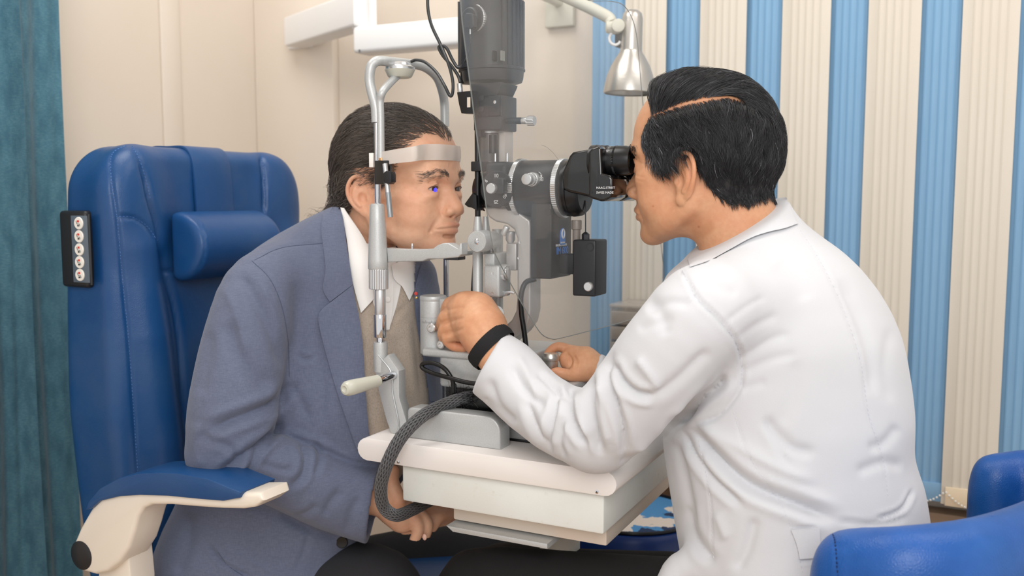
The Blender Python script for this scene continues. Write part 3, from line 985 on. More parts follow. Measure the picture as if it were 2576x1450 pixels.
# ---------------------------------------------------------------- doctor's chair: curved padded back at lower right
def doctor_chair():
    # padded rail: from near end at lower left, sweeping round behind him and up to the far side
    dn = 1.02
    zt = PD(2080, 1318, dn)[2]
    ch_c = PD(2480, 1400, 1.2)
    ch = empty('office_chair', (ch_c[0], ch_c[1], 0), 'blue padded low-backed chair the man in the white coat sits on', 'chair')
    path = [(2138, 1332, 1.02, 0), (2180, 1324, 1.0, 0), (2300, 1316, .97, 0), (2480, 1290, .99, 0), (2640, 1235, 1.08, 0), (2740, 1170, 1.25, 0), (2720, 1130, 1.45, 0), (2600, 1118, 1.55, 0), (2505, 1128, 1.56, 0)]
    top = [PC(px, py, d) for px, py, d, _ in path]
    top = catmull(top, 8)
    hh = [.16] * len(top)
    P_ = np.array(top)
    f = Field(P_.min(0) - [.08, .08, .30], P_.max(0) + [.08, .08, .05], .006, CAMFRAME)
    n = len(top)
    r0 = .036
    for layer, (dz, r_) in enumerate(((-.036, .034), (-.07, .040), (-.11, .040), (-.15, .036))):
        pts = [p + np.array([0, 0, dz * (1.0 + .25 * (i / (n - 1)))]) for i, p in enumerate(top)]
        f.chain([tuple(p) for p in pts[::2]], [r_] * len(pts[::2]), .03)
    v, q = f.mesh(); v = v_smooth(v, q, 6)
    v = to_world(v, CAMFRAME)
    if ((v[q[:, 0]] * np.cross(v[q[:, 1]], v[q[:, 2]])).sum() < 0):
        q = q[:, ::-1]
    v = crease(v, q, [([(2074, 1310), (2098, 1340), (2104, 1380), (2106, 1420), (2108, 1470)], 5, 2.0, 'v'),
                      ([(2106, 1378), (2135, 1370)], 7, 2.0, 'd'), ([(2108, 1408), (2160, 1410)], 6, 1.5, 'd')])
    ob = mesh_np('backrest', v, q, M['leather2'], ch)
    seam_on('stitching', ob, [[(2073, 1318), (2095, 1345), (2103, 1385), (2105, 1420), (2108, 1449)]], M['seam_dark'], ob, .0009, .0002, .005)
    c = PD(2180, 1700, 1.27)
    lathe('seat', (c[0], c[1], .40), (0, 0, 1), [(0, .17), (.02, .205), (.05, .215), (.075, .205), (.085, .17)], M['leather2'], ch, 40)
    cyl('gas_lift', (c[0], c[1], .07), (c[0], c[1], .40), .025, M['chrome'], ch)
    for k in range(5):
        a = 2 * math.pi * k / 5
        tube('leg', [(c[0], c[1], .09), (c[0] + .26 * math.cos(a), c[1] + .26 * math.sin(a), .06)], .018, M['black_plastic'], ch, n=0)
        bm = bmesh.new(); b_lathe(bm, (c[0] + .26 * math.cos(a), c[1] + .26 * math.sin(a) - .012, .027), (0, 1, 0), [(0, .024), (.003, .027), (.021, .027), (.024, .024)], 20)
        bm_obj('caster', bm, M['black_plastic'], ch)
    for s_ in (0,):
        tube('back_bracket', [(c[0], c[1], .40), tuple(PD(2500, 1560, 1.15)), tuple(to_world(np.array([P_[n // 3]]) - [0, 0, .12], CAMFRAME)[0])], .012, M['chrome'], ch)
doctor_chair()

# ---------------------------------------------------------------- low round seat with cream base under the table
def round_stool():
    dep = 1.95
    c = PD(1590, 1330, dep)
    pl = PD(1475, 1400, dep - .15)
    R_ = .15
    zt = PD(1600, 1290, dep)[2]
    st = empty('round_stool', (c[0], c[1], 0), 'round dark blue stool with patterned top and cream drum base, behind the table', 'stool')
    lathe('seat', (c[0], c[1], zt - .085), (0, 0, 1), [(0, R_ - .012), (.006, R_), (.07, R_), (.082, R_ - .008), (.086, R_ - .03)], mat('navy_vinyl', (14, 40, 92), .35), st, 48)
    lathe('patterned_cover', (c[0], c[1], zt - .002), (0, 0, 1), [(0, R_ - .02), (.003, R_ - .022), (.006, R_ - .05), (.007, .001)],
          mat('patchwork', (206, 196, 186), .5, vary=[(9, (70, 130, 180), 1.0, (1, 1, 1), .5, .505), (11, (24, 46, 80), 1.0, (1, 1.4, 1), .58, .585)]), st, 48)
    bm = bmesh.new()
    for k in range(40):
        a0, a1 = 2 * math.pi * k / 40, 2 * math.pi * (k + 1) / 40
    b_tube(bm, [(c[0] + (R_ - .015) * math.cos(a), c[1] + (R_ - .015) * math.sin(a), zt + .002) for a in np.linspace(0, 2 * math.pi, 41)], .004, 8, 0, False)
    bm_obj('piping', bm, M['black_satin'], st)
    lathe('drum', (c[0], c[1], 0), (0, 0, 1), [(0, R_ - .02), (.005, R_ - .012), (zt - .09, R_ - .022)], mat('drum_cream', (224, 210, 190), .4), st, 48)
round_stool()

# ---------------------------------------------------------------- acrylic drawer tower on a side shelf
def acc_drawers():
    y = 2.02
    x0, x1 = PY(1536, 800, y)[0], PY(1640, 800, y)[0]
    zt = PY(1560, 766, y)[2]
    zb = .62
    un = empty('drawer_tower', ((x0 + x1) / 2, y + .06, zb - .1), 'small clear plastic drawer tower against the blue and cream blind', 'drawers')
    box('top_plate', (x0 - .004, y - .004, zt - .008), (x1 + .004, y + .13, zt), M['clear_box'], un, .003)
    box('side_panel', (x0 - .002, y, zb), (x0 + .002, y + .12, zt - .008), M['clear_box'], un, .0005)
    box('side_panel', (x1 - .002, y, zb), (x1 + .002, y + .12, zt - .008), M['clear_box'], un, .0005)
    box('back_panel', (x0, y + .12, zb), (x1, y + .124, zt - .008), M['clear_box'], un, .0005)
    z = zt - .014; k = 0
    cont = mat('drawer_contents', (62, 56, 54), .6, vary=(70, (150, 130, 112), .8))
    while z - .034 > zb:
        d = box('drawer', (x0 + .003, y - .006, z - .033), (x1 - .003, y + .11, z - .002), M['clear_box'], un, .003)
        box('contents', (x0 + .008, y + .002, z - .030), (x1 - .008, y + .10, z - .011), cont, d, .002)
        z -= .036; k += 1
    sh = box('side_shelf', (x0 - .01, y - .02, zb - .03), (x1 + .25, YW - .10, zb - .001), M['white_lam'], None, .003)
    tag(sh, 'narrow white shelf under the clear drawer tower', 'shelf')
    return
acc_drawers()

# ---------------------------------------------------------------- white swivel arm near the top left
def swivel_arm():
    # lower link: faces us, from (885,68)-(1150,135)
    y = 1.98
    t = empty('monitor_mount', PY(900, 60, y + .04), 'white two-part swivel arm above the head rest of the instrument', 'bracket')
    a, b = PY(886, 134, y), PY(1290, 76, y)
    z1 = PY(886, 67, y)[2]
    box('lower_link', (a[0], y, a[2]), (b[0], y + .07, z1), M['white_arm'], t, .010, 3)
    # upper link runs back to the left wall
    px0 = PY(913, 0, y + .015)
    xr = px0[0]; xl = PY(884, 0, y + .015)[0]
    zb = z1 + .0015
    h = .085
    # direction: towards the back-left
    yb2 = YW - .008
    c0 = np.array([xr - .02, y + .035]); c1 = np.array([PY(755, 60, yb2)[0], yb2 - .03])
    c1 = np.array([PY(742, 60, YW - .06)[0], YW - .06])
    d = c1 - c0; d = d / np.linalg.norm(d); n_ = np.array([-d[1], d[0]]) * .033
    poly = [c0 - d * .02 + n_, c0 - d * .02 - n_, c1 - n_, c1 + n_]
    prism('upper_link', [(p[0], p[1], zb) for p in poly], (0, 0, h), M['white_arm'], t, .008, 3)
    cyl('pivot', (c0[0], c0[1], zb - .004), (c0[0], c0[1], zb + .3), .024, M['white_arm'], t, .002)
    box('wall_bracket', (c1[0] - .05, YW - .035, zb + .002), (c1[0] + .04, YW - .0005, zb + h - .002), M['white_arm'], t, .004)
    p = PY(884, 100, y + .03)
    cyl('screw', (a[0] - .002, y + .03, p[2]), (a[0] + .004, y + .03, p[2]), .003, M['chrome'], t, .0005)
    cyl('bumper', PY(905, 128, y) + [0, .0, 0], PY(905, 128, y) + [0, -.0015, 0], .004, M['chrome'], t, .0004)
swivel_arm()

# ---------------------------------------------------------------- reading lamp with spun aluminium shade
def wall_lamp():
    dep = 1.98
    c = PD(1583, 236, dep)
    s_ = dep / F
    y = c[1]
    top = PD(1592, 24, dep)
    lp = empty('wall_lamp', PD(1583, 130, dep), 'brushed aluminium bell lamp on a pale arm, in front of the striped blind', 'lamp')
    ax = V(top) - V(c); Ln = ax.length
    prof = [(0, 62), (2, 64), (6, 64), (20, 62), (45, 57), (70, 48), (90, 37), (103, 29), (108, 27), (112, 27), (190, 25.5), (203, 22), (210, 13), (212, 1)]
    k = Ln / 212
    bm = bmesh.new()
    outer = [(h * k, r_ * s_) for h, r_ in prof]
    b_lathe(bm, c, ax, outer, 48, caps=False)
    inner = [(h * k + .001, max(r_ * s_ - .0015, .0005)) for h, r_ in prof[:8]]
    b_lathe(bm, c, ax, inner, 48, caps=False)
    bm_obj('shade', bm, M['brushed'], lp, angle=40)
    cyl('bulb_holder', V(c) + ax * .30, V(c) + ax * .5, .016, M['white_arm'], lp)
    bm = bmesh.new(); bmesh.ops.create_uvsphere(bm, u_segments=24, v_segments=14, radius=.026, matrix=Matrix.Translation(V(c) + ax * .22))
    bm_obj('bulb', bm, mat('frosted_bulb', (240, 238, 230), .3), lp)
    # arm
    j = PD(1543, 68, dep + .0)
    e = PD(1200, -90, dep + .06)
    a1 = PD(1520, 38, dep + .01); a0 = PD(1390, -22, dep + .03)
    tube('lamp_arm', [e, a0, a1, PD(1538, 58, dep)], [.0125, .0125, .0125, .011], M['lamp_paint'], lp, 18)
    q = np.array([SY * 0 + CY, SY, 0])
    cyl('joint', j - q * .016, j + q * .016, .013, M['lamp_paint'], lp, .004)
    cyl('joint_knob', j + np.array([SY, -CY, 0]) * .02 + q * .008, j + np.array([-SY, CY, 0]) * .02 + q * .008, .014, M['lamp_paint'], lp, .003)
    hk = [PD(px, py, dep) for px, py in ((1538, 82), (1533, 96), (1537, 108), (1547, 113), (1556, 110), (1560, 104))]
    tube('cable_hook', hk, .003, M['white_arm'], lp, 10)
    b0 = PD(1545, 62, dep + .01)
    box('switch_block', PD(1546, 118, dep + .005), PD(1578, 60, dep + .03), M['dark_grey'], lp, .002)
    tube('mount_post', [e, e + np.array([0, .12, .0]), (e[0], YW - .02, e[2])], .012, M['lamp_paint'], lp, n=0)
    box('wall_plate', (e[0] - .04, YW - .022, e[2] - .06), (e[0] + .04, YW - .001, e[2] + .06), M['lamp_paint'], lp, .004)
wall_lamp()
# ---------------------------------------------------------------- the slit lamp microscope
YA = 1.34
def B(name, px0, py0, px1, py1, ya, yb_, m, parent, bev=.002, seg=2):
    pm = (px0 + px1) / 2
    return box(name, (PY(px0, (py0 + py1) / 2, ya)[0], ya, PY(pm, py1, ya)[2]), (PY(px1, (py0 + py1) / 2, ya)[0], yb_, PY(pm, py0, ya)[2]), m, parent, bev, seg)
def Lz(name, px, rows, y, m, parent, seg=36, angle=35):
    """upright turned part: rows = [(py, half width px), ...] from the bottom up"""
    c = PY(px, rows[0][0], y)
    dep = -SY * c[0] + CY * c[1]
    z0 = c[2]
    prof = []
    for py, r in rows:
        p = PY(px, py, y)
        prof.append((p[2] - z0, r * dep / F))
    return lathe(name, (c[0], y, z0), (0, 0, 1), prof, m, parent, seg, angle)
def outline(name, pts, y, thick, m, parent, bev=.002, seg=2):
    return prism(name, [PY(px, py, y) for px, py in pts], (0, thick, 0), m, parent, bev, seg)

sl = empty('slit_lamp', (PY(1230, 900, YA)[0], YA, ZT), 'silver and black slit lamp microscope standing on the white instrument table between the two men', 'microscope')

# base: body, top plate, joystick
yb0 = YA - .075
B('base_body', 1104, 896, 1306, 984, yb0, YA + .08, M['silver'], sl, .006, 3)
B('base_top', 1060, 888, 1312, 908, yb0 - .004, YA + .085, M['silver'], sl, .004, 3)
B('joystick_plate', 1290, 968, 1430, 990, yb0 + .01, YA + .06, M['silver'], sl, .004)
B('base_skirt', 1120, 980, 1420, 1040, yb0 + .01, YA + .07, M['black_plastic'], sl, .004)
yr = 1.213
p0 = PY(1025, 1105, yr); p1 = PY(1258, 1135, yr); ztp = PY(1150, 1040, yr)[2]
def rail_cover(ya, yb_):
    pts = [(p0[0], ya, ZT), (p1[0], ya, ZT)]
    r_ = .022
    for k in range(7):
        a = math.pi / 2 * k / 6
        pts.append((p1[0] - r_ + r_ * math.cos(a), ya, ztp - r_ + r_ * math.sin(a)))
    for k in range(5):
        a = math.pi / 2 + math.pi / 2 * k / 4
        pts.append((p0[0] + .008 + .008 * math.cos(a), ya, ztp - .008 + .008 * math.sin(a)))
    prism('rail_cover', pts, (0, yb_ - ya, 0), M['silver'], sl, .003, 3)
rail_cover(yr, yr + .034)
rail_cover(2 * YA - yr - .034, 2 * YA - yr)
cyl('axle', (PY(1150, 1060, yr)[0], yr + .03, ZT + .022), (PY(1150, 1060, yr)[0], 2 * YA - yr - .03, ZT + .022), .010, M['chrome'], sl)
box('slide_plate', (p0[0] + .06, YA - .07, ZT + .001), (PY(1335, 1080, YA - .07)[0], YA + .07, ZT + .022), M['silver'], sl, .003)
box('slide_pad', (p0[0] + .055, YA - .072, ZT), (PY(1340, 1080, YA - .07)[0], YA + .072, ZT + .004), M['rubber'], sl, .001)
for k in range(3):
    pk = PY(1190 + 30 * k, 892, yb0)
    
js_y = YA - .02
jc = PY(1385, 905, js_y)
Lz('joystick', 1385, [(1000, 13), (960, 13), (945, 14), (935, 18), (908, 18.5), (907, 21), (905, 22), (897, 21.5), (889.5, 17.5), (889, .1)], js_y, M['brushed'], sl)

# scale drum
yd = YA - .045
dr = Lz('scale_drum', 1091, [(889, 32), (888, 33.5), (800, 33.5), (799, 32.6), (797, 32.6), (796, 33.5), (758, 33.5), (756, 33), (754, 34), (747, 34), (744, 32.5), (743.2, 30), (743, .1)], yd, M['silver'], sl, 48)
dcen = PY(1091, 810, yd); dep_ = -SY * dcen[0] + CY * dcen[1]; dr_r = 33.5 * dep_ / F
bm = bmesh.new()
for k in range(26):
    a = math.radians(-150 + k * 5.5)
    zc = PY(1091, 806 if k % 5 else 803, yd)[2]
    c = Vector((dcen[0] + (dr_r + .0001) * math.cos(a), yd + (dr_r + .0001) * math.sin(a), 0))
    n_ = Vector((math.cos(a), math.sin(a), 0)); t_ = Vector((-math.sin(a), math.cos(a), 0))
    h = .0028 if k % 5 else .0046
    vs4 = [bm.verts.new(c + t_ * (s1 * .0002) + n_ * .0001 + Vector((0, 0, zc - (h if s2 else 0)))) for s1, s2 in ((-1, 0), (1, 0), (1, 1), (-1, 1))]
    bm.faces.new(vs4)
o = bm_obj('scale_mark', bm, M['dark_print'], dr, smooth=False); o['kind'] = 'stuff'
for px, py, r_ in ((1083, 826, .0078), (1107, 868, .0066)):
    c = PY(px, py, yd - dr_r - .012)
    lathe('drum_screw', c + [0, .016, 0], (0, -1, 0), [(0, r_ * .7), (.006, r_ * .7), (.0065, r_), (.0145, r_), (.016, r_ * .8), (.0162, r_ * .45), (.0145, r_ * .4), (.0145, .0001)], M['silver_smooth'], dr, 28)
B('drum_cover', 1104, 752, 1128, 800, yd - dr_r * .75, yd + .01, M['silver'], dr, .003)
B('drum_strip', 1056.5, 752, 1060, 890, yd - .012, yd + .0, M['silver'], dr, .0008)

# illumination column (near, silver)
yi = YA - .03
Lz('column', 1203, [(900, 14), (745, 14), (744, 13.5), (640, 13.5), (628, 12), (585, 13), (560, 10), (548, 8.5), (545, 8)], yi, M['silver'], sl)
wf = PY(1199, 608, yi - .045)
lathe('tilt_wheel', wf + [0, .055, 0], (0, -1, 0), [(0, .0145), (.025, .0145), (.026, .0168), (.0535, .0168), (.055, .0158), (.055, .0001)], M['silver'], sl, 40)
lathe('wheel_bolt', wf + [0, .001, 0], (0, -1, 0), [(0, .0045), (.001, .0045), (.0025, .003), (.0028, .0001)], M['chrome'], sl, 20)
bm = bmesh.new()
b_lathe(bm, PY(1252, 820, YA + .02), (0, 0, 1), [(0, .009), (.16, .009)], 24)
bm_obj('rear_rod', bm, M['silver'], sl)
Lz('rear_cone', 1222, [(640, 12), (600, 12), (560, 8), (545, 7)], YA + .0, M['silver'], sl)
B('cross_block', 1216, 638, 1244, 670, yi - .012, YA + .03, M['silver'], sl, .003)
bl = B('clamp_block', 1216, 668, 1256, 749, yi - .022, yi + .02, M['silver'], sl, .004, 3)
for px, py in ((1239, 688), (1239, 739)):
    c = PY(px, py, yi - .022)
    lathe('block_screw', c + [0, .001, 0], (0, -1, 0), [(0, .0028), (.0014, .0026), (.0012, .0012), (.0002, .0011), (.0002, .0001)], M['silver_smooth'], bl, 18)
kx = PY(1257, 687, yi - .006)
knurled('knurled_knob', kx + [-.004, 0, 0], kx + [.012, 0, 0], .0118, M['silver_smooth'], sl, 36, .0007)
cyl('knob_cap', kx + [.012, 0, 0], kx + [.0155, 0, 0], .0095, M['silver_smooth'], sl, .0012)
hook = [(1256, 735), (1288, 732), (1293, 736), (1292, 741), (1287, 740), (1284, 738), (1276, 741), (1274, 745), (1266, 745), (1262, 750), (1256, 751)]
outline('hook_plate', hook, yi - .004, .0022, M['silver_smooth'], sl, .0004)
knurled('lower_knob', PY(1247, 790, yi + .005) + [0, 0, 0], PY(1247, 790, yi + .03) + [0, 0, 0], .014, M['silver'], sl, 30)
outline('slanted_strip', [(1190, 640), (1193, 640), (1191, 745), (1183, 745)], yi - .004, .006, M['dark_grey'], sl, .0005)
# black rod up to the lamp
yo = YA - .030
Lz('black_rod', 1202, [(548, 7.2), (300, 7.2), (280, 6)], yo, M['black_satin'], sl, 20)
B('rod_clamp', 1184, 406, 1212, 431, yo - .012, yo + .02, M['black_plastic'], sl, .0015)
outline('rod_guide', [(1190, 290), (1209, 290), (1209, 345), (1197, 345)], yo - .004, .02, M['black_satin'], sl, .001)
outline('mirror_holder', [(1168, 514), (1188, 486), (1198, 492), (1199, 530), (1186, 523), (1176, 521)], yo - .010, .022, M['black_satin'], sl, .001)
bm = bmesh.new()
for k in range(5):
    r_ = .0235 + .0022 * k
    c = PY(1214 + 1.5 * k, 480, yo + .01 + .004 * k)
    b_tube(bm, [c + np.array([0.35 * r_ * math.cos(a), r_ * .2 * math.cos(a), r_ * math.sin(a)]) for a in np.linspace(math.pi / 2, 3 * math.pi / 2, 15)], .0011, 6, 0)
o = bm_obj('lens_ring', bm, mat('copper_ring', (96, 70, 58), .3, metal=.6), sl)
lathe('objective', PY(1222, 478, YA) + [.012, 0, 0], (-1, 0, 0), [(0, .030), (.014, .030), (.02, .026), (.024, .024), (.024, .0001)], M['black_satin'], sl)

# lamp housing at the top, seen through the shield
Lz('lamp_housing', 1236, [(178, 78), (176, 80), (2, 77.5), (-4, 75), (-6, 60), (-7, .1)], YA, M['dark_grey'], sl, 56)
bm = bmesh.new()
hc = PY(1236, 100, YA); hd = -SY * hc[0] + CY * hc[1]
for k in range(34):
    a = 2 * math.pi * k / 34
    if math.radians(215) < a < math.radians(312):
        continue
    rr = 79.3 * hd / F
    c = Vector((hc[0] + rr * math.cos(a), hc[1] + rr * math.sin(a), 0))
    z0, z1 = PY(1236, 172, YA)[2], PY(1236, 6, YA)[2]
    n_ = Vector((math.cos(a), math.sin(a), 0)); t_ = Vector((-math.sin(a), math.cos(a), 0))
    b_prism(bm, [c - t_ * .0016 - n_ * .002 + Vector((0, 0, z0)), c + t_ * .0016 - n_ * .002 + Vector((0, 0, z0)), c + t_ * .0012 + n_ * .002 + Vector((0, 0, z0)), c - t_ * .0012 + n_ * .002 + Vector((0, 0, z0))], (0, 0, z1 - z0))
o = bm_obj('cooling_fin', bm, M['dark_grey'], sl); o['kind'] = 'stuff'
Lz('housing_collar', 1240, [(210, 66), (208, 72), (200, 75), (182, 77), (180, 80), (176, 80), (174, 78)], YA, M['dark_grey'], sl, 56)
for px in (1240.5, 1260.5):
    B('vent_slot', px - 2, 127, px + 2, 152, YA - 79.6 * hd / F - (.0 if px < 1250 else -.0012), YA - .04, M['black_plastic'] if px < 1250 else mat('slot_grey', (120, 122, 118), .5), sl, 0)
fc = PY(1190, 46, YA - .052)
fit = lathe('fitting', fc + [0, .012, 0], (-.25, -1, 0), [(0, .020), (.006, .021), (.012, .021), (.0125, .0165), (.017, .0165), (.0185, .0145), (.0188, .0001)], M['dark_grey'], sl, 40)
o = knurled('fitting_ring', V(fc) + Vector((.0, .012, 0)), V(fc) + Vector((-.0018, .003, 0)), .0225, M['silver_smooth'], sl, 40)
outline('plug_cap', [(1168, 66), (1168, 38), (1172, 32), (1184, 32), (1190, 37), (1192, 66), (1186, 71), (1172, 71)], YA - .080, .012, M['dark_grey'], fit, .002, 3)
Lz('plug_pin', 1183, [(86, 2), (70, 2)], YA - .074, M['silver_smooth'], fit, 10)
tube('plug_wire', [PY(1183, 84, YA - .074), PY(1184, 105, YA - .07), PY(1180, 130, YA - .062), PY(1176, 146, YA - .055)], .0012, M['cable'], fit, 8)
# left rear part of housing: black connector below
Lz('connector', 1175, [(212, 14), (210, 17), (184, 17), (182, 21), (176, 21), (170, 20)], YA + .0, M['black_satin'], sl)
# neck
bm = bmesh.new()
def ring_rect(py, pxl, pxr, ya, yb_):
    pm = (pxl + pxr) / 2
    z = PY(pm, py, ya)[2]; a, b = PY(pxl, py, ya)[0], PY(pxr, py, ya)[0]
    return [bm.verts.new((a, ya, z)), bm.verts.new((b, ya, z)), bm.verts.new((b, yb_, z)), bm.verts.new((a, yb_, z))]
R_ = [ring_rect(209, 1182, 1262, YA - .034, YA + .022), ring_rect(214, 1183, 1261, YA - .034, YA + .022), ring_rect(241, 1190, 1250, YA - .032, YA + .022), ring_rect(246, 1191, 1249, YA - .03, YA + .022)]
for i in range(3):
    for k in range(4):
        bm.faces.new((R_[i][k], R_[i][(k + 1) % 4], R_[i + 1][(k + 1) % 4], R_[i + 1][k]))
bm.faces.new(R_[0]); bm.faces.new(R_[-1])
bm_obj('neck', bm, M['dark_grey'], sl, smooth=False)
B('slit_block', 1191, 240, 1262, 328, YA - .030, YA + .024, M['dark_grey'], sl, .002)
fp = B('face_plate', 1228, 240, 1256, 292, YA - .034, YA - .028, M['dark_grey'], sl, .0008)
lathe('face_screw', PY(1245, 257, YA - .034) + [0, .001, 0], (0, -1, 0), [(0, .0028), (.0018, .0026), (.0024, .0001)], M['chrome'], fp, 16)
lathe('face_screw', PY(1246, 269, YA - .034) + [0, .001, 0], (0, -1, 0), [(0, .0018), (.0012, .0016), (.0014, .0001)], M['dark_grey'], fp, 16)
B('lower_block', 1196, 293, 1262, 327, YA - .038, YA - .03, M['dark_grey'], sl, .003)
for py in (240, 268):
    B('block_lug', 1192, py, 1216, py + 14, YA - .0325, YA - .029, M['dark_grey'], sl, .0008)
hx = PY(1262, 304, YA - .012)
hx2 = PY(1312, 304, YA - .012); hx3 = PY(1327, 304, YA - .012); hx4 = PY(1345, 304, YA - .012)
cyl('lever', hx, hx2, .0052, M['dark_grey'], sl)
cyl('lever_sleeve', hx2, hx3, .0052, M['silver_smooth'], sl)
knurled('lever_knob', hx3, hx4, .0078, M['silver_smooth'], sl, 12, .0012)
Lz('scale_ring', 1232, [(336, 31), (328, 31)], YA - .0, M['silver_smooth'], sl)
M['smoke'] = mat('smoked_tube', (58, 54, 58), .12, alpha=.72)
Lz('slit_tube', 1231, [(408, 27), (336, 27)], YA, M['smoke'], sl)
B('clear_guard', 1254, 328, 1270, 408, YA - .01, YA + .02, mat('clear_guard', (196, 192, 190), .2, alpha=.5), sl, .001)
Lz('inner_stem', 1240, [(386, 10), (340, 10)], YA - .012, M['black_satin'], sl, 20)
Lz('pin', 1246, [(407, 2.6), (387, 2.6), (386, 2)], YA - .02, M['chrome'], sl, 14)
Lz('pin', 1276, [(408, 3.2), (387, 3.2), (385, 2.4)], YA - .02, M['silver_smooth'], sl, 14)

# microscope body
def XR(px, lat=0): return PY(px, 476, YA + lat)[0]
xA = PY(1217, 470, YA - .044)[0]; xB = PY(1292, 470, YA - .044)[0]
z0 = PY(1255, 521, YA - .044)[2]; z1 = PY(1255, 406, YA - .044)[2]; zc = PY(1350, 474, YA)[2]
xB = XR(1314) - .0045
box('magnifier_body', (xA, YA - .044, z0), (xB, YA + .044, z1), M['dark_grey'], sl, .010, 4)
dial_c = PY(1249, 476, YA - .046)
dl = lathe('dial', dial_c + [0, .004, 0], (0, -1, 0), [(0, .0285), (.003, .0285), (.004, .0275), (.0042, .0001)], M['dark_grey'], sl, 48)
for s_, px, py, rot in (('10', 1249, 442, 0), ('16', 1271, 460, -40), ('40', 1270, 494, -130), ('25', 1247, 509, 180), ('6', 1223, 455, 50)):
    c = PY(px, py, YA - .0465)
    a = math.radians(rot)
    xd = Vector((math.cos(a), 0, math.sin(a))); yd_ = Vector((-math.sin(a), 0, math.cos(a)))
    wdt = .0046 if len(s_) == 2 else .0022
    text('dial_number', s_, .0082, V(c) - xd * wdt - yd_ * .0028, xd, yd_, M['white_print'], dl)
outline('dial_grip', [(1238, 450), (1243, 447), (1262, 447), (1266, 452), (1266, 486), (1260, 490), (1238, 488), (1234, 476)], YA - .060, .014, M['dark_grey'], dl, .002, 3)
kc = PY(1233.5, 474.5, YA - .068)
lathe('dial_button', kc + [0, .01, 0], (0, -1, 0), [(0, .0080), (.009, .0080), (.010, .0072), (.0101, .0001)], M['silver_smooth'], dl, 32)
xr1, xr2 = XR(1314), XR(1419)
rad = 74 * 1.487 / F
def ring(name, x, t, r_, m, n=90, depth=.0007):
    return knurled(name, (x - t / 2, YA, zc), (x + t / 2, YA, zc), r_, m, sl, n, depth)
ring('knurled_ring', xr1, .008, rad, M['silver_smooth'])
ring('knurled_ring', xr2, .008, rad * .985, M['silver_smooth'])
cyl('beam_splitter', (xr1, YA, zc), (xr2, YA, zc), rad * .935, M['dark_grey'], sl, .001, 56)
cyl('body_barrel', (xB - .012, YA, zc), (xr1, YA, zc), rad * .86, M['dark_grey'], sl, .001, 48)
kb = PY(1342, 452, YA - rad * .9); kf = kb + np.array([0, -.026, 0])
kb_in = kb + np.array([0, .012, 0])
cyl('splitter_knob_base', kb_in, kb + np.array([0, -.008, 0]), .0108, M['silver_smooth'], sl)
knurled('splitter_knob', kb + np.array([0, -.008, 0]), kb + np.array([0, -.014, 0]), .0100, M['silver_smooth'], sl, 24)
cyl('splitter_knob_cap', kb + np.array([0, -.014, 0]), kf, .0085, M['silver_smooth'], sl, .0012)
# camera pictogram and arrow on the barrel
bm = bmesh.new()
def on_barrel(px, py):
    # nearest hit of the pixel ray with the barrel cylinder
    d = ray(px, py); o_ = CAMP - np.array([0, YA, zc]); R2 = (rad * .935 + .0003) ** 2
    a = d[1] ** 2 + d[2] ** 2; b = 2 * (o_[1] * d[1] + o_[2] * d[2]); c = o_[1] ** 2 + o_[2] ** 2 - R2
    t = (-b - math.sqrt(b * b - 4 * a * c)) / (2 * a)
    return CAMP + d * t
b_tube(bm, [on_barrel(*p) for p in ((1357, 447), (1366, 447), (1366, 455), (1357, 455), (1357, 447))], .0004, 5, 0)
b_tube(bm, [on_barrel(1361.5 + 2.2 * math.cos(a), 451 + 2.2 * math.sin(a)) for a in np.linspace(0, 6.28, 12)], .0004, 5, 0)
b_tube(bm, [on_barrel(*p) for p in ((1355, 433), (1360, 436), (1362, 443))], .0004, 5, 0)
b_tube(bm, [on_barrel(*p) for p in ((1359, 441), (1362, 444), (1364, 440))], .0004, 5, 0)
b_tube(bm, [on_barrel(*p) for p in ((1359, 447), (1360, 444.5), (1363, 444.5), (1364, 447))], .0004, 5, 0)
bm_obj('camera_pictogram', bm, M['white_print'], sl)
# binocular tube
xd1 = xr2 + .006
cyl('tube_disc', (xd1, YA, zc), (xd1 + .012, YA, zc), rad * .93, M['black_satin'], sl, .002, 48)
lathe('tube_disc_front', (xd1 + .012, YA, zc - .004), (1, 0, 0), [(0, rad * .86), (.012, rad * .82), (.018, rad * .7), (.018, .0001)], M['black_satin'], sl, 48)
yB = YA - .046
outline('prism_housing', [(1413, 434), (1431, 392), (1440, 382), (1500, 372), (1500, 494), (1480, 496), (1430, 484), (1418, 478), (1414, 470)], yB, .092, M['black_gloss'], sl, .005, 4)
def eyebox(name, ya, yb_):
    pts = [(1480, 381), (1488, 373), (1506, 368), (1512, 374), (1514, 436), (1534, 441), (1541, 450), (1541, 480), (1537, 497), (1522, 506), (1510, 507), (1490, 501), (1480, 496)]
    a = [PY(px, py, YA - .066) for px, py in pts]
    return prism(name, [(p[0], ya, p[2]) for p in a], (0, yb_ - ya, 0), M['black_gloss'], sl, .004, 4)
eb = eyebox('eyepiece_housing', YA - .066, YA - .003)
eyebox('eyepiece_housing', YA + .003, YA + .066)
text('housing_lettering', 'HAAG-STREIT', .0047, PY(1500, 475.5, YA - .0664), (1, 0, 0), (0, 0, 1), M['white_print'], eb)
text('housing_lettering', 'SWISS MADE', .0047, PY(1500, 487.5, YA - .0664), (1, 0, 0), (0, 0, 1), M['white_print'], eb)
lathe('housing_screw', PY(1488, 484, YA - .0662) + [0, .0006, 0], (0, -1, 0), [(0, .0022), (.0008, .002), (.0009, .0001)], M['black_plastic'], eb, 16)
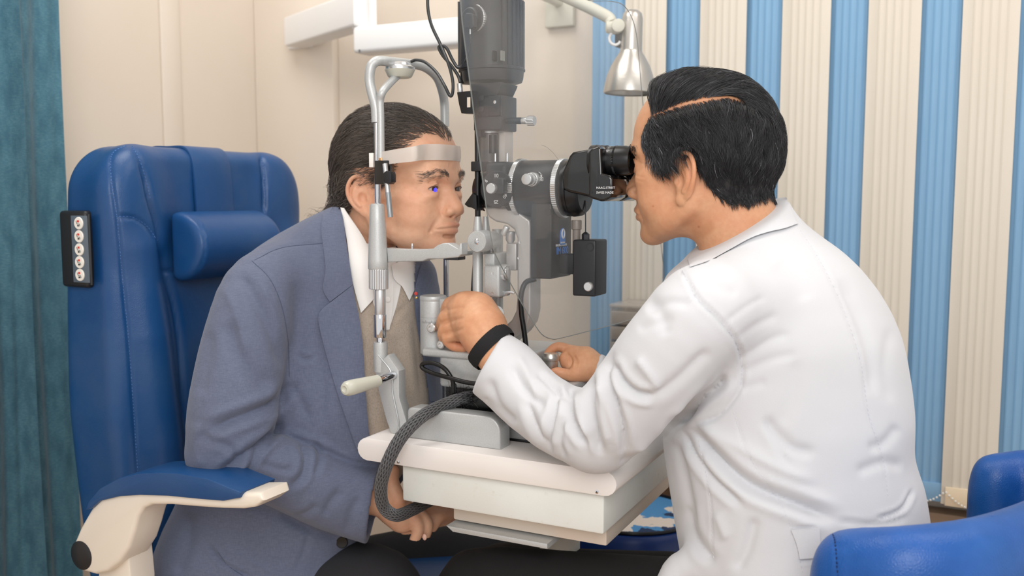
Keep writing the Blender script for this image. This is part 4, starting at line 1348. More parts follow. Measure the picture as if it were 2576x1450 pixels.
for ey in (-.0315, .0315):
    ce = PY(1530, 405, YA - .0315); ze = ce[2]
    xs = [PY(p, 405, YA - .0315)[0] for p in (1490, 1504, 1528, 1554, 1576, 1590)]
    k = 1.49 / F
    ep = lathe('eyepiece', (xs[0], YA + ey, ze), (1, 0, 0), [(0, 37 * k), (xs[1] - xs[0], 38 * k), (xs[1] - xs[0] + .001, 36.5 * k), (xs[2] - xs[0], 36 * k), (xs[2] - xs[0] + .0005, 34 * k), (xs[3] - xs[0], 33.5 * k), (xs[3] - xs[0] + .0005, 34.5 * k), (xs[4] - xs[0], 34 * k), (xs[5] - xs[0], 31 * k), (xs[5] - xs[0] + .0005, 28 * k), (xs[5] - xs[0] - .002, 22 * k), (xs[5] - xs[0] - .006, 18 * k), (xs[5] - xs[0] - .006, .0001)], M['black_satin'], sl, 56)
    knurled('eyepiece_grip', (xs[1] + .006, YA + ey, ze), (xs[1] + .0085, YA + ey, ze), 37 * k, M['black_satin'], ep, 60, .0009)
    knurled('eyepiece_grip', (xs[3] - .003, YA + ey, ze), (xs[3] + .0005, YA + ey, ze), 35 * k, M['black_satin'], ep, 60, .0009)
    cyl('eye_lens', (xs[5] - .0065, YA + ey, ze), (xs[5] - .0045, YA + ey, ze), 17 * k, mat('coated_lens', (40, 60, 56), .03, coat=1), ep)
    bm = bmesh.new()
    for j in range(26):
        a = math.radians(150 + j * 7)
        rr = 34.3 * k
        x_ = xs[2] + .004 + (.001 if j % 3 else 0)
        y_, z_ = YA + ey + rr * math.cos(a) * -1, ze + rr * math.sin(a) * -1
        t_ = Vector((0, -math.sin(a), math.cos(a))) * .00025
        ln = .0028 if j % 3 else .0052
        c = Vector((x_, y_, z_))
        bm.faces.new([bm.verts.new(p) for p in (c - t_, c + t_, c + t_ + Vector((ln, 0, 0)), c - t_ + Vector((ln, 0, 0)))])
    o = bm_obj('diopter_mark', bm, M['white_print'], ep, smooth=False); o['kind'] = 'stuff'

# camera module hanging under the splitter
ym = YA - .040
xm0, xm1 = PY(1334, 600, ym)[0], PY(1387, 600, ym)[0]
zm0, zm1 = PY(1360, 702, ym)[2], PY(1360, 512, ym)[2]
mo = box('imaging_module', (xm0, ym, zm0), (xm1, YA + .040, zm1), M['module'], sl, .003, 3)
lathe('module_cap', PY(1378, 534, ym) + [0, .0005, 0], (0, -1, 0), [(0, .0058), (.0008, .0056), (.001, .0001)], M['module'], mo, 28)
def PXm(px, py): return PX(px, py, xm1 + .0004)
def on_face(s, size, px, py, m):
    o_ = PXm(px, py)
    return text('module_lettering', s, size, o_, (0, 1, 0), (0, 0, 1), m, mo)
on_face('IMAGING MODULE', .0052, 1398, 621, M['white_print'])
on_face('IM 600', .0165, 1400, 641, M['blue_print'])
c = PXm(1415, 598)
bm = bmesh.new()
b_box(bm, (c[0], c[1] - .011, c[2] - .011), (c[0] + .0004, c[1] + .011, c[2] + .004))
b_lathe(bm, c + [0, 0, .004], (1, 0, 0), [(0, .011), (.0006, .011)], 24)
bm_obj('module_emblem', bm, M['blue_print'], mo)
bm = bmesh.new()
ringp = [c + np.array([.0012, .005 * math.cos(a), .006 + .0068 * math.sin(a)]) for a in np.linspace(0, 6.3, 18)]
b_tube(bm, ringp, .0014, 6, 0, False)
b_box(bm, (c[0] + .0004, c[1] - .008, c[2] - .009), (c[0] + .0009, c[1] + .008, c[2] - .0065))
bm_obj('module_emblem', bm, M['white_print'], mo)
y2 = YA - .022
m2 = B('module_box', 1440, 604, 1498, 746, y2, y2 + .05, M['module'], sl, .003, 3)
c = PY(1484, 622, y2)
lathe('module_screw', c + [0, .001, 0], (0, -1, 0), [(0, .0072), (.0014, .0070), (.0012, .0048), (.0006, .0046), (.0006, .0001)], M['module'], m2, 28)
lathe('module_knob', PY(1482, 721, y2) + [0, .001, 0], (0, -1, 0), [(0, .0072), (.006, .0072), (.0075, .006), (.0076, .0001)], M['silver_smooth'], m2, 28)
B('module_bridge', 1400, 640, 1444, 690, YA - .01, YA + .02, M['module'], sl, .002)
Lz('hex_cap', 1473, [(606, 6), (603, 10), (590, 10), (586, 6), (584, 3)], y2 + .015, M['dark_grey'], m2, 6, 10)
tube('release_wire', [PY(1473, 586, y2 + .015), PY(1473, 545, y2 + .015), PY(1472, 505, y2 + .02)], .0010, M['cable'], m2, 8)
Lz('module_pillar', 1450, [(640, 10), (578, 10), (577, 13), (556, 13), (554, 12)], y2 + .022, mat('warm_grey', (126, 118, 112), .4), m2, 24)

# microscope arm
arm = [(1219, 522), (1291, 521), (1300, 532), (1333, 555), (1335, 575), (1335, 700), (1335, 785), (1328, 815), (1312, 838), (1285, 862), (1262, 874), (1225, 884), (1150, 890), (1150, 858), (1225, 846), (1262, 828), (1286, 806), (1297, 783), (1300, 745), (1300, 600), (1292, 578), (1274, 564), (1246, 558), (1230, 548), (1222, 535)]
outline('microscope_arm', arm, YA - .020, .040, M['silver_warm'], sl, .004, 4)
a_, b_ = PY(1276, 570, YA - .03), PY(1266, 592, YA - .03)
cyl('locking_pin', a_, b_, .0052, M['silver_smooth'], sl)
Lz('adjust_knob', 1284, [(612, 7), (604, 12), (592, 12), (590, 13), (584, 13), (582, 10)], YA - .01, M['silver_smooth'], sl, 20)
B('counter_block', 1272, 612, 1299, 681, YA - .015, YA + .02, M['silver_warm'], sl, .003)
for px, py in ((1305, 650), (1308, 610)):
    lathe('arm_screw', PY(px, py, YA - .02) + [0, .0008, 0], (0, -1, 0), [(0, .0026), (.001, .0024), (.0008, .001), (.0001, .0001)], M['silver_smooth'], sl, 16)

# small black bracket with plug left of the lamp
br = outline('plug_bracket', [(1149, 232), (1188, 228), (1190, 286), (1160, 285), (1154, 262)], YA - .055, .02, M['black_satin'], sl, .001)
B('bracket_slot', 1175, 245, 1183, 270, YA - .0556, YA - .054, mat('slot_light', (215, 203, 188), .5), br, 0)
cyl('plug', PY(1158, 233, YA - .045), PY(1156, 210, YA - .045), .0042, M['silver_smooth'], sl, .0006)
# dark cables
def cb(name, pts, r_, m, parent):
    return tube(name, [PY(px, py, y) for px, py, y in pts], r_, m, parent, 10)
cb('lamp_cable', [(1078, -40, YA - .02), (1076, 15, YA - .02), (1085, 62, YA - .02), (1108, 112, YA - .03), (1128, 160, YA - .045), (1139, 205, YA - .05), (1138, 236, YA - .05), (1131, 240, YA - .05), (1118, 215, YA - .045), (1098, 182, YA - .03), (1070, 157, YA - .015), (1048, 151, YA), (1034, 155, YA)], .0026, M['cable'], sl)
cb('lamp_cable', [(1158, 208, YA - .045), (1152, 190, YA - .04), (1135, 165, YA - .035), (1114, 140, YA - .03), (1104, 120, YA - .028), (1112, 115, YA - .03), (1124, 122, YA - .03), (1138, 150, YA - .035), (1152, 170, YA - .04), (1166, 163, YA - .04), (1176, 146, YA - .05)], .0026, M['cable'], sl)
cb('module_cable', [(1348, 702, YA - .03), (1322, 712, YA - .035), (1311, 745, YA - .04), (1312, 790, YA - .04), (1318, 830, YA - .04), (1325, 885, YA - .04)], .0042, M['rubber'], sl)
cb('base_cable', [(1300, 970, 1.245), (1190, 965, 1.245), (1130, 951, 1.245), (1085, 938, 1.25), (1062, 925, 1.25), (1066, 915, 1.25), (1090, 914, 1.25), (1116, 926, 1.25), (1132, 945, 1.25), (1140, 965, 1.252), (1142, 1000, 1.255)], .0036, M['rubber'], sl)
knurled('cable_collar', PY(1142, 990, 1.253), PY(1141, 966, 1.253), .0046, M['rubber'], sl, 10)

# braided hose drooping over the table edge
hp = [(1235, 1005, 1.28, 15), (1180, 1000, 1.26, 15), (1120, 1018, 1.23, 15.5), (1062, 1048, 1.19, 15.5), (1010, 1100, 1.16, 15.5), (975, 1165, 1.145, 15.5), (958, 1225, 1.145, 15.5), (965, 1275, 1.155, 15.5), (995, 1297, 1.17, 15.5), (1035, 1284, 1.22, 15.5), (1090, 1255, 1.30, 15.5)]
pts = [PY(a, b, c) for a, b, c, _ in hp]
hose = tube('braided_hose', pts, [r_ * 1.36 / F for *_, r_ in hp], M['braid'], sl, 24, 12)
bm = bmesh.new()
cpts = catmull(pts, 14); rr = 15.5 * 1.36 / F
for sgn in (1, -1):
    for st in range(14):
        line = []
        x = None
        for i, p in enumerate(cpts):
            p = V(p); d = (V(cpts[min(i + 1, len(cpts) - 1)]) - V(cpts[max(i - 1, 0)])).normalized()
            if x is None: x, y, _ = frame_of(d)
            else:
                x = (x - d * x.dot(d)).normalized(); y = d.cross(x)
            a = 2 * math.pi * st / 14 + sgn * i * .10
            line.append(p + (x * math.cos(a) + y * math.sin(a)) * (rr + .0001))
        b_tube(bm, line, .0010, 4, 0, False)
o = bm_obj('braid_strand', bm, mat('braid_strand', (88, 88, 90), .5), hose); o['kind'] = 'stuff'
# frayed sleeve end
bm = bmesh.new(); rnd = random.Random(8)
for k in range(260):
    a = PY(1160 + rnd.uniform(-30, 30), 1008 + rnd.uniform(-14, 14), 1.255 + rnd.uniform(-.01, .02))
    d = np.array([rnd.uniform(-.012, .03), rnd.uniform(-.015, .01), rnd.uniform(-.006, .026)])
    b_tube(bm, [a, a + d * .6, a + d + [0, 0, rnd.uniform(-.008, .002)]], .00022, 3, 3, False)
o = bm_obj('frayed_fibre', bm, M['rubber'], sl); o['kind'] = 'stuff'
prism('rubber_boot', [PY(px, py, 1.255) for px, py in ((1125, 1012), (1150, 994), (1240, 985), (1245, 1036), (1200, 1038), (1150, 1034))], (0, .06, 0), M['rubber'], sl, .006, 3)

# breath shield: clear sheet across the axis at the front ring
xs_ = xr2 + .0095
sh_out = [(1170, -60), (1158, -20), (1158, 25), (1165, 90), (1178, 190), (1192, 300), (1208, 420), (1224, 540), (1238, 620), (1250, 652), (1278, 705), (1310, 762), (1340, 812), (1362, 842), (1385, 853), (1410, 851), (1500, 828), (1580, 806), (1640, 780), (1668, 720), (1660, 600), (1640, 440), (1618, 280), (1606, 150), (1600, 90), (1588, 45), (1565, 12), (1530, 3), (1480, 1), (1440, -20), (1300, -60)]
pp = [PX(px, py, xs_) for px, py in sh_out]
cp = catmull([np.array(p) for p in pp + [pp[0]]], 5)[:-1]
shield = prism('breath_shield', cp, (.0022, 0, 0), M['acrylic'], sl, 0)
bm = bmesh.new(); b_tube(bm, [p + np.array([.0011, 0, 0]) for p in cp[:]] + [cp[0] + np.array([.0011, 0, 0])], .0007, 6, 0, False)
bm_obj('shield_edge', bm, M['acrylic_edge'], shield)
bm = bmesh.new()
for pl_ in (((1391, 384), (1402, 398), (1413, 413)), ((1362, 365), (1376, 371), (1391, 384))):
    b_tube(bm, [PX(px, py, xs_ - .0003) for px, py in pl_], .00018, 4, 4)
o = bm_obj('shield_scratch', bm, M['dark_print'], shield)

# ---------------------------------------------------------------- head rest frame with chin rest
yn, yf_ = YA - .108, YA + .108
hr = empty('head_rest', (PY(960, 1090, yn)[0], YA, ZT), 'silver head and chin rest frame clamped to the left end of the instrument table', 'head rest')
def N(px, py, y=yn): return PY(px, py, y)
xp = N(952, 500)[0]
xf2 = PY(1120, 500, yf_)[0]
t_ = YA - .02
tube('upper_bow', [N(947, 308), N(945, 270), N(936, 235), N(930, 205), (N(931, 178)), N(937, 162, yn + .003), PY(953, 153, yn + .012), PY(985, 156, yn + .04), PY(1025, 160, YA), PY(1060, 166, YA + .035), PY(1085, 180, YA + .06), PY(1102, 200, YA + .08), PY(1112, 228, YA + .096), PY(1118, 262, yf_), PY(1119, 318, yf_)], .0078, M['silver'], hr, 20)
tube('lamp_branch', [N(958, 404), N(957, 300), N(956, 255), N(962, 232), PY(978, 212, yn + .02), PY(1000, 190, yn + .05), PY(1004, 184, yn + .056)], .0062, M['silver'], hr, 18)
Lz('fixation_hub', 1006, [(196, 26), (193, 30), (180, 36), (177, 37.5), (175, 37)], YA - .055, M['grip'], hr)
Lz('hub_cap', 1006, [(176, 37.5), (170, 37.5), (166, 30), (159, 27), (157, 22), (156.6, .1)], YA - .055, M['silver_smooth'], hr)
cyl('rod', N(948, 306), N(951, 515), .0050, M['chrome'], hr)
cyl('rod', PY(1119, 316, yf_), PY(1123, 800, yf_), .0048, M['chrome'], hr)
cyl('far_post', PY(1123, 800, yf_), (PY(1123, 800, yf_)[0], yf_, ZT), .008, M['silver'], hr)
cl = B('pen_clamp', 942, 404, 976, 464, yn - .008, yn + .010, M['black_gloss'], hr, .001)
Lz('clamp_top', 960, [(404, 10), (398, 10), (397, 9)], yn, mat('brass', (190, 150, 110), .3, metal=.7), cl, 20)
tube('fixation_pen', [N(968, 412, yn - .016), N(972, 445, yn - .016), N(976, 486, yn - .016)], .0040, M['silver_smooth'], hr, 16, 0)
tube('fixation_tip', [N(976, 484, yn - .016), N(982, 547, yn - .016)], .0042, mat('pen_grey', (150, 156, 160), .3, metal=.4), hr, 12, 0)
outline('clamp_knob', [(964, 436), (970, 430), (981, 432), (984, 440), (984, 458), (978, 463), (967, 461), (964, 455)], yn - .024, .014, M['black_plastic'], cl, .001)
B('band_tag', 928, 385, 938, 421, yn - .002, yn + .002, M['band'], hr, .0006)
sv = Lz('sleeve', 951, [(677, 24.5), (675, 25.5), (655, 25), (560, 20.5), (516, 18), (513, 16), (512, .1)], yn, M['silver'], hr)
knurled('height_ring', N(952.5, 727), N(952.5, 677), .0156, M['silver_smooth'], hr, 30, .0007)
cyl('lower_tube', N(956, 795), N(956, 727), .0088, M['silver_smooth'], hr)
cyl('chrome_collar', N(956, 849), N(956, 791), .0100, M['chrome'], hr)
cyl('thin_stem', N(957, 870), N(957, 848), .0062, M['chrome'], hr)
Lz('bracket_head', 958, [(935, 17.5), (868, 18), (861, 17), (860, .1)], yn, M['silver'], hr)
brk = [(942, 925), (975, 893), (1003, 934), (1004, 1000), (1022, 1060), (1020, 1082), (985, 1095), (972, 1060), (952, 985)]
outline('bracket_plate', brk, yn - .009, .020, M['silver'], hr, .002)
bm = bmesh.new(); b_tube(bm, [N(px, py, yn - .0105) for px, py in ((951, 893), (985, 938), (987, 985), (1003, 1065), (998, 1090))], .0010, 6, 4)
bm_obj('bracket_edge', bm, M['silver_smooth'], hr)
# adjusting handle pointing to the camera and left
h0 = N(990, 944, yn - .01); h1 = N(952, 958, yn - .055); h2 = N(866, 980, yn - .13)
dh = V(h2) - V(h1)
cyl('handle_rod', h0, h1, .0066, M['chrome'], hr)
Lh = dh.length
lathe('handle_grip', h1, dh, [(0, .0072), (.002, .0092), (Lh * .3, .0102), (Lh * .8, .0118), (Lh * .93, .0112), (Lh * .985, .0085), (Lh, .005), (Lh - .002, .003), (Lh - .003, .0001)], M['grip'], hr, 32)
# chin rest: arm, cup and pin
ca = [(972, 624), (1010, 627), (1060, 628), (1088, 626), (1100, 617), (1114, 612), (1128, 612), (1142, 620), (1152, 626), (1156, 613), (1161, 612), (1161, 640), (1152, 648), (1110, 652), (1076, 652), (1062, 658), (1010, 659), (975, 661)]
def chinarm(name, ya, th_):
    return outline(name, ca, ya, th_, M['silver'], hr, .003, 3)
chinarm('chin_rest', yn + .004, .020)
box('cup_plate', (N(985, 640, yn)[0] + .01, yn + .02, N(1050, 650, yn)[2] - .004), (N(1060, 640, yn)[0], yf_ - .01, N(1050, 650, yn)[2] + .004), M['silver'], hr, .003)
box('cup_rim', (PY(1078, 640, yn)[0], yn + .02, PY(1100, 650, yn)[2]), (PY(1108, 640, yn)[0], yf_ - .03, PY(1100, 638, yn)[2]), M['silver'], hr, .003)
cyl('paper_pin', N(1037, 632, yn + .012), N(1037, 613, yn + .012), .0016, M['chrome'], hr, .0004)
B('cup_foot', 1118, 646, 1152, 655, yn + .006, yn + .03, M['black_plastic'], hr, .001)
# forehead band: a strip bowed round the brow
zb0 = PY(1060, 404, yn)[2]
def band():
    # plan curve: near post -> brow -> far post
    pa = N(962, 398)
    xm_ = PY(1153, 385, YA + .02)[0]
    plan = [(pa[0] - .006, yn - .004), (pa[0] + .02, yn - .004), (pa[0] + .058, yn + .006), (xm_ - .016, YA - .060), (xm_ + .001, YA - .022), (xm_, YA + .018), (xm_ - .012, YA + .05), (xm_ - .05, yf_ - .012), (PY(1120, 400, yf_)[0], yf_)]
    cp = catmull([np.array(p) for p in plan], 8)
    bm = bmesh.new()
    zlo0, zlo1 = N(965, 416)[2], PY(1120, 405, YA)[2]
    zhi0, zhi1 = N(965, 383)[2], PY(1120, 366, YA)[2]
    R_ = []
    for i, p in enumerate(cp):
        t = min(1, i / (len(cp) * .45)); t = t * t * (3 - 2 * t)
        lo, hi = zlo0 + (zlo1 - zlo0) * t, zhi0 + (zhi1 - zhi0) * t
        bulge = .0012 * math.sin(i * .9)
        R_.append([bm.verts.new((p[0] + (bulge if 0 < j < 4 else 0) + (-.0012 if j in (0, 4) else 0), p[1], lo + (hi - lo) * j / 4)) for j in range(5)])
    for i in range(len(R_) - 1):
        for j in range(4):
            bm.faces.new((R_[i][j], R_[i][j + 1], R_[i + 1][j + 1], R_[i + 1][j]))
    bmesh.ops.solidify(bm, geom=list(bm.faces), thickness=.0025)
    o = bm_obj('forehead_band', bm, M['band'], hr, angle=50)
    o['label'] = 'white forehead band'
band()
# ================================================================ people
def rot3(yaw, pitch, roll):
    y, p, r = map(math.radians, (yaw, pitch, roll))
    cy, sy, cp, sp, cr, sr = math.cos(y), math.sin(y), math.cos(p), math.sin(p), math.cos(r), math.sin(r)
    return np.array([[cy, -sy, 0], [sy, cy, 0], [0, 0, 1]]) @ np.array([[cp, 0, sp], [0, 1, 0], [-sp, 0, cp]]) @ np.array([[1, 0, 0], [0, cr, -sr], [0, sr, cr]])
def fix_winding(v, q):
    if ((v[q[:, 0]] * np.cross(v[q[:, 1]], v[q[:, 2]])).sum() < 0):
        q = q[:, ::-1]
    return q
def head_frame(eye_world, near, yaw, pitch, roll, s):
    A = rot3(yaw, pitch, roll) * s
    O = np.asarray(eye_world) - A @ np.array([.084, near * .032, 0])
    Mx = np.eye(4); Mx[:3, :3] = A; Mx[:3, 3] = O
    return Mx
def inv_pts(p, Mx):
    return (np.asarray(p, float) - Mx[:3, 3]) @ np.linalg.inv(Mx[:3, :3]).T

def head_field(h, D, neck):
    """a head in its own frame: x forward, y left, z up, origin between the eyes' level at mid-skull"""
    f = Field((-.135, -.105, -.21), (.135, .105, .14), h)
    sk = D.get('skull', (0, 0, 0))
    f.ell((-.014 - sk[0], 0, .034 + sk[1] * .5), (.098 + sk[0] * .6, .076 + sk[2], .083 + sk[1]), .01)
    f.ell((.028, 0, .036), (.062, .064, .068), .03)
    f.ell((-.045, 0, -.005), (.058, .063, .06), .03)
    br = D.get('brow', 0)
    f.chain([(.062, -.050, .016), (.082 + br, -.030, .020), (.087 + br, -.010, .015), (.087 + br, .010, .015), (.082 + br, .030, .020), (.062, .050, .016)], [.009, .010, .008, .008, .010, .009], .014)
    f.ell((.034, 0, -.03), (.053, .056, .062), .02)
    f.ell((.058, 0, -.062), (.0335, .036, .034), .02)
    ch = D.get('chin', (0, 0)); jw = D.get('jaw', 0)
    for s in (-1, 1):
        f.chain([(-.010, s * (.057 + jw), -.030), (-.006, s * (.056 + jw), -.062), (.030, s * (.044 + jw), -.087), (.064, s * .019, -.101)], [.014, .015, .014, .013], .022, 3)
        f.ell((.052, s * .043, -.022), (.026, .022, .017), .02)
        f.cone((.045, s * .058, -.016), (.0, s * .067, -.010), .008, .007, .016)
        f.ell((.044, s * .043, -.052), (.030 + D.get('cheek', 0), .020 + D.get('cheek', 0), .030), .02)
    f.ell((.076 + ch[0], 0, -.102 + ch[1]), (.0175, .021, .0165), .016)
    f.ell((.030, 0, -.074), (.055, .046, .036), .02)
    if D.get('jowl'):
        for s in (-1, 1):
            f.ell((.038, s * .040, -.088), (.026, .018, .020), .015)
        f.ell((.035, 0, -.108), (.040, .034, .018), .02)
    # eye sockets and lids
    for s in (-1, 1):
        f.ell((.0945, s * .033, .001), (.018, .018, .0125), .012, mode='cut')
        f.ell((.0712, s * .0325, -.0005), (.0142, .0160, .0132), .009)
        f.chain([(.074, s * .045, -.001), (.0868, s * .033, .0085), (.078, s * .020, .003)], [.0016, .0018, .0014], .004, 4)
        f.chain([(.072, s * .046, -.006), (.0850, s * .034, -.0105), (.078, s * .021, -.006)], [.0016, .0020, .0014], .006, 4)
        op = D.get('open', .0045)
        f.ell((.0900, s * .0330, -.0012), (.0190, .0142, op), .0012, mode='cut')
        f.chain([(.072, s * .047, .0075), (.0868, s * .034, .0112), (.083, s * .021, .0070)], [.0006, .0009, .0006], .003, 4, mode='cut')
        if D.get('bags'):
            f.chain([(.074, s * .045, -.013), (.0845, s * .034, -.0175), (.083, s * .023, -.013)], [.0012, .0016, .001], .005, 4, mode='cut')
            f.ell((.0770, s * .034, -.0145), (.008, .013, .005), .008)
    # nose
    nt = D.get('nose', .113)
    f.chain([(.0835, 0, .010), (.088, 0, .000), (.0945, 0, -.014), (.103 + (nt - .113) * .6, 0, -.027)], [.0075, .0068, .0078, .0092], .009, 3)
    f.ell((nt - .006, 0, -.036), (.0125, .0115, .0105), .007)
    f.cone((.085, 0, -.02), (.090, 0, -.040), .013, .016, .010)
    for s in (-1, 1):
        f.ell((.0965 + (nt - .113) * .4, s * .0140, -.0415), (.0125, .0078, .0092), .005)
        f.ell((.101 + (nt - .113) * .5, s * .0068, -.0500), (.0065, .0036, .0045), .0025, mode='cut')
        f.chain([(.090, s * .0185, -.034), (.0875, s * .0225, -.041), (.088, s * .020, -.048)], [.0015, .0018, .001], .003, 3, mode='cut')
    # mouth
    f.ell((.072, 0, -.070), (.026, .027, .018), .012)
    up = f.settle(np.array([(.080, -.0235, -.0705), (.092, -.013, -.0680), (.0975, -.004, -.0662), (.0975, .004, -.0662), (.092, .013, -.0680), (.080, .0235, -.0705)]), -.0012)
    lo_ = f.settle(np.array([(.080, -.021, -.0765), (.0915, -.011, -.0788), (.0945, 0, -.0798), (.0915, .011, -.0788), (.080, .021, -.0765)]), -.0018)
    f.chain(list(up), [.0016, .0036, .0042, .0042, .0036, .0016], .004, 2)
    f.chain(list(lo_), [.0020, .0046, .0054, .0046, .0020], .004, 2)
    mc = f.settle(np.array([(.080, -.0275, -.0748), (.085, -.022, -.0738), (.0945, -.012, -.0730), (.1015, 0, -.0732), (.0945, .012, -.0730), (.085, .022, -.0738), (.080, .0275, -.0748)]), .0002)
    f.chain(list(mc), [.0007, .0010, .0012, .0012, .0012, .0010, .0007], .0022, 2, mode='cut')
    f.cone((.104, 0, -.053), (.102, 0, -.062), .0018, .0022, .004, mode='cut')
    f.chain([(.088, -.012, -.0885), (.091, 0, -.0895), (.088, .012, -.0885)], [.0018, .0022, .0018], .007, 3, mode='cut')
    fo = D.get('folds', 1.0)
    for s in (-1, 1):
        f.chain([(.0945, s * .0195, -.038), (.0905, s * .0265, -.052), (.0835, s * .0315, -.068), (.076, s * .033, -.080)], [.0012 * fo, .0020 * fo, .0020 * fo, .001], .006, 3, mode='cut')
    # ears
    ex, ez = D.get('ear', (-.010, -.018))
    for s in (-1, 1):
        Bp = np.array([ex, s * (.0735 + D.get('earw', 0)), ez]); fx = np.array([.90, -s * .36, .12]); up = np.array([-.14, s * .05, .99]); ou = np.array([.36, s * .93, 0])
        def E(e, u, o=0): return Bp + fx * e + up * u + ou * o
        Rm = np.array([fx, ou, up]); Rm = Rm / np.linalg.norm(Rm, axis=1)[:, None]
        es = D.get('ears', 1.0)
        f.ell(E(-.003, .0, .0005), (.0165 * es, .0038, .0275 * es), .003, R=Rm)
        f.chain([E(.0115 * es, -.002, .001), E(.014 * es, .008, .003), E(.012 * es, .021 * es, .004), E(.003 * es, .031 * es, .004), E(-.009 * es, .030 * es, .004), E(-.0175 * es, .019 * es, .0045), E(-.0195 * es, .004 * es, .0045), E(-.0155 * es, -.011 * es, .0035), E(-.008 * es, -.022 * es, .002)], [.0024, .0030, .0032, .0033, .0033, .0034, .0034, .0030, .0028], .0025, 4)
        f.ell(E(.002, -.026 * es, .001), (.0088, .0044, .0088), .004, R=Rm)
        f.ell(E(-.006, .004, .0035), (.0065 * es, .0030, .015 * es), .003, R=Rm)
        f.chain([E(-.004, .019 * es, .004), E(-.0115, .008, .0048), E(-.012, -.005, .0045), E(-.005, -.0155 * es, .004)], [.002, .0030, .0030, .0028], .003, 4)
        f.ell(E(.0020, -.003, .0058), (.0072, .0062, .0105), .0025, R=Rm, mode='cut')
        f.ell(E(-.002, .019 * es, .0062), (.007, .0030, .005), .002, R=Rm, mode='cut')
        f.ell(E(.0105, -.0045, .0030), (.0038, .0036, .0060), .003, R=Rm)
    # neck
    f.chain([(-.028, 0, -.045)] + [tuple(n[0]) for n in neck], [.058] + [n[1] for n in neck], .022)
    return f

ZS = 1.0
def hw(p, Mx):
    """head frame -> world, with the lower face shortened by ZS"""
    p = np.array(p, float)
    z = p[:, 2]; p[:, 2] = z + (1 - ZS) * ((np.sqrt(z * z + 1e-4) - z) / 2 - .0025)
    return p @ Mx[:3, :3].T + Mx[:3, 3]
def inside_poly(p, poly):
    x, y = p[:, 0], p[:, 1]; n = len(poly); c = np.zeros(len(p), bool)
    for i in range(n):
        (x1, y1), (x2, y2) = poly[i], poly[(i + 1) % n]
        m = ((y1 > y) != (y2 > y)) & (x < (x2 - x1) * (y - y1) / ((y2 - y1) or 1e-9) + x1)
        c ^= m
    return c
def poly_mask(px, poly, soft):
    d, _, _ = seg_dist(px, list(poly) + [poly[0]])
    s = np.where(inside_poly(px, poly), d, -d)
    t = np.clip(s / soft * .5 + .5, 0, 1)
    return t * t * (3 - 2 * t)
def near_px(loc, Mx, near):
    """photo pixel of each head-local point after folding the head on to its near half"""
    q = loc.copy(); q[:, 1] = near * np.abs(q[:, 1])
    return project(hw(q, Mx))
def gss(p, c, r):
    c = np.array(c); r = np.array(r, float)
    return np.exp(-(((p - c) / r) ** 2).sum(1))
def vnoise(p, sc, seed=0):
    """cheap smooth noise from a few sines"""
    r = np.random.RandomState(seed); o = np.zeros(len(p))
    for k in range(7):
        d = r.normal(size=3); d /= np.linalg.norm(d)
        o += np.sin(p @ d * sc * (1 + .45 * k) + r.uniform(0, 6.28)) / (1 + .35 * k)
    return o / 3.2
def strands(name, roots, dirs_fn, field, length, lift, rad, Mx, m, parent, nseg=8, seed=1, clump=.3, wav=0.0, tone=None, rootlift=0.0005, sides=3):
    """each hair is a thin tapering tube that runs along the scalp"""
    rs = np.random.RandomState(seed)
    n = len(roots)
    P = roots.copy()
    L_ = length * (1 + rs.uniform(-.25, .2, n)) if np.isscalar(length) else length
    off = lift * (0.55 + .45 * rs.rand(n)) if np.isscalar(lift) else lift
    path = [field.settle(P, rootlift)]
    ph = rs.rand(n) * 6.28
    cl = np.floor(roots / .0085)   # clump cells
    key = (cl * [73.1, 179.7, 283.3]).sum(1)
    cph = np.sin(key) * 43758.5; cph = (cph - np.floor(cph)) * 6.28
    for k in range(1, nseg + 1):
        t = k / nseg
        p = path[-1]
        d = dirs_fn(p, roots)
        g = field.grad(p)
        d = d - g * (d * g).sum(1, keepdims=True)
        d /= np.linalg.norm(d, axis=1, keepdims=True) + 1e-9
        sd = np.cross(g, d)
        d = d + sd * (clump * np.sin(cph)[:, None] + wav * np.sin(cph + t * 9)[:, None] + .10 * np.sin(ph + t * 4)[:, None])
        p = p + d * (L_ / nseg)[:, None] if not np.isscalar(L_) else p + d * (L_ / nseg)
        target = rootlift + off * math.sin(min(1, t * 1.25) * math.pi * .5) * (1.0 - .25 * max(0, t - .7) / .3) + .0012 * np.sin(cph * 2 + t * 3) * t
        g = field.grad(p); p = p - g * (field.sample(p) - target)[:, None]
        path.append(p)
    A = np.stack(path, 1)            # n, k+1, 3
    A = hw(A.reshape(-1, 3), Mx).reshape(A.shape)
    T = np.gradient(A, axis=1); T /= np.linalg.norm(T, axis=2, keepdims=True) + 1e-9
    ref = rs.normal(size=(n, 1, 3)); X = np.cross(T, ref); X /= np.linalg.norm(X, axis=2, keepdims=True) + 1e-9; Y = np.cross(T, X)
    r_ = rad * (1 - .9 * np.linspace(0, 1, nseg + 1) ** 1.6)[None, :, None]
    vs_ = np.stack([A + (X * math.cos(2 * math.pi * j / sides) + Y * math.sin(2 * math.pi * j / sides)) * r_ for j in range(sides)], 2)   # n,k,sides,3
    idx = np.arange(n * (nseg + 1) * sides).reshape(n, nseg + 1, sides)
    q = []
    for j in range(sides):
        q.append(np.stack([idx[:, :-1, j], idx[:, :-1, (j + 1) % sides], idx[:, 1:, (j + 1) % sides], idx[:, 1:, j]], -1).reshape(-1, 4))
    col = None
    if tone is not None:
        col = np.repeat(tone, (nseg + 1) * sides, axis=0)
    o = mesh_np(name, vs_.reshape(-1, 3), np.concatenate(q), m, parent, col)
    o['kind'] = 'stuff'
    return o
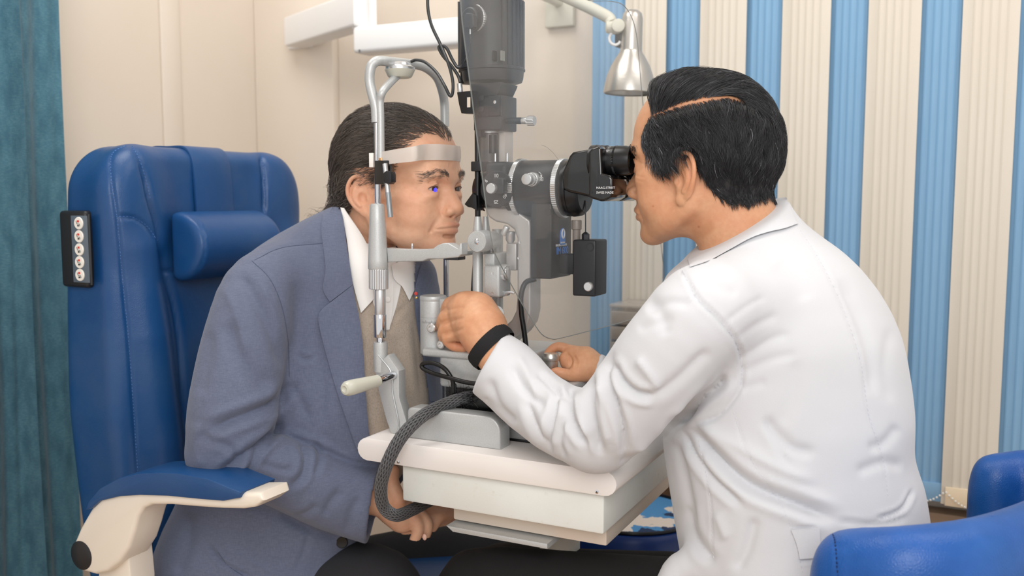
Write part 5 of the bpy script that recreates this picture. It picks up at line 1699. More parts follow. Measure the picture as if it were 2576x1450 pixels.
def eye(name, side, Mx, parent, gaze, rgb):
    r_ = .0122
    c = np.array([.0718, side * .0325, 0])
    g = np.array(gaze, float); g /= np.linalg.norm(g)
    bm = bmesh.new()
    s = np.linalg.norm(Mx[:3, 0])
    cw = Mx[:3, :3] @ c + Mx[:3, 3]; gw = Mx[:3, :3] @ g / s
    b_lathe(bm, cw - gw * r_ * s, gw, [(r_ * s * (1 - math.cos(a)), r_ * s * math.sin(a)) for a in np.linspace(0.02, math.pi - .02, 20)], 28)
    e = bm_obj(name, bm, M['eye_white'], parent)
    bm = bmesh.new()
    b_lathe(bm, cw + gw * r_ * s * .880, gw, [(0, .0058 * s), (.0010 * s, .0055 * s), (.0016 * s, .0040 * s), (.0018 * s, .001 * s)], 28)
    bm_obj('iris', bm, mat('iris', rgb, .1, coat=1.0), e)
    bm = bmesh.new()
    b_lathe(bm, cw + gw * r_ * s * 1.005, gw, [(0, .0024 * s), (.0006 * s, .0020 * s), (.0007 * s, .0001)], 20)
    bm_obj('pupil', bm, mat('pupil', (6, 6, 8), .06, coat=1.0), e)
    return e
M['eye_white'] = mat('eye_white', (196, 176, 168), .12, coat=.8)
def skin(name, rgb):
    return mat(name, rgb, .44, spec=.42, bump=[('noise', 850, .16), ('voronoi', 900, .06)], vcol=True, sss=.25,
               vary=[(38, tuple(int(c * k) for c, k in zip(rgb, (.93, .80, .76))), .35), (150, tuple(int(c * k) for c, k in zip(rgb, (.86, .74, .70))), .2), (16, tuple(int(c * k) for c, k in zip(rgb, (.97, .88, .84))), .3)])
M['skin_patient'] = skin('skin_fair_brown', (228, 182, 152))
M['skin_doctor'] = skin('skin_tan', (214, 164, 128))
def hair_mat(name, rgb, rough=.38):
    m = mat(name, rgb, rough, spec=.6, vcol=True)
    return m

# ---------------------------------------------------------------- cloth helpers
def pr(px, py, dep, rpx):
    return PC(px, py, dep), rpx * dep / F
def limb(f, pts, k=.02, n=3, mode='add'):
    a = [pr(*p) for p in pts]
    f.chain([x[0] for x in a], [x[1] for x in a], k, n, mode)
def prow(rows):
    out = []
    for (py, xl, xr, d, hd) in rows:
        a, b = PC(xl, py, d), PC(xr, py, d)
        out.append(((a[2] + b[2]) / 2, (a[0] + b[0]) / 2, d, (b[0] - a[0]) / 2, hd))
    return out
def cut_half(f, p, n, rad):
    """remove everything on the +n side of the plane within a ball"""
    p = np.asarray(p, float); n = np.asarray(n, float) / np.linalg.norm(n)
    def fn(P):
        h = -((P[0] - p[0]) * n[0] + (P[1] - p[1]) * n[1] + (P[2] - p[2]) * n[2])
        r = np.sqrt((P[0] - p[0]) ** 2 + (P[1] - p[1]) ** 2 + (P[2] - p[2]) ** 2) - rad
        return np.maximum(h, r)
    f.fn(fn, p - rad, p + rad, .004, 'cut')
def cast(f, px, iters=70, start=.8):
    """where pixel rays meet a field given in the camera frame (right, depth, up)"""
    px = np.atleast_2d(np.asarray(px, float))
    d = np.array([(lambda r: (r[0] * CY + r[1] * SY, -r[0] * SY + r[1] * CY, r[2]))(ray(a, b)) for a, b in px])
    d = d / np.linalg.norm(d, axis=1, keepdims=True)
    o = np.array([0, 0, CAMH])
    t = np.full(len(px), float(f.lo[1]) / d[:, 1].clip(.2))
    best = np.full(len(px), 9.0); bt = t.copy()
    hi = f.lo + f.h * (f.n - 1)
    for _ in range(iters):
        p = o + d * t[:, None]
        out = ((p < f.lo) | (p > hi)).any(1)
        s = f.sample(p); s = np.where(out, .03, s)
        m = s < best
        best = np.where(m, s, best); bt = np.where(m, t, bt)
        t = t + np.clip(s, -.02, .02) * .85
        t = np.where(s < .0002, bt, t)
    t = np.where(best < .004, bt, bt)
    return o + d * bt[:, None]
def patch(name, A, Bd, f, m, parent, off=.004, thick=.0025, n=10, mm=14, na=0, edge_drop=0, label=None, col=None, puff=0.0, sm=3):
    """cloth piece between two measured edge curves, laid on a field's surface"""
    A = catmull([np.array(p, float) for p in A], n); Bd = catmull([np.array(p, float) for p in Bd], n)
    def resamp(c, k):
        c = np.array(c); s = np.concatenate([[0], np.cumsum(np.linalg.norm(np.diff(c, axis=0), axis=1))]); u = np.linspace(0, s[-1], k)
        return np.stack([np.interp(u, s, c[:, 0]), np.interp(u, s, c[:, 1])], 1)
    K = max(len(A), len(Bd)); A = resamp(A, K); Bd = resamp(Bd, K)
    T = np.linspace(0, 1, mm + 1)
    G = A[:, None] * (1 - T)[None, :, None] + Bd[:, None] * T[None, :, None]
    P = cast(f, G.reshape(-1, 2)).reshape(K, mm + 1, 3)
    for _ in range(sm):      # keep depth even where a ray slips past the edge
        Q = P.copy()
        Q[1:-1, 1:-1] = (P[:-2, 1:-1] + P[2:, 1:-1] + P[1:-1, :-2] + P[1:-1, 2:] + 2 * P[1:-1, 1:-1]) / 6
        Q[1:-1, [0, -1]] = (P[:-2, [0, -1]] + P[2:, [0, -1]] + 2 * P[1:-1, [0, -1]]) / 4
        P = Q
    toC = np.array([0, 0, CAMH]) - P; toC /= np.linalg.norm(toC, axis=2, keepdims=True)
    e = np.minimum(T, 1 - T) * 2
    P = P + toC * (off + puff * np.sqrt(e))[None, :, None]
    P2_ = P - toC * thick
    W = lambda a: to_world(a.reshape(-1, 3), CAMFRAME)
    n1 = K * (mm + 1)
    i = np.arange(n1).reshape(K, mm + 1)
    q = [np.stack([i[:-1, :-1], i[1:, :-1], i[1:, 1:], i[:-1, 1:]], -1).reshape(-1, 4)]
    q.append(q[0][:, ::-1] + n1)
    for line in (i[:, 0], i[:, -1][::-1], i[0][::-1], i[-1]):
        q.append(np.stack([line[:-1], line[:-1] + n1, line[1:] + n1, line[1:]], -1))
    q = np.concatenate(q)
    v = np.concatenate([W(P), W(P2_)])
    q = fix_winding(v, q)
    o = mesh_np(name, v, q, m, parent, col)
    o.data.set_sharp_from_angle(angle=math.radians(50))
    if label: o['label'] = label
    return o
def drop_faces(v, q, poly, facing=True):
    """remove the camera-facing faces inside a pixel polygon"""
    px = project(v); n = v_normals(v, q)
    f_ = ((n * (CAMP - v)).sum(1) > 0)
    ins = inside_poly(px, poly) & f_
    keep = ~ins[q].any(1)
    q = q[keep]; used = np.unique(q); mp = np.full(len(v), -1); mp[used] = np.arange(len(used))
    return v[used], mp[q]
def stitch(name, pts, f, m, parent, off=.0012, r_=.0005, n=6):
    P = cast(f, np.array(catmull([np.array(p, float) for p in pts], n)))
    toC = np.array([0, 0, CAMH]) - P; toC /= np.linalg.norm(toC, axis=1, keepdims=True)
    W = to_world(P + toC * off, CAMFRAME)
    bm = bmesh.new(); b_tube(bm, list(W), r_, 5, 0)
    return bm_obj(name, bm, m, parent)

def lashes(f, Mx, side, parent, m):
    pts = f.settle(np.array([(.076, side * .0455, .0005), (.083, side * .041, .0028), (.0865, side * .034, .0034), (.084, side * .026, .0026), (.080, side * .0205, .0000)]), .0003)
    bm = bmesh.new(); b_tube(bm, list(hw(pts, Mx)), [.0003, .0006, .0007, .0006, .0003], 6, 6)
    o = bm_obj('eyelash_line', bm, m, parent); return o
# ---------------------------------------------------------------- the patient
pt_c = PC(700, 1300, 1.62)
patient = empty('person', tuple(to_world(np.array([[pt_c[0], pt_c[1], .5]]), CAMFRAME)[0]),
                'older man in grey-blue suit with brown sweater, chin on the chin rest, looking right', 'person')
ZS = .83
PM = head_frame(PY(1095, 475, YA - .033), -1, -4, 1.0, 0, 1.05)
def pneck():
    a = inv_pts([PY(915, 590, YA), PY(905, 680, YA + .0), PY(880, 800, YA + .0)], PM)
    return [(a[0], .056), (a[1], .058), (a[2], .06)]
PDT = dict(skull=(.009, .012, .002), ear=(-.026, -.017), ears=1.12, nose=.1075, brow=.002, cheek=.003, jaw=.004, jowl=True, bags=True, open=.0030, folds=1.25, chin=(.002, .0))
pf = head_field(.0016, PDT, pneck())
v, q = pf.mesh()
v = v_smooth(v, q, 2, .5)
q = fix_winding(v, q)
PHAIR = [(1140, 345), (1118, 325), (1085, 312), (1040, 330), (1008, 362), (985, 395), (975, 425), (958, 452), (945, 440), (925, 440), (898, 444), (876, 462), (868, 495), (862, 540), (845, 540), (810, 500), (800, 350), (860, 220), (1000, 200), (1120, 230), (1160, 300)]
def paint_head(v, Mx, near, hairpoly, soft, tone_hair, D):
    px = near_px(v, Mx, near)
    c = np.ones((len(v), 3))
    def tint(wt, rgb):
        nonlocal c
        c = c * (1 - wt[:, None] * (1 - np.array(rgb)))
    a = np.abs(v[:, 1])
    va = v.copy(); va[:, 1] = a
    lips = np.clip(gss(v, (.096, 0, -.0665), (.014, .017, .0042)) * 1.5, 0, 1) + np.clip(gss(v, (.093, 0, -.079), (.012, .015, .0048)) * 1.5, 0, 1)
    tint(np.clip(lips, 0, 1) * D.get('lipw', .8), D.get('lip', (.80, .58, .60)))
    tint(gss(v, (.108, 0, -.036), (.02, .018, .014)) * .8, (1.0, .86, .82))
    tint(gss(va, (.06, .05, -.03), (.03, .025, .025)) * .6, (1.0, .88, .84))
    tint(gss(va, (.080, .034, 0), (.02, .017, .012)) * D.get('eyeshade', .6), (.86, .76, .74))
    tint(gss(va, (-.02, .085, -.015), (.03, .016, .045)) * .6, (1.0, .86, .80))
    beard = np.clip(gss(va, (.055, .02, -.095), (.05, .045, .035)) + gss(va, (.095, .008, -.058), (.02, .020, .009)) * .9, 0, 1) * np.clip(1 - lips, 0, 1)
    tint(beard * D.get('beard', .35), (.80, .80, .82))
    hm = poly_mask(px, hairpoly, soft) if hairpoly else np.zeros(len(v))
    tint(hm * D.get('scalp', .8), tone_hair)
    return c, hm
PDT.update(scalp=.62, beard=.35, lip=(.86, .62, .62))
col, hm = paint_head(v, PM, -1, PHAIR, 60, (.46, .41, .39), PDT)
ear_out = 1 - np.clip((np.abs(v[:, 1]) - .0765) / .003, 0, 1) * (np.abs(v[:, 0] + .03) < .03) * (np.abs(v[:, 2] + .015) < .045)
hm = hm * ear_out
# thinner crown: keep some bare scalp above the temple
pxs = near_px(v, PM, -1)
# age lines
vw = hw(v, PM)
vw = crease(vw, q, [([(1090, 400), (1120, 398), (1145, 402)], 4, .5, 'v'), ([(1010, 362), (1060, 352), (1110, 350)], 3, .25, 'v'), ([(1012, 340), (1060, 331), (1100, 330)], 3, .22, 'v'),
                    ([(1035, 470), (1050, 480), (1075, 492)], 3, .35, 'v'), ([(1030, 458), (1045, 452)], 2.5, .3, 'v'), ([(1132, 410), (1130, 425)], 3, .6, 'v'),
                    ([(1042, 500), (1060, 512), (1085, 512)], 4, .4, 'v'), ([(1078, 572), (1084, 588), (1098, 596)], 5, .5, 'v'), ([(955, 560), (975, 600), (1010, 628)], 8, .6, 'v')])
pbody = mesh_np('body', vw, q, M['skin_patient'], patient, col)
pbody['label'] = 'tanned skin of the face, neck and ears'
eye('eyeball', -1, PM, pbody, (1, -.05, -.02), (70, 48, 36))
eye('eyeball', 1, PM, pbody, (1, -.05, -.02), (70, 48, 36))
for s_ in (-1, 1):
    lashes(pf, PM, s_, pbody, mat('lash_brown', (70, 52, 44), .6))
# blue gleam of the slit beam on the cornea
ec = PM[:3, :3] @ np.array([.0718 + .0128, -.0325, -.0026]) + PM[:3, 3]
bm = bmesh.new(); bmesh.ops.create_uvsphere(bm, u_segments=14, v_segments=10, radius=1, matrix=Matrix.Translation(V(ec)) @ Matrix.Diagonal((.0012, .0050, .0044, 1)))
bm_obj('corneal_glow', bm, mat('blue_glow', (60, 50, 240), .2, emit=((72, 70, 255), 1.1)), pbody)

PH = hair_mat('patient_hair', (94, 86, 80), .42)
rs = np.random.RandomState(3)
def roots_from(v, hm, n, thr=.5, dens=None, seed=0):
    r = np.random.RandomState(seed)
    wgt = np.where(hm > thr, 1.0, 0) * (dens if dens is not None else 1)
    p = wgt / wgt.sum()
    i = r.choice(len(v), n, p=p)
    return v[i] + r.normal(0, .0009, (n, 3))
# hair volume
def cap(name, v, q, hm, thick, Mx, m, parent, tone, lo=.25):
    n_ = v_normals(v, q)
    amp = thick * np.clip((hm - lo) / (1 - lo), 0, 1) ** .6 * (1 + .35 * vnoise(v, 160, 5))
    vv = v + n_ * (amp + .0003)[:, None]
    keep = (hm[q] > lo).all(1)
    qq = q[keep]; used = np.unique(qq); mp = np.full(len(v), -1); mp[used] = np.arange(len(used))
    return mesh_np(name, hw(vv[used], Mx), mp[qq], m, parent, np.tile(np.array(tone), (len(used), 1)))
dens = np.ones(len(v))
bald = gss(v * [1, 0, 1], (.035, 0, .095), (.05, 1, .03)) 
back = np.clip((-.02 - v[:, 0]) / .06, 0, 1)
low = np.clip((.06 - v[:, 2]) / .08, 0, 1)
cap('hair', v, q, hm, .0042 * (.15 + .85 * np.clip(back * 1.5 + .2 * low, 0, 1)), PM, PH, patient, (.62, .58, .56), .72)['label'] = 'dark grey-brown swept back hair'
def pdir(p, r0):
    d = np.tile(np.array([-1.0, 0, -.12]), (len(p), 1))
    y = p[:, 1]
    d[:, 2] -= np.clip(-.03 - p[:, 0], 0, .1) * 14
    d[:, 2] -= np.clip(.05 - p[:, 2], 0, .06) * 9
    d[:, 1] += np.sign(y) * .15 * (p[:, 2] > .06)
    return d
R1 = roots_from(v, hm, 17000, .24, .25 + back + .55 * low + .35 * (v[:, 0] > .02), 1)
tn = np.clip(rs.normal(.8, .35, len(R1)), .25, 2.4)[:, None] * np.array([[1.0, .96, .94]])
g_ = np.where((R1[:, 2] < .03) & (rs.rand(len(R1)) < .35), 1.9, 1.0)[:, None]
de = np.linalg.norm((R1 - [-.026, 0, -.017])[:, [0, 2]], axis=1)
len1 = .045 * np.clip((de - .028) / .045, .22, 1) * (1 + rs.uniform(-.2, .2, len(R1)))
strands('hair_strand', R1, pdir, pf, len1, .0095 * (.3 + .7 * np.clip((-R1[:, 0]) / .05, 0, 1)) * (.6 + .5 * rs.rand(len(R1))), .00032 * (1 if 1 else 1), PM, PH, patient, 8, 2, .35, .25, tn * g_)
# longer curling ends at the nape
R2 = roots_from(v, hm * (v[:, 0] < -.055) * (v[:, 2] < .03), 1500, .3, None, 9)
tn2 = np.clip(rs.normal(.8, .35, len(R2)), .25, 2.2)[:, None] * np.array([[1.0, .97, .95]])
def curl(p, r0):
    d = np.tile(np.array([-.5, 0, -1.0]), (len(p), 1)); d[:, 0] -= np.clip(-.035 - p[:, 2], 0, .05) * 30
    return d
strands('hair_curl', R2, curl, pf, .046, .019 * (.4 + .6 * rs.rand(len(R2))), .00040, PM, PH, patient, 10, 4, .6, 1.4, tn2)
# eyebrows
def brow_roots(n, seed, D=0):
    r = np.random.RandomState(seed); t = r.rand(n); s = np.where(r.rand(n) < .5, -1, 1)
    x = .094 - .030 * t ** 2; y = s * (.012 + .036 * t); z = .019 + .0065 * np.sin(t * 2.6) - .005 * t ** 2 + r.normal(0, .0022, n) * (1 - .4 * t)
    return np.stack([x + D, y, z], 1)
BR = brow_roots(480, 5)
def bdir(p, r0):
    s = np.sign(p[:, 1]); d = np.stack([-.35 * np.ones(len(p)), s * .9, np.where(np.abs(p[:, 1]) < .022, .8, -.15)], 1); return d
strands('eyebrow', pf.settle(BR, 0, 4), bdir, pf, .009, .0020, .00020, PM, PH, patient, 5, 6, .3, 0, np.clip(rs.normal(1.5, .4, 480), .5, 2.4)[:, None] * np.ones((1, 3)))

# ---------------------------------------------------------------- his clothes
M['suit'] = mat('suit_wool', (98, 106, 130), .85, bump=[('noise', 1100, .25)], vary=[(900, (118, 125, 146), .5, (1, 1, .12)), (900, (82, 90, 114), .5, (.12, .12, 1)), (6, (86, 92, 112), .4)], sheen=.15)
M['suit_dark'] = mat('suit_seam', (78, 86, 108), .85)
M['sweater'] = mat('sweater_knit', (192, 178, 164), .9, bump=[('noise', 700, .5), ('noise', 120, .2)], vary=[(420, (160, 146, 132), .6), (20, (180, 166, 152), .4)], sheen=.3)
M['shirt'] = mat('shirt_cotton', (240, 238, 236), .75, bump=('noise', 500, .08))
M['trousers_grey'] = mat('trousers_charcoal', (40, 40, 44), .85, bump=('noise', 900, .2))
jrows = [(520, 842, 905, 1.63, .07), (560, 760, 950, 1.64, .10), (610, 672, 1010, 1.65, .125), (660, 610, 1082, 1.655, .14), (720, 580, 1102, 1.66, .15), (800, 560, 1106, 1.66, .155),
         (900, 545, 1108, 1.66, .16), (1000, 530, 1112, 1.655, .16), (1100, 505, 1100, 1.65, .145), (1200, 470, 1020, 1.65, .125), (1300, 440, 945, 1.65, .115), (1400, 395, 885, 1.65, .12), (1560, 340, 850, 1.65, .13)]
a_ = PC(330, 1620, 1.4); b_ = PC(1140, 480, 1.4)
jf = Field((PC(330, 1000, 1.75)[0] - .05, 1.33, .40), (PC(1125, 700, 1.72)[0] + .03, 1.88, PC(840, 500, 1.64)[2] + .03), .0036)
jf.loft(prow(jrows), .02, 2.5)
limb(jf, [(560, 1400, 1.64, 140), (690, 1450, 1.62, 115), (800, 1490, 1.60, 90)], .04)
# near sleeve
limb(jf, [(690, 690, 1.53, 78), (648, 742, 1.50, 94), (622, 840, 1.475, 104), (597, 960, 1.455, 110), (580, 1070, 1.445, 110), (572, 1136, 1.445, 98)], .03)
limb(jf, [(566, 1138, 1.445, 98), (640, 1162, 1.462, 88), (730, 1200, 1.485, 88), (830, 1240, 1.512, 93), (960, 1277, 1.54, 100)], .006)
# far shoulder (after the lap)
limb(jf, [(1000, 700, 1.78, 60), (1050, 760, 1.80, 55), (1060, 950, 1.80, 52)], .03)
c_ = PC(943, 1265, 1.535); d1 = PC(960, 1168, 1.535); d2 = PC(928, 1362, 1.535)
ax_ = np.cross(d2 - d1, [0, 1, 0]); ax_ = ax_ if ax_[0] > 0 else -ax_
cut_half(jf, c_, ax_, .085)
# hollow of the cuff
limb(jf, [(925, 1262, 1.53, 82), (1000, 1286, 1.545, 84)], .003, 0, 'cut')

v, q = jf.mesh(); v = v_smooth(v, q, 2)
v = to_world(v, CAMFRAME); q = fix_winding(v, q)
JF = [([(634, 657), (678, 701), (708, 768), (724, 855), (728, 948)], 6, 2.2, 'v'), ([(640, 655), (708, 624), (811, 612)], 4, 1.2, 'v'),
      ([(728, 956), (701, 1009), (641, 1037), (574, 1062), (520, 1085)], 14, 10, 'v'), ([(716, 1056), (690, 1089), (641, 1129), (585, 1170), (545, 1200)], 12, 9, 'v'),
      ([(700, 1080), (661, 1122), (625, 1185), (610, 1225)], 9, 6, 'v'), ([(752, 1110), (770, 1150), (762, 1196), (728, 1230)], 10, 6, 'v'), ([(790, 1108), (805, 1150), (790, 1200)], 9, 3, 'v'),
      ([(720, 1086), (788, 1104), (868, 1143), (930, 1165)], 9, 3, 'r'), ([(574, 801), (594, 882), (641, 949), (690, 985)], 24, 7, 'd'), ([(596, 681), (640, 750), (690, 850), (712, 930)], 17, 6, 'd'),
      ([(560, 720), (590, 780), (620, 900)], 14, 3, 'r'), ([(527, 828), (518, 915), (500, 1000)], 16, 3, 'd'), ([(650, 700), (690, 790), (705, 880)], 9, 2.5, 'r'),
      ([(815, 1300), (835, 1262), (862, 1232)], 12, 4, 'd'), ([(735, 1303), (775, 1290), (800, 1268)], 9, 3, 'v'), ([(870, 1345), (885, 1290), (905, 1250)], 12, 3, 'd'),
      ([(801, 801), (808, 895), (812, 1015), (800, 1080)], 12, 3, 'd'), ([(745, 700), (752, 800), (748, 900)], 18, 2.5, 'd'), ([(745, 890), (765, 905), (790, 900)], 7, 2.5, 'v'), ([(730, 960), (750, 1000), (780, 1060)], 12, 3, 'd'),
      ([(524, 1368), (560, 1417), (634, 1455)], 5, 4, 'v'), ([(540, 1350), (600, 1400), (680, 1440)], 12, 2, 'r'), ([(480, 1290), (470, 1380), (440, 1450)], 16, 4, 'd'), ([(700, 1290), (760, 1330), (860, 1360)], 10, 5, 'd'), ([(780, 1340), (760, 1400), (740, 1450)], 8, 2, 'v'),
      ([(600, 1260), (680, 1290), (800, 1340)], 14, 5, 'd'), ([(540, 1110), (580, 1130), (600, 1160)], 9, 3, 'v'), ([(500, 1090), (540, 1120)], 12, 3, 'd'), ([(660, 1165), (700, 1180), (740, 1182)], 8, 3, 'v'),
      ([(640, 640), (700, 600), (760, 560)], 10, 1.5, 'd'), ([(500, 1060), (490, 1120), (510, 1180)], 14, 3, 'r')]
v = crease(v, q, [(a_, b_, c_ * (1.3 if c_ > 2.4 else 1), d_) for a_, b_, c_, d_ in JF])
v = v + v_normals(v, q) * (vnoise(v, 26, 3) * .0011 + vnoise(v, 60, 8) * .0004)[:, None]
OPEN = [(853, 505), (866, 614), (880, 716), (894, 801), (904, 882), (912, 1002), (922, 1130), (1010, 1190), (1078, 1130), (1078, 1000), (1056, 860), (1040, 745), (1044, 640), (1000, 560), (900, 490)]
v, q = drop_faces(v, q, OPEN)
jk = mesh_np('suit_jacket', v, q, M['suit'], patient); jk['label'] = 'grey-blue wool suit jacket'
seam_on('seam', jk, [JF[0][0], JF[1][0], [(548, 1390), (575, 1425), (610, 1449)]], M['suit_dark'], jk, .0007, .0)
# sweater body and shirt field under the jacket
sf = Field((PC(780, 800, 1.7)[0], 1.42, .62), (PC(1110, 700, 1.72)[0] + .03, 1.82, PC(900, 500, 1.64)[2] + .03), .0036)
sf.loft([(z, x, y, a - .009, b - .009) for (z, x, y, a, b) in prow(jrows)], .01, 2.5)
sw = Field(sf.lo, sf.lo + sf.h, sf.h); sw.n = sf.n.copy(); sw.D = sf.D.copy()
cut_half(sw, PC(905, 640, 1.62), np.array([.35, 0, 1.0]), .25)
v, q = sw.mesh(); v = to_world(v_smooth(v, q, 2), CAMFRAME); q = fix_winding(v, q)
v = crease(v, q, [([(905, 850), (925, 900), (930, 1000)], 14, 3, 'd'), ([(1000, 840), (1010, 900), (1030, 990)], 16, 3, 'd'), ([(1040, 800), (1050, 900), (1060, 1000)], 8, 2, 'v'), ([(960, 1000), (970, 1060)], 12, 2, 'r'),
                  ([(912, 792), (945, 800), (975, 830), (990, 800), (1030, 762)], 7, 2, 'v')])
kp = (project(v)[:, 0] > 835)
q = q[kp[q].all(1)]; us_ = np.unique(q); mp_ = np.full(len(v), -1); mp_[us_] = np.arange(len(us_)); v = v[us_]; q = mp_[q]
mesh_np('sweater', v, q, M['sweater'], patient)['label'] = 'beige-brown knitted sweater'
NC = inv_pts([PM[:3, :3] @ np.array([-.02, 0, -.06]) + PM[:3, 3]], CAMFRAME)[0]
n1 = PC(905, 700, 1.615); n0 = NC
nb = PC(915, 600, 1.62)
sf.chain([PC(905, 560, 1.615), PC(915, 640, 1.62), PC(920, 720, 1.62)], [.060, .066, .074], .015)
patch('collar_leaf', [(856, 522), (872, 600), (885, 700), (908, 788)], [(866, 524), (925, 618), (935, 690), (941, 752)], sf, M['shirt'], patient, .005, .002, puff=.002)['label'] = 'white shirt collar'
patch('collar_leaf', [(990, 700), (1000, 712), (1012, 722), (1030, 757)], [(985, 668), (1012, 656), (1052, 655), (1060, 694)], sf, M['shirt'], patient, .006, .002, puff=.002)
patch('shirt_front', [(922, 612), (935, 700), (938, 760), (970, 830)], [(985, 640), (1010, 690), (1000, 760), (978, 832)], sf, M['shirt'], patient, .0015, .002)
patch('shirt_placket', [(962, 730), (968, 780), (972, 828)], [(990, 705), (988, 770), (980, 830)], sf, M['shirt'], patient, .004, .0015)
bt = to_world(cast(sf, [(979, 752)]), CAMFRAME)[0]
lathe('shirt_button', bt + np.array([.003, -.008, 0]), (.3, -1, 0), [(0, .0045), (.0012, .0045), (.0016, .003), (.0016, .0001)], M['shirt'], patient, 16)
patch('jacket_collar', [(812, 538), (808, 580), (819, 674), (812, 727), (830, 760)], [(850, 512), (862, 545), (872, 614), (880, 665), (888, 716)], jf, M['suit'], patient, .0055, .003, puff=.002)
patch('lapel', [(830, 762), (801, 789), (805, 830), (825, 908), (855, 1009), (897, 1130)], [(888, 717), (892, 745), (904, 801), (914, 882), (921, 1002), (932, 1135)], jf, M['suit'], patient, .0060, .003, mm=16, puff=.0025)
patch('lapel', [(1062, 655), (1050, 700), (1042, 745), (1050, 830), (1070, 930), (1082, 1010)], [(1085, 660), (1098, 720), (1085, 800), (1092, 900), (1098, 950), (1100, 1010)], jf, M['suit'], patient, .0050, .003, puff=.002)
bt = to_world(cast(jf, [(861, 1363)]), CAMFRAME)[0]
lathe('jacket_button', bt + np.array([.004, -.009, 0]) * 0 + np.array([SY, -CY, 0]) * .002, (SY, -CY, 0), [(0, .0105), (.002, .0108), (.0032, .0095), (.0028, .006), (.0024, .0001)], M['rubber'], patient, 24)
for i_, (px, py) in enumerate(((773, 745), (738, 802))):
    bt = to_world(cast(jf, [(px, py)]), CAMFRAME)[0]
pn = to_world(cast(jf, [(1047, 738)]), CAMFRAME)[0] + np.array([SY, -CY, 0]) * .006
lathe('lapel_pin', pn, (SY, -CY, 0), [(0, .003), (.0015, .003), (.002, .0001)], M['red_print'], patient, 12)
lathe('lapel_pin', pn + np.array([.001, 0, -.007]), (SY, -CY, 0), [(0, .002), (.0015, .002), (.002, .0001)], mat('gold_pin', (190, 160, 90), .3, metal=.8), patient, 12)
# trousers
tf = Field((PC(300, 1500, 1.7)[0], 1.25, .34), (PC(1430, 1400, 1.9)[0], 2.0, .80), .006)
limb(tf, [(700, 1560, 1.62, 140), (850, 1472, 1.60, 108), (960, 1470, 1.58, 92), (1000, 1540, 1.57, 84)], .03)
limb(tf, [(850, 1480, 1.80, 110), (1010, 1425, 1.84, 92), (1180, 1405, 1.86, 84), (1320, 1402, 1.88, 82), (1340, 1520, 1.88, 76)], .03)
v, q = tf.mesh(); v = to_world(v_smooth(v, q, 2), CAMFRAME); q = fix_winding(v, q)
mesh_np('trousers', v, q, M['trousers_grey'], patient)
# lower legs and shoes out of frame
for dy, dep in ((0, 1.57), (1, 1.88)):
    k_ = PD(1000 if dy == 0 else 1340, 1530, dep)
    tube('trouser_leg', [k_, (k_[0] + .04, k_[1], .30), (k_[0] + .06, k_[1], .09)], [.052, .048, .046], M['trousers_grey'], patient, 20)
    bm = bmesh.new(); b_tube(bm, [(k_[0] + .02, k_[1], .045), (k_[0] + .10, k_[1], .045), (k_[0] + .24, k_[1], .035)], [.040, .042, .026], 16, 4)
    bm_obj('shoe', bm, M['black_satin'], patient)
# hands resting under the table
def lap_hand(parts, lo, hi, lab):
    hf = Field(lo, hi, .0020)
    for pts, k in parts:
        limb(hf, pts, k)
    v, q = hf.mesh(); v = to_world(v_smooth(v, q, 1), CAMFRAME); q = fix_winding(v, q)
    o = mesh_np('hand', v, q, M['skin_patient'], patient, np.ones((len(v), 3)) * .92); o['label'] = lab
    return o
ho = lap_hand([([(905, 1248, 1.535, 44), (960, 1262, 1.545, 40), (990, 1280, 1.55, 44), (1012, 1300, 1.555, 42)], .01), ([(1000, 1255, 1.53, 22), (985, 1215, 1.54, 20), (990, 1185, 1.55, 15)], .01),
    ([(1030, 1290, 1.545, 17), (1052, 1320, 1.54, 16), (1046, 1352, 1.54, 14), (1030, 1382, 1.545, 12)], .005), ([(1040, 1285, 1.555, 17), (1072, 1312, 1.55, 16), (1074, 1336, 1.55, 14), (1066, 1360, 1.555, 12)], .005),
    ([(1035, 1300, 1.56, 16), (1040, 1330, 1.57, 14), (1036, 1358, 1.575, 12)], .005), ([(1010, 1310, 1.56, 16), (1022, 1338, 1.57, 14), (1020, 1362, 1.575, 12)], .005)],
    (PC(900, 1300, 1.6)[0], 1.46, .62), (PC(1120, 1250, 1.6)[0], 1.66, .86), 'near hand resting in the lap')
lap_hand([([(1150, 1262, 1.70, 40), (1130, 1285, 1.66, 42), (1105, 1292, 1.62, 38), (1080, 1296, 1.60, 30)], .01)] +
    [([(1105 + k * 8, 1296, 1.61, 16), (1078 + k * 9, 1302, 1.585, 15), (1062 + k * 9, 1318 + k * 3, 1.58, 13)], .005) for k in range(4)],
    (PC(1040, 1300, 1.6)[0], 1.52, .62), (PC(1200, 1250, 1.7)[0], 1.78, .86), 'far hand resting in the lap')
nl = to_world(np.array([PC(1068, 1352, 1.535)]), CAMFRAME)[0]
bm = bmesh.new(); bmesh.ops.create_uvsphere(bm, u_segments=12, v_segments=8, radius=1, matrix=Matrix.Translation(V(nl)) @ Matrix.Diagonal((.0042, .0022, .0058, 1)))
bm_obj('fingernail', bm, mat('nail', (232, 188, 172), .25), ho)
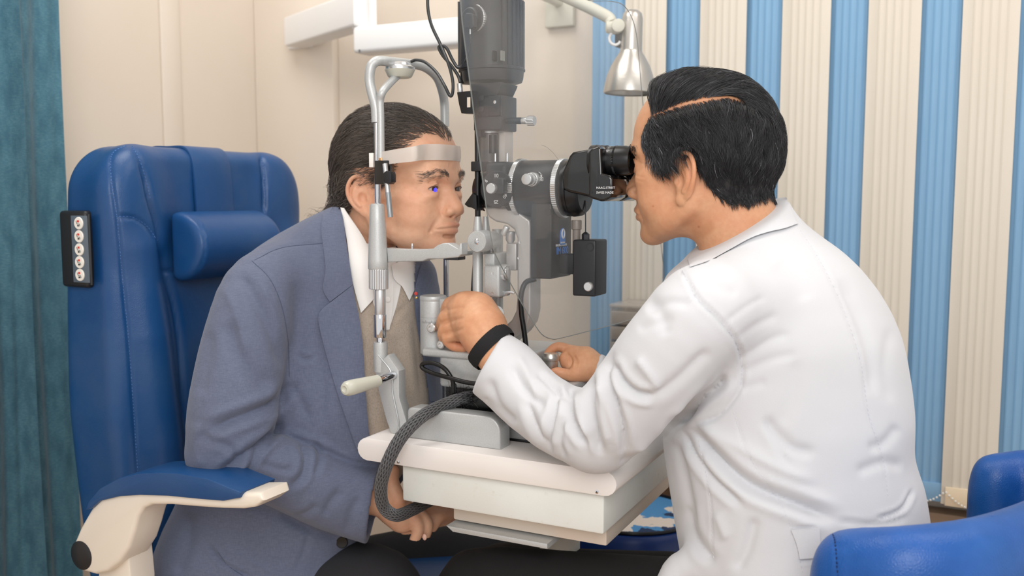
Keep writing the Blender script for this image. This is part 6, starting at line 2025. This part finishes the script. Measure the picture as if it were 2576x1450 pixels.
# ---------------------------------------------------------------- the doctor
dc_ = PC(1950, 1300, 1.30)
doctor = empty('person', tuple(to_world(np.array([[dc_[0], dc_[1], .5]]), CAMFRAME)[0]),
               'dark-haired man in white lab coat, bending to look into the microscope eyepieces', 'person')
ZS = .95
DM = head_frame(PY(1601, 415, YA - .033), 1, 173, 2.5, 0, 1.02)
a = inv_pts([PY(1862, 600, YA), PY(1890, 700, YA)], DM)
DDT = dict(skull=(-.004, .002, .0), ear=(-.006, -.027), ears=1.14, nose=.112, brow=.0, cheek=.0, jaw=.002, open=.0030, folds=.9, chin=(.0, -.004), earw=.001)
df = head_field(.0016, DDT, [(a[0], .060), (a[1], .066)])
v, q = df.mesh()
v = v_smooth(v, q, 2, .5); q = fix_winding(v, q)
DHAIR = [(1636, 262), (1645, 285), (1628, 310), (1616, 345), (1622, 372), (1640, 392), (1652, 420), (1660, 432), (1672, 412), (1683, 390), (1702, 376), (1732, 378), (1754, 408), (1768, 440), (1786, 468), (1805, 492), (1835, 508), (1880, 506), (1925, 494), (1948, 484), (2000, 450), (2010, 200), (1800, 140), (1640, 170)]
DDT.update(scalp=.93, beard=.30, lip=(.80, .58, .56), lipw=.7)
col, hm = paint_head(v, DM, 1, DHAIR, 12, (.10, .09, .09), DDT)
pxd = near_px(v, DM, 1)
PART = [(1640, 292), (1690, 272), (1740, 256), (1790, 248), (1830, 243), (1860, 250)]
dpart, _, tp = seg_dist(pxd, PART)
nearside = v[:, 1] > 0
pm = np.exp(-(dpart / 4.0) ** 2) * np.clip(tp * 2.2, .25, 1) * nearside
pw = np.exp(-(dpart / 20) ** 2) * np.clip(tp * 2.2, .7, 1) * nearside
col = col * (1 - .55 * pw[:, None]) + .55 * pw[:, None] * np.array([.50, .44, .40])
col = col * (1 - pm[:, None]) + pm[:, None] * np.array([.80, .80, .80])
# paler and darker birthmark on the neck
bmk = poly_mask(pxd, [(1715, 545), (1745, 535), (1768, 548), (1770, 562), (1790, 556), (1800, 575), (1770, 600), (1745, 598), (1738, 575), (1712, 568)], 8) * nearside
col = col * (1 - bmk[:, None] * (1 - np.array([.86, .78, .72])))
for mx_, my_ in ((1643, 519), (1758, 571), (1635, 374)):
    mk = np.exp(-(((pxd - [mx_, my_]) ** 2).sum(1)) / 6) * nearside
    col = col * (1 - mk[:, None] * (1 - np.array([.55, .42, .36])))
vw = hw(v, DM)
vw = crease(vw, q, [([(1598, 440), (1612, 446), (1625, 446)], 3, .5, 'v'), ([(1600, 452), (1618, 458)], 3, .4, 'v'), ([(1603, 408), (1618, 412), (1626, 420)], 2.5, .5, 'v'), ([(1614, 520), (1622, 545), (1628, 580)], 5, .5, 'd')])
dbody = mesh_np('body', vw, q, M['skin_doctor'], doctor, col)
dbody['label'] = 'tan skin of the face, ear and neck'
eye('eyeball', 1, DM, dbody, (1, 0, .02), (50, 34, 26)); eye('eyeball', -1, DM, dbody, (1, 0, .02), (50, 34, 26))
DH = hair_mat('doctor_hair', (38, 38, 40), .42)
ear_out = 1 - np.clip((np.abs(v[:, 1]) - .0775) / .003, 0, 1) * (np.abs(v[:, 0] + .012) < .032) * (np.abs(v[:, 2] + .025) < .048)
hm = hm * ear_out
# thickness of the hair mass over the scalp
top = np.clip((v[:, 2] - .055) / .05, 0, 1)
front = np.clip((v[:, 0] - .0) / .07, 0, 1)
thick = .0055 + .005 * top * (.4 + .8 * front) + .000 * np.clip((-v[:, 0] - .04) / .05, 0, 1)
temple = 1.25 * np.clip((.055 - v[:, 2]) / .05, 0, 1) * np.clip((v[:, 0] + .02) / .05, 0, 1)
thick = .72 * thick * (1 - .75 * temple) * (1 - .85 * pm) * np.clip(.35 + (v[:, 2] + .06) / .06, .25, 1)
cap('hair', v, q, hm * (1 - .98 * np.clip(pw * 1.6, 0, 1)), thick, DM, DH, doctor, (.62, .62, .64), .30)['label'] = 'short black side-parted hair with grey temples'
rs = np.random.RandomState(12)
def tone(n, base, p_grey, g=6.0, seed=0):
    r = np.random.RandomState(seed); t = np.clip(r.normal(base, .4, n), .3, 3)
    gm = r.rand(n) < p_grey
    t = np.where(gm, r.uniform(3, g, n), t)
    return t[:, None] * np.array([[.98, 1.0, 1.03]])
def above_part(p):
    """height above the parting line: >0 = long top hair"""
    x = p[:, 0]
    return (p[:, 2] - (.082 + .012 * np.clip((.06 - x) / .12, 0, 1)))
# side and back hair: combed down and back
isTop = (v[:, 2] > .088) | (v[:, 1] < .02) & (v[:, 2] > .07)
pxh = pxd
yline = np.interp(pxd[:, 0], [p[0] for p in PART] + [1990], [p[1] for p in PART] + [300])
isTop = ((pxd[:, 1] < yline) & (v[:, 1] > 0)) | ((v[:, 1] <= 0) & (v[:, 2] > .075))
gtv = np.clip((v[:, 0] - .02) / .04, 0, 1) * np.clip((.06 - v[:, 2]) / .05, 0, 1)
Rs = roots_from(v, hm * (~isTop) * (pm < .35), 22000, .35, (1 + .6 * (v[:, 1] > 0)) * (1 - .45 * gtv), 21)
def ddir(p, r0):
    d = np.tile(np.array([-.42, 0, -.95]), (len(p), 1))
    d[:, 0] -= .5 * np.clip((p[:, 2] - .03) / .05, 0, 1) * (p[:, 0] > 0)
    bk = np.clip((-p[:, 0] - .05) / .05, 0, 1)
    d[:, 0] += bk * .75
    d[:, 1] += np.sign(p[:, 1]) * 0
    nape = np.clip((-.03 - p[:, 2]) / .03, 0, 1)
    d[:, 0] -= nape * .3
    return d
gt = np.clip((Rs[:, 0] - .02) / .04, 0, 1) * np.clip((.08 - Rs[:, 2]) / .05, 0, 1)
tS = tone(len(Rs), 1.0, .03, 6, 5); gm = rs.rand(len(Rs)) < .04 + gt * .8; tS[gm] *= rs.uniform(2.5, 6.0, gm.sum())[:, None]
lowz = np.clip((Rs[:, 2] + .055) / .07, .3, 1)
lenS = (.040 * lowz) * (1 - .5 * gt) * (1 + rs.uniform(-.2, .2, len(Rs)))
thS = .0052 + .001 * np.clip((-Rs[:, 0] - .04) / .05, 0, 1); thS = thS * (1 - .6 * gt) * lowz
strands('hair_strand', Rs, ddir, df, lenS, thS * (1.0 + .65 * rs.rand(len(Rs))), .00034, DM, DH, doctor, 8, 31, .34, .22, tS)
# long top hair swept over from the parting
Rt = roots_from(v, hm * isTop * (pm < .4), 11000, .35, 1 + 1.5 * np.exp(-(dpart / 25) ** 2), 22)
def tdir(p, r0):
    d = np.tile(np.array([-.55, -.9, .35]), (len(p), 1))
    fr = np.clip((r0[:, 0] - .03) / .045, 0, 1)
    d[:, 0] += fr * .75; d[:, 2] += fr * .5
    bk = np.clip((-r0[:, 0] - .03) / .05, 0, 1)
    d[:, 0] -= bk * 1.0; d[:, 2] -= bk * .9; d[:, 1] += bk * .9
    return d
tT = tone(len(Rt), 1.0, .05, 7, 7); fm = (Rt[:, 0] > .05) & (rs.rand(len(Rt)) < .22); tT[fm] *= 3
thT = .0055 + .0075 * np.clip(Rt[:, 0] / .06, 0, 1)
strands('hair_strand', Rt, tdir, df, .055, thT * (.9 + .5 * rs.rand(len(Rt))), .00036, DM, DH, doctor, 9, 33, .30, .12, tT)
# eyebrows
BR = brow_roots(500, 15)
strands('eyebrow', df.settle(BR, 0, 4), bdir, df, .009, .0018, .00022, DM, DH, doctor, 5, 16, .3, 0, np.ones((500, 3)))

# ---------------------------------------------------------------- white coat
M['coat'] = mat('coat_twill', (206, 207, 211), .8, bump=[('noise', 900, .12), ('noise', 30, .05)], sheen=.2)
M['coat_line'] = mat('coat_stitch', (206, 206, 214), .8)
M['knit_black'] = mat('knit_cuff', (24, 24, 26), .85, bump=('noise', 800, .4))
M['trousers_black'] = mat('trousers_black', (14, 14, 16), .8, bump=('noise', 900, .2))
crows = [(520, 1870, 1975, 1.33, .05), (548, 1835, 1995, 1.33, .08), (580, 1795, 2032, 1.33, .105), (620, 1766, 2086, 1.325, .125), (660, 1728, 2130, 1.32, .14), (700, 1685, 2163, 1.315, .15), (760, 1675, 2202, 1.31, .158), (830, 1672, 2231, 1.305, .165),
         (920, 1675, 2251, 1.30, .165), (1020, 1685, 2264, 1.295, .165), (1120, 1676, 2264, 1.29, .165), (1200, 1684, 2288, 1.285, .17), (1300, 1699, 2300, 1.28, .175), (1400, 1717, 2303, 1.27, .18), (1540, 1745, 2310, 1.26, .19)]
cf = Field((PC(1160, 900, 1.45)[0] - .04, .98, .56), (PC(2330, 1200, 1.3)[0] + .02, 1.60, PC(1970, 490, 1.33)[2] + .02), .0036)
cf.loft(prow(crows), .02, 2.4)
limb(cf, [(1850, 760, 1.20, 115), (1770, 790, 1.165, 128), (1690, 870, 1.165, 122), (1620, 960, 1.185, 116), (1555, 1040, 1.21, 110), (1500, 1085, 1.235, 104)], .035)
limb(cf, [(1500, 1086, 1.235, 104), (1420, 1060, 1.275, 93), (1340, 1008, 1.325, 89), (1270, 940, 1.375, 90), (1180, 880, 1.42, 84)], .012)
limb(cf, [(1790, 1420, 1.20, 60), (1715, 1432, 1.21, 44), (1690, 1480, 1.21, 46)], .02)
# far arm
limb(cf, [(1800, 780, 1.46, 100), (1660, 950, 1.47, 80), (1560, 985, 1.46, 62), (1505, 935, 1.455, 44), (1480, 915, 1.455, 40)], .03)
e1, e2 = PC(1280, 820, 1.40), PC(1188, 988, 1.40)
ax_ = np.cross(e2 - e1, [0, 1, 0]); ax_ = ax_ if ax_[0] < 0 else -ax_
cut_half(cf, (e1 + e2) / 2, ax_ / np.linalg.norm(ax_) + np.array([0, .12, 0]), .12)
cutp = PC(1496, 930, 1.455); cut_half(cf, cutp, np.array([-1, .0, .35]), .05)
# collar stand round the neck
cf.chain([PC(1885, 640, 1.335), PC(1858, 575, 1.345), PC(1848, 520, 1.35)], [.080, .074, .070], .02)
cut_half(cf, PC(1850, 575, 1.345), np.array([-.52, 0, .85]), .16)
v, q = cf.mesh(); v = v_smooth(v, q, 2)
v = to_world(v, CAMFRAME); q = fix_winding(v, q)
CF = [([(1708, 664), (1752, 748), (1805, 801), (1852, 861), (1866, 921), (1862, 975), (1832, 1022), (1792, 1055), (1725, 1066)], 6, 3.0, 'v'),
      ([(2013, 580), (2053, 640), (2100, 727), (2140, 828), (2167, 921), (2187, 1048), (2220, 1149), (2234, 1249)], 5, 1.6, 'v'),
      ([(1842, 1028), (1886, 1149), (1953, 1249), (1993, 1336), (2019, 1443)], 3.5, 1.2, 'v'), ([(1755, 1100), (1785, 1249), (1795, 1416)], 3.5, 1.0, 'v'),
      ([(1725, 1066), (1792, 1142), (1886, 1222), (2019, 1276), (2110, 1312)], 17, 11, 'v'), ([(1715, 1078), (1738, 1129), (1792, 1202), (1872, 1275)], 11, 7, 'v'), ([(1745, 1060), (1850, 1120), (1960, 1180), (2060, 1215)], 20, 4, 'r'),
      ([(1705, 1090), (1712, 1160), (1728, 1240), (1745, 1330)], 12, 4, 'd'), ([(1720, 1270), (1745, 1350), (1800, 1420)], 14, 5, 'v'), ([(1900, 1300), (1880, 1380), (1850, 1440)], 16, 4, 'd'), ([(1800, 1290), (1830, 1360)], 14, 3, 'r'),
      ([(1700, 1072), (1760, 1010), (1805, 975), (1828, 940)], 13, 9, 'v'), ([(1640, 1000), (1700, 960), (1760, 905), (1790, 880)], 16, 4, 'd'), ([(1668, 1110), (1700, 1060), (1740, 1040)], 11, 5, 'v'),
      ([(1536, 905), (1560, 955), (1600, 990), (1650, 998)], 11, 8, 'v'), ([(1545, 880), (1524, 935), (1548, 1020), (1568, 1090), (1572, 1160)], 10, 8, 'v'), ([(1600, 900), (1640, 950), (1660, 985)], 12, 4, 'r'),
      ([(1491, 945), (1484, 1015), (1498, 1090), (1515, 1150)], 10, 8, 'v'), ([(1440, 955), (1430, 1035), (1452, 1090), (1478, 1125)], 10, 7, 'v'), ([(1404, 990), (1384, 1069), (1380, 1130)], 9, 6, 'v'),
      ([(1324, 1002), (1345, 1070), (1392, 1150)], 11, 5, 'v'), ([(1284, 915), (1317, 975), (1371, 1028)], 12, 5, 'd'), ([(1455, 990), (1462, 1050), (1490, 1100)], 9, 4, 'r'), ([(1515, 960), (1518, 1040), (1535, 1120)], 9, 4, 'r'),
      ([(1230, 950), (1250, 1020), (1300, 1070)], 12, 4, 'd'), ([(1300, 890), (1330, 950), (1350, 1010)], 10, 3, 'r'), ([(1350, 935), (1400, 985), (1425, 1010)], 8, 4, 'v'), ([(1215, 1000), (1240, 1040)], 9, 3, 'v'), ([(1420, 1040), (1405, 1110), (1420, 1160)], 8, 4, 'v'),
      ([(1919, 1048), (1986, 1122), (2053, 1142)], 14, 4, 'd'), ([(1925, 1060), (1960, 1130), (1990, 1180)], 9, 2, 'v'), ([(2000, 900), (1990, 1000), (1960, 1080)], 18, 2, 'd'),
      ([(1862, 905), (1939, 855), (1990, 840)], 11, 2.2, 'd'), ([(1866, 940), (1940, 905), (2010, 890)], 11, 2.0, 'd'), ([(1850, 858), (1900, 820), (1960, 790)], 11, 2.2, 'd'), ([(1820, 815), (1880, 770), (1930, 745)], 8, 1.8, 'd'), ([(1862, 980), (1930, 960)], 11, 2, 'd'),
      ([(2110, 700), (2160, 800), (2190, 900), (2195, 1000)], 16, 3, 'd'), ([(2180, 1130), (2225, 1115), (2262, 1070)], 14, 2.5, 'd'), ([(2240, 820), (2225, 930), (2240, 1020)], 14, 2, 'd'), ([(2150, 1190), (2220, 1165), (2275, 1175)], 14, 2.5, 'd'),
      ([(2200, 1306), (2240, 1296), (2274, 1276), (2297, 1229)], 6, 3, 'v'), ([(2100, 1310), (2200, 1320), (2290, 1300)], 8, 2, 'v'),
      ([(2000, 1330), (2050, 1328)], 5, 2.5, 'v'), ([(2012, 1408), (2050, 1410)], 5, 2.5, 'v'), ([(1760, 690), (1800, 720), (1860, 740)], 14, 2, 'd'), ([(1620, 780), (1680, 760), (1740, 765)], 12, 2.5, 'd'), ([(1600, 830), (1650, 815), (1700, 800)], 12, 2, 'd'),
      ([(1625, 745), (1660, 790), (1680, 850)], 16, 2.5, 'd'), ([(1590, 1130), (1640, 1120), (1690, 1075)], 14, 4, 'r'), ([(1950, 660), (2000, 700), (2030, 760)], 22, 2, 'd'), ([(1560, 1165), (1600, 1150)], 10, 3, 'v')]
v = crease(v, q, [(a_, b_, c_ * (1.35 if c_ > 2.4 else 1), d_) for a_, b_, c_, d_ in CF])
v = v + v_normals(v, q) * (vnoise(v, 24, 13) * .0012 + vnoise(v, 55, 18) * .0004)[:, None]
lc = mesh_np('lab_coat', v, q, M['coat'], doctor); lc['label'] = 'white cotton lab coat'
seam_on('seam', lc, [CF[0][0][:6], CF[1][0], CF[2][0], CF[3][0]], M['coat_line'], lc, .0006, .0, .006)
patch('coat_collar', [(1730, 652), (1750, 622), (1795, 580), (1850, 545), (1910, 516), (1952, 500), (1978, 497)], [(1736, 672), (1785, 655), (1835, 628), (1890, 598), (1935, 583), (1975, 574), (2008, 562)], cf, M['coat'], doctor, .006, .003, mm=16, puff=.004)
patch('waist_belt', [(1990, 1334), (2004, 1370), (2012, 1408)], [(2062, 1329), (2064, 1370), (2064, 1404)], cf, M['coat'], doctor, .003, .002)
# knitted black cuff
ca_, cb_ = PC(1240, 880, 1.395), PC(1222, 856, 1.405)
bm = bmesh.new()
Wc = lambda p: to_world(np.array([p]), CAMFRAME)[0]
cuff_ax = ax_ / np.linalg.norm(ax_)
c0 = (PC(1268, 838, 1.40) + PC(1196, 912, 1.40)) / 2 * 1.0
cc = PC(1236, 872, 1.40)
u1 = (PC(1278, 824, 1.40) - PC(1190, 918, 1.40)); ru = np.linalg.norm(u1) / 2; u1 = u1 / np.linalg.norm(u1)
u2 = np.array([0, 1.0, 0])
nax = np.cross(u1, u2); nax = nax if nax[0] < 0 else -nax
nax = nax / np.linalg.norm(nax) + np.array([0, .35, 0]); nax /= np.linalg.norm(nax); u2 = np.cross(nax, u1); u2 = u2 / np.linalg.norm(u2)
cc = (PC(1277, 822, 1.40) + PC(1191, 920, 1.40)) / 2
NS = 96
rings = []
for (h, k) in ((-.012, .98), (-.004, 1.02), (.006, 1.0), (.010, .95), (.008, .84), (-.006, .82)):
    ring = []
    for j in range(NS):
        t = 2 * math.pi * j / NS
        rr = k + (.012 if j % 2 else 0)
        p = cc + nax * h + u1 * math.cos(t) * ru * rr + u2 * math.sin(t) * ru * .98 * rr
        ring.append(bm.verts.new(V(Wc(p))))
    rings.append(ring)
for i in range(len(rings) - 1):
    for j in range(NS):
        bm.faces.new((rings[i][j], rings[i][(j + 1) % NS], rings[i + 1][(j + 1) % NS], rings[i + 1][j]))
bm_obj('knit_cuff', bm, M['knit_black'], doctor, angle=80)['label'] = 'black ribbed sleeve cuff'
# hands
hf = Field((PC(1080, 800, 1.55)[0], 1.30, .84), (PC(1300, 800, 1.5)[0], 1.60, 1.12), .0018)
limb(hf, [(1262, 905, 1.385, 56), (1232, 868, 1.40, 57), (1214, 832, 1.415, 58)], .01)
limb(hf, [(1212, 822, 1.42, 56), (1196, 796, 1.435, 56), (1178, 786, 1.445, 50)], .02, 2)
hf.chain([PC(1205, 775, 1.435), PC(1160, 768, 1.455)], [.021, .018], .015); hf.chain([PC(1198, 820, 1.43), PC(1160, 832, 1.45)], [.022, .018], .015)
F4 = [[(1165, 758, 1.448, 22), (1132, 764, 1.462, 19), (1120, 790, 1.485, 15), (1128, 812, 1.50, 13)],
      [(1158, 785, 1.446, 22), (1120, 797, 1.458, 19), (1112, 822, 1.482, 16), (1122, 842, 1.495, 13)],
      [(1158, 812, 1.444, 21), (1119, 829, 1.456, 18), (1118, 852, 1.472, 16), (1140, 866, 1.475, 13)],
      [(1165, 836, 1.440, 20), (1126, 851, 1.452, 17), (1140, 870, 1.456, 15), (1166, 876, 1.452, 13)]]
for pts in F4:
    limb(hf, [(a_, b_, c_, d_ * .9) for a_, b_, c_, d_ in pts], .0035, 3)
limb(hf, [(1215, 850, 1.44, 26), (1195, 866, 1.455, 20), (1170, 868, 1.475, 17), (1150, 860, 1.49, 14)], .008)   # thumb reaches round behind
for (px, py, d_) in ((1162, 754, 1.430), (1154, 783, 1.428), (1155, 810, 1.426), (1163, 834, 1.424)):
    hf.ell(PC(px, py, d_ + .006), (.008, .006, .008), .010)
v, q = hf.mesh(); v = v_smooth(v, q, 1)
v = to_world(v, CAMFRAME); q = fix_winding(v, q)
v = crease(v, q, [([(1112, 783), (1140, 777), (1172, 770)], 5, 1.8, 'v'), ([(1106, 815), (1135, 808), (1168, 798)], 5, 1.8, 'v'), ([(1110, 842), (1135, 838), (1168, 825)], 5, 1.8, 'v'), ([(1128, 748), (1136, 775)], 5, .5, 'd'), ([(1240, 850), (1225, 870), (1205, 890)], 10, 1.0, 'd'), ([(1176, 800), (1200, 830), (1215, 870)], 9, 1.0, 'd')])
cl_ = np.ones((len(v), 3)); pxv = project(v)
tip = np.exp(-(((pxv - [1150, 872]) / [35, 14]) ** 2).sum(1)); cl_ *= 1 - tip[:, None] * (1 - np.array([1.0, .80, .78]))
lh = mesh_np('hand', v, q, M['skin_doctor'], doctor, cl_); lh['label'] = 'near hand gripping the silver drum'
hf = Field((PC(1350, 900, 1.5)[0], 1.36, .84), (PC(1530, 900, 1.5)[0], 1.56, 1.08), .0016)
limb(hf, [(1515, 940, 1.455, 34), (1492, 922, 1.455, 34), (1470, 915, 1.455, 34)], .01)
hf.chain([PC(1472, 900, 1.462), PC(1446, 893, 1.468)], [.018, .014], .012)
hf.chain([PC(1478, 928, 1.448), PC(1455, 935, 1.438)], [.018, .014], .012)
for pts in ([(1452, 889, 1.468, 15), (1424, 878, 1.478, 13.5), (1403, 873, 1.478, 12.5), (1386, 881, 1.472, 11), (1377, 892, 1.466, 10)],
            [(1456, 900, 1.462, 14), (1432, 893, 1.470, 13), (1418, 902, 1.462, 12), (1420, 918, 1.456, 10)],
            [(1460, 910, 1.456, 14), (1440, 906, 1.460, 13), (1430, 918, 1.452, 12), (1436, 932, 1.448, 10)],
            [(1470, 920, 1.452, 13), (1450, 920, 1.452, 12), (1446, 934, 1.446, 10)]):
    limb(hf, pts, .005, 3)
limb(hf, [(1470, 942, 1.438, 18), (1440, 946, 1.428, 15), (1420, 941, 1.424, 14), (1402, 937, 1.424, 13), (1392, 938, 1.426, 11)], .007, 3)
v, q = hf.mesh(); v = v_smooth(v, q, 1); v = to_world(v, CAMFRAME); q = fix_winding(v, q)
v = crease(v, q, [([(1403, 862), (1404, 885)], 2, .5, 'v'), ([(1422, 925), (1424, 938)], 2, .5, 'v'), ([(1427, 925), (1429, 940)], 2, .5, 'v'), ([(1422, 885), (1438, 905), (1434, 925)], 3.5, 1.6, 'v'), ([(1442, 893), (1452, 912), (1448, 930)], 3.5, 1.4, 'v')])
cl_ = np.ones((len(v), 3)); pxv = project(v)
tip = np.exp(-(((pxv - [1388, 905]) / [32, 40]) ** 2).sum(1)); cl_ *= 1 - tip[:, None] * (1 - np.array([1.0, .84, .80]))
rh = mesh_np('hand', v, q, M['skin_doctor'], doctor, cl_); rh['label'] = 'far hand holding the joystick'
nl = PD(1397, 937, 1.416)
# trousers
tf = Field((PC(1040, 1500, 1.6)[0], 1.05, .34), (PC(2300, 1500, 1.4)[0], 1.75, .74), .007)
limb(tf, [(2060, 1600, 1.22, 150), (1800, 1530, 1.25, 120), (1450, 1480, 1.36, 92), (1190, 1462, 1.45, 82), (1180, 1560, 1.45, 72)], .03)
limb(tf, [(2060, 1600, 1.38, 150), (1800, 1510, 1.45, 115), (1450, 1462, 1.56, 82), (1260, 1440, 1.64, 74), (1250, 1540, 1.64, 66)], .03)
v, q = tf.mesh(); v = to_world(v_smooth(v, q, 2), CAMFRAME); q = fix_winding(v, q)
mesh_np('trousers', v, q, M['trousers_black'], doctor)
for px, dep in ((1180, 1.45), (1250, 1.64)):
    k_ = PD(px, 1550, dep)
    tube('trouser_leg', [k_, (k_[0] + .02, k_[1], .28), (k_[0] + .05, k_[1], .09)], [.050, .046, .045], M['trousers_black'], doctor, 20)
    bm = bmesh.new(); b_tube(bm, [(k_[0] + .10, k_[1], .045), (k_[0] + .0, k_[1], .045), (k_[0] - .12, k_[1], .035)], [.038, .042, .026], 16, 4)
    bm_obj('shoe', bm, M['black_satin'], doctor)
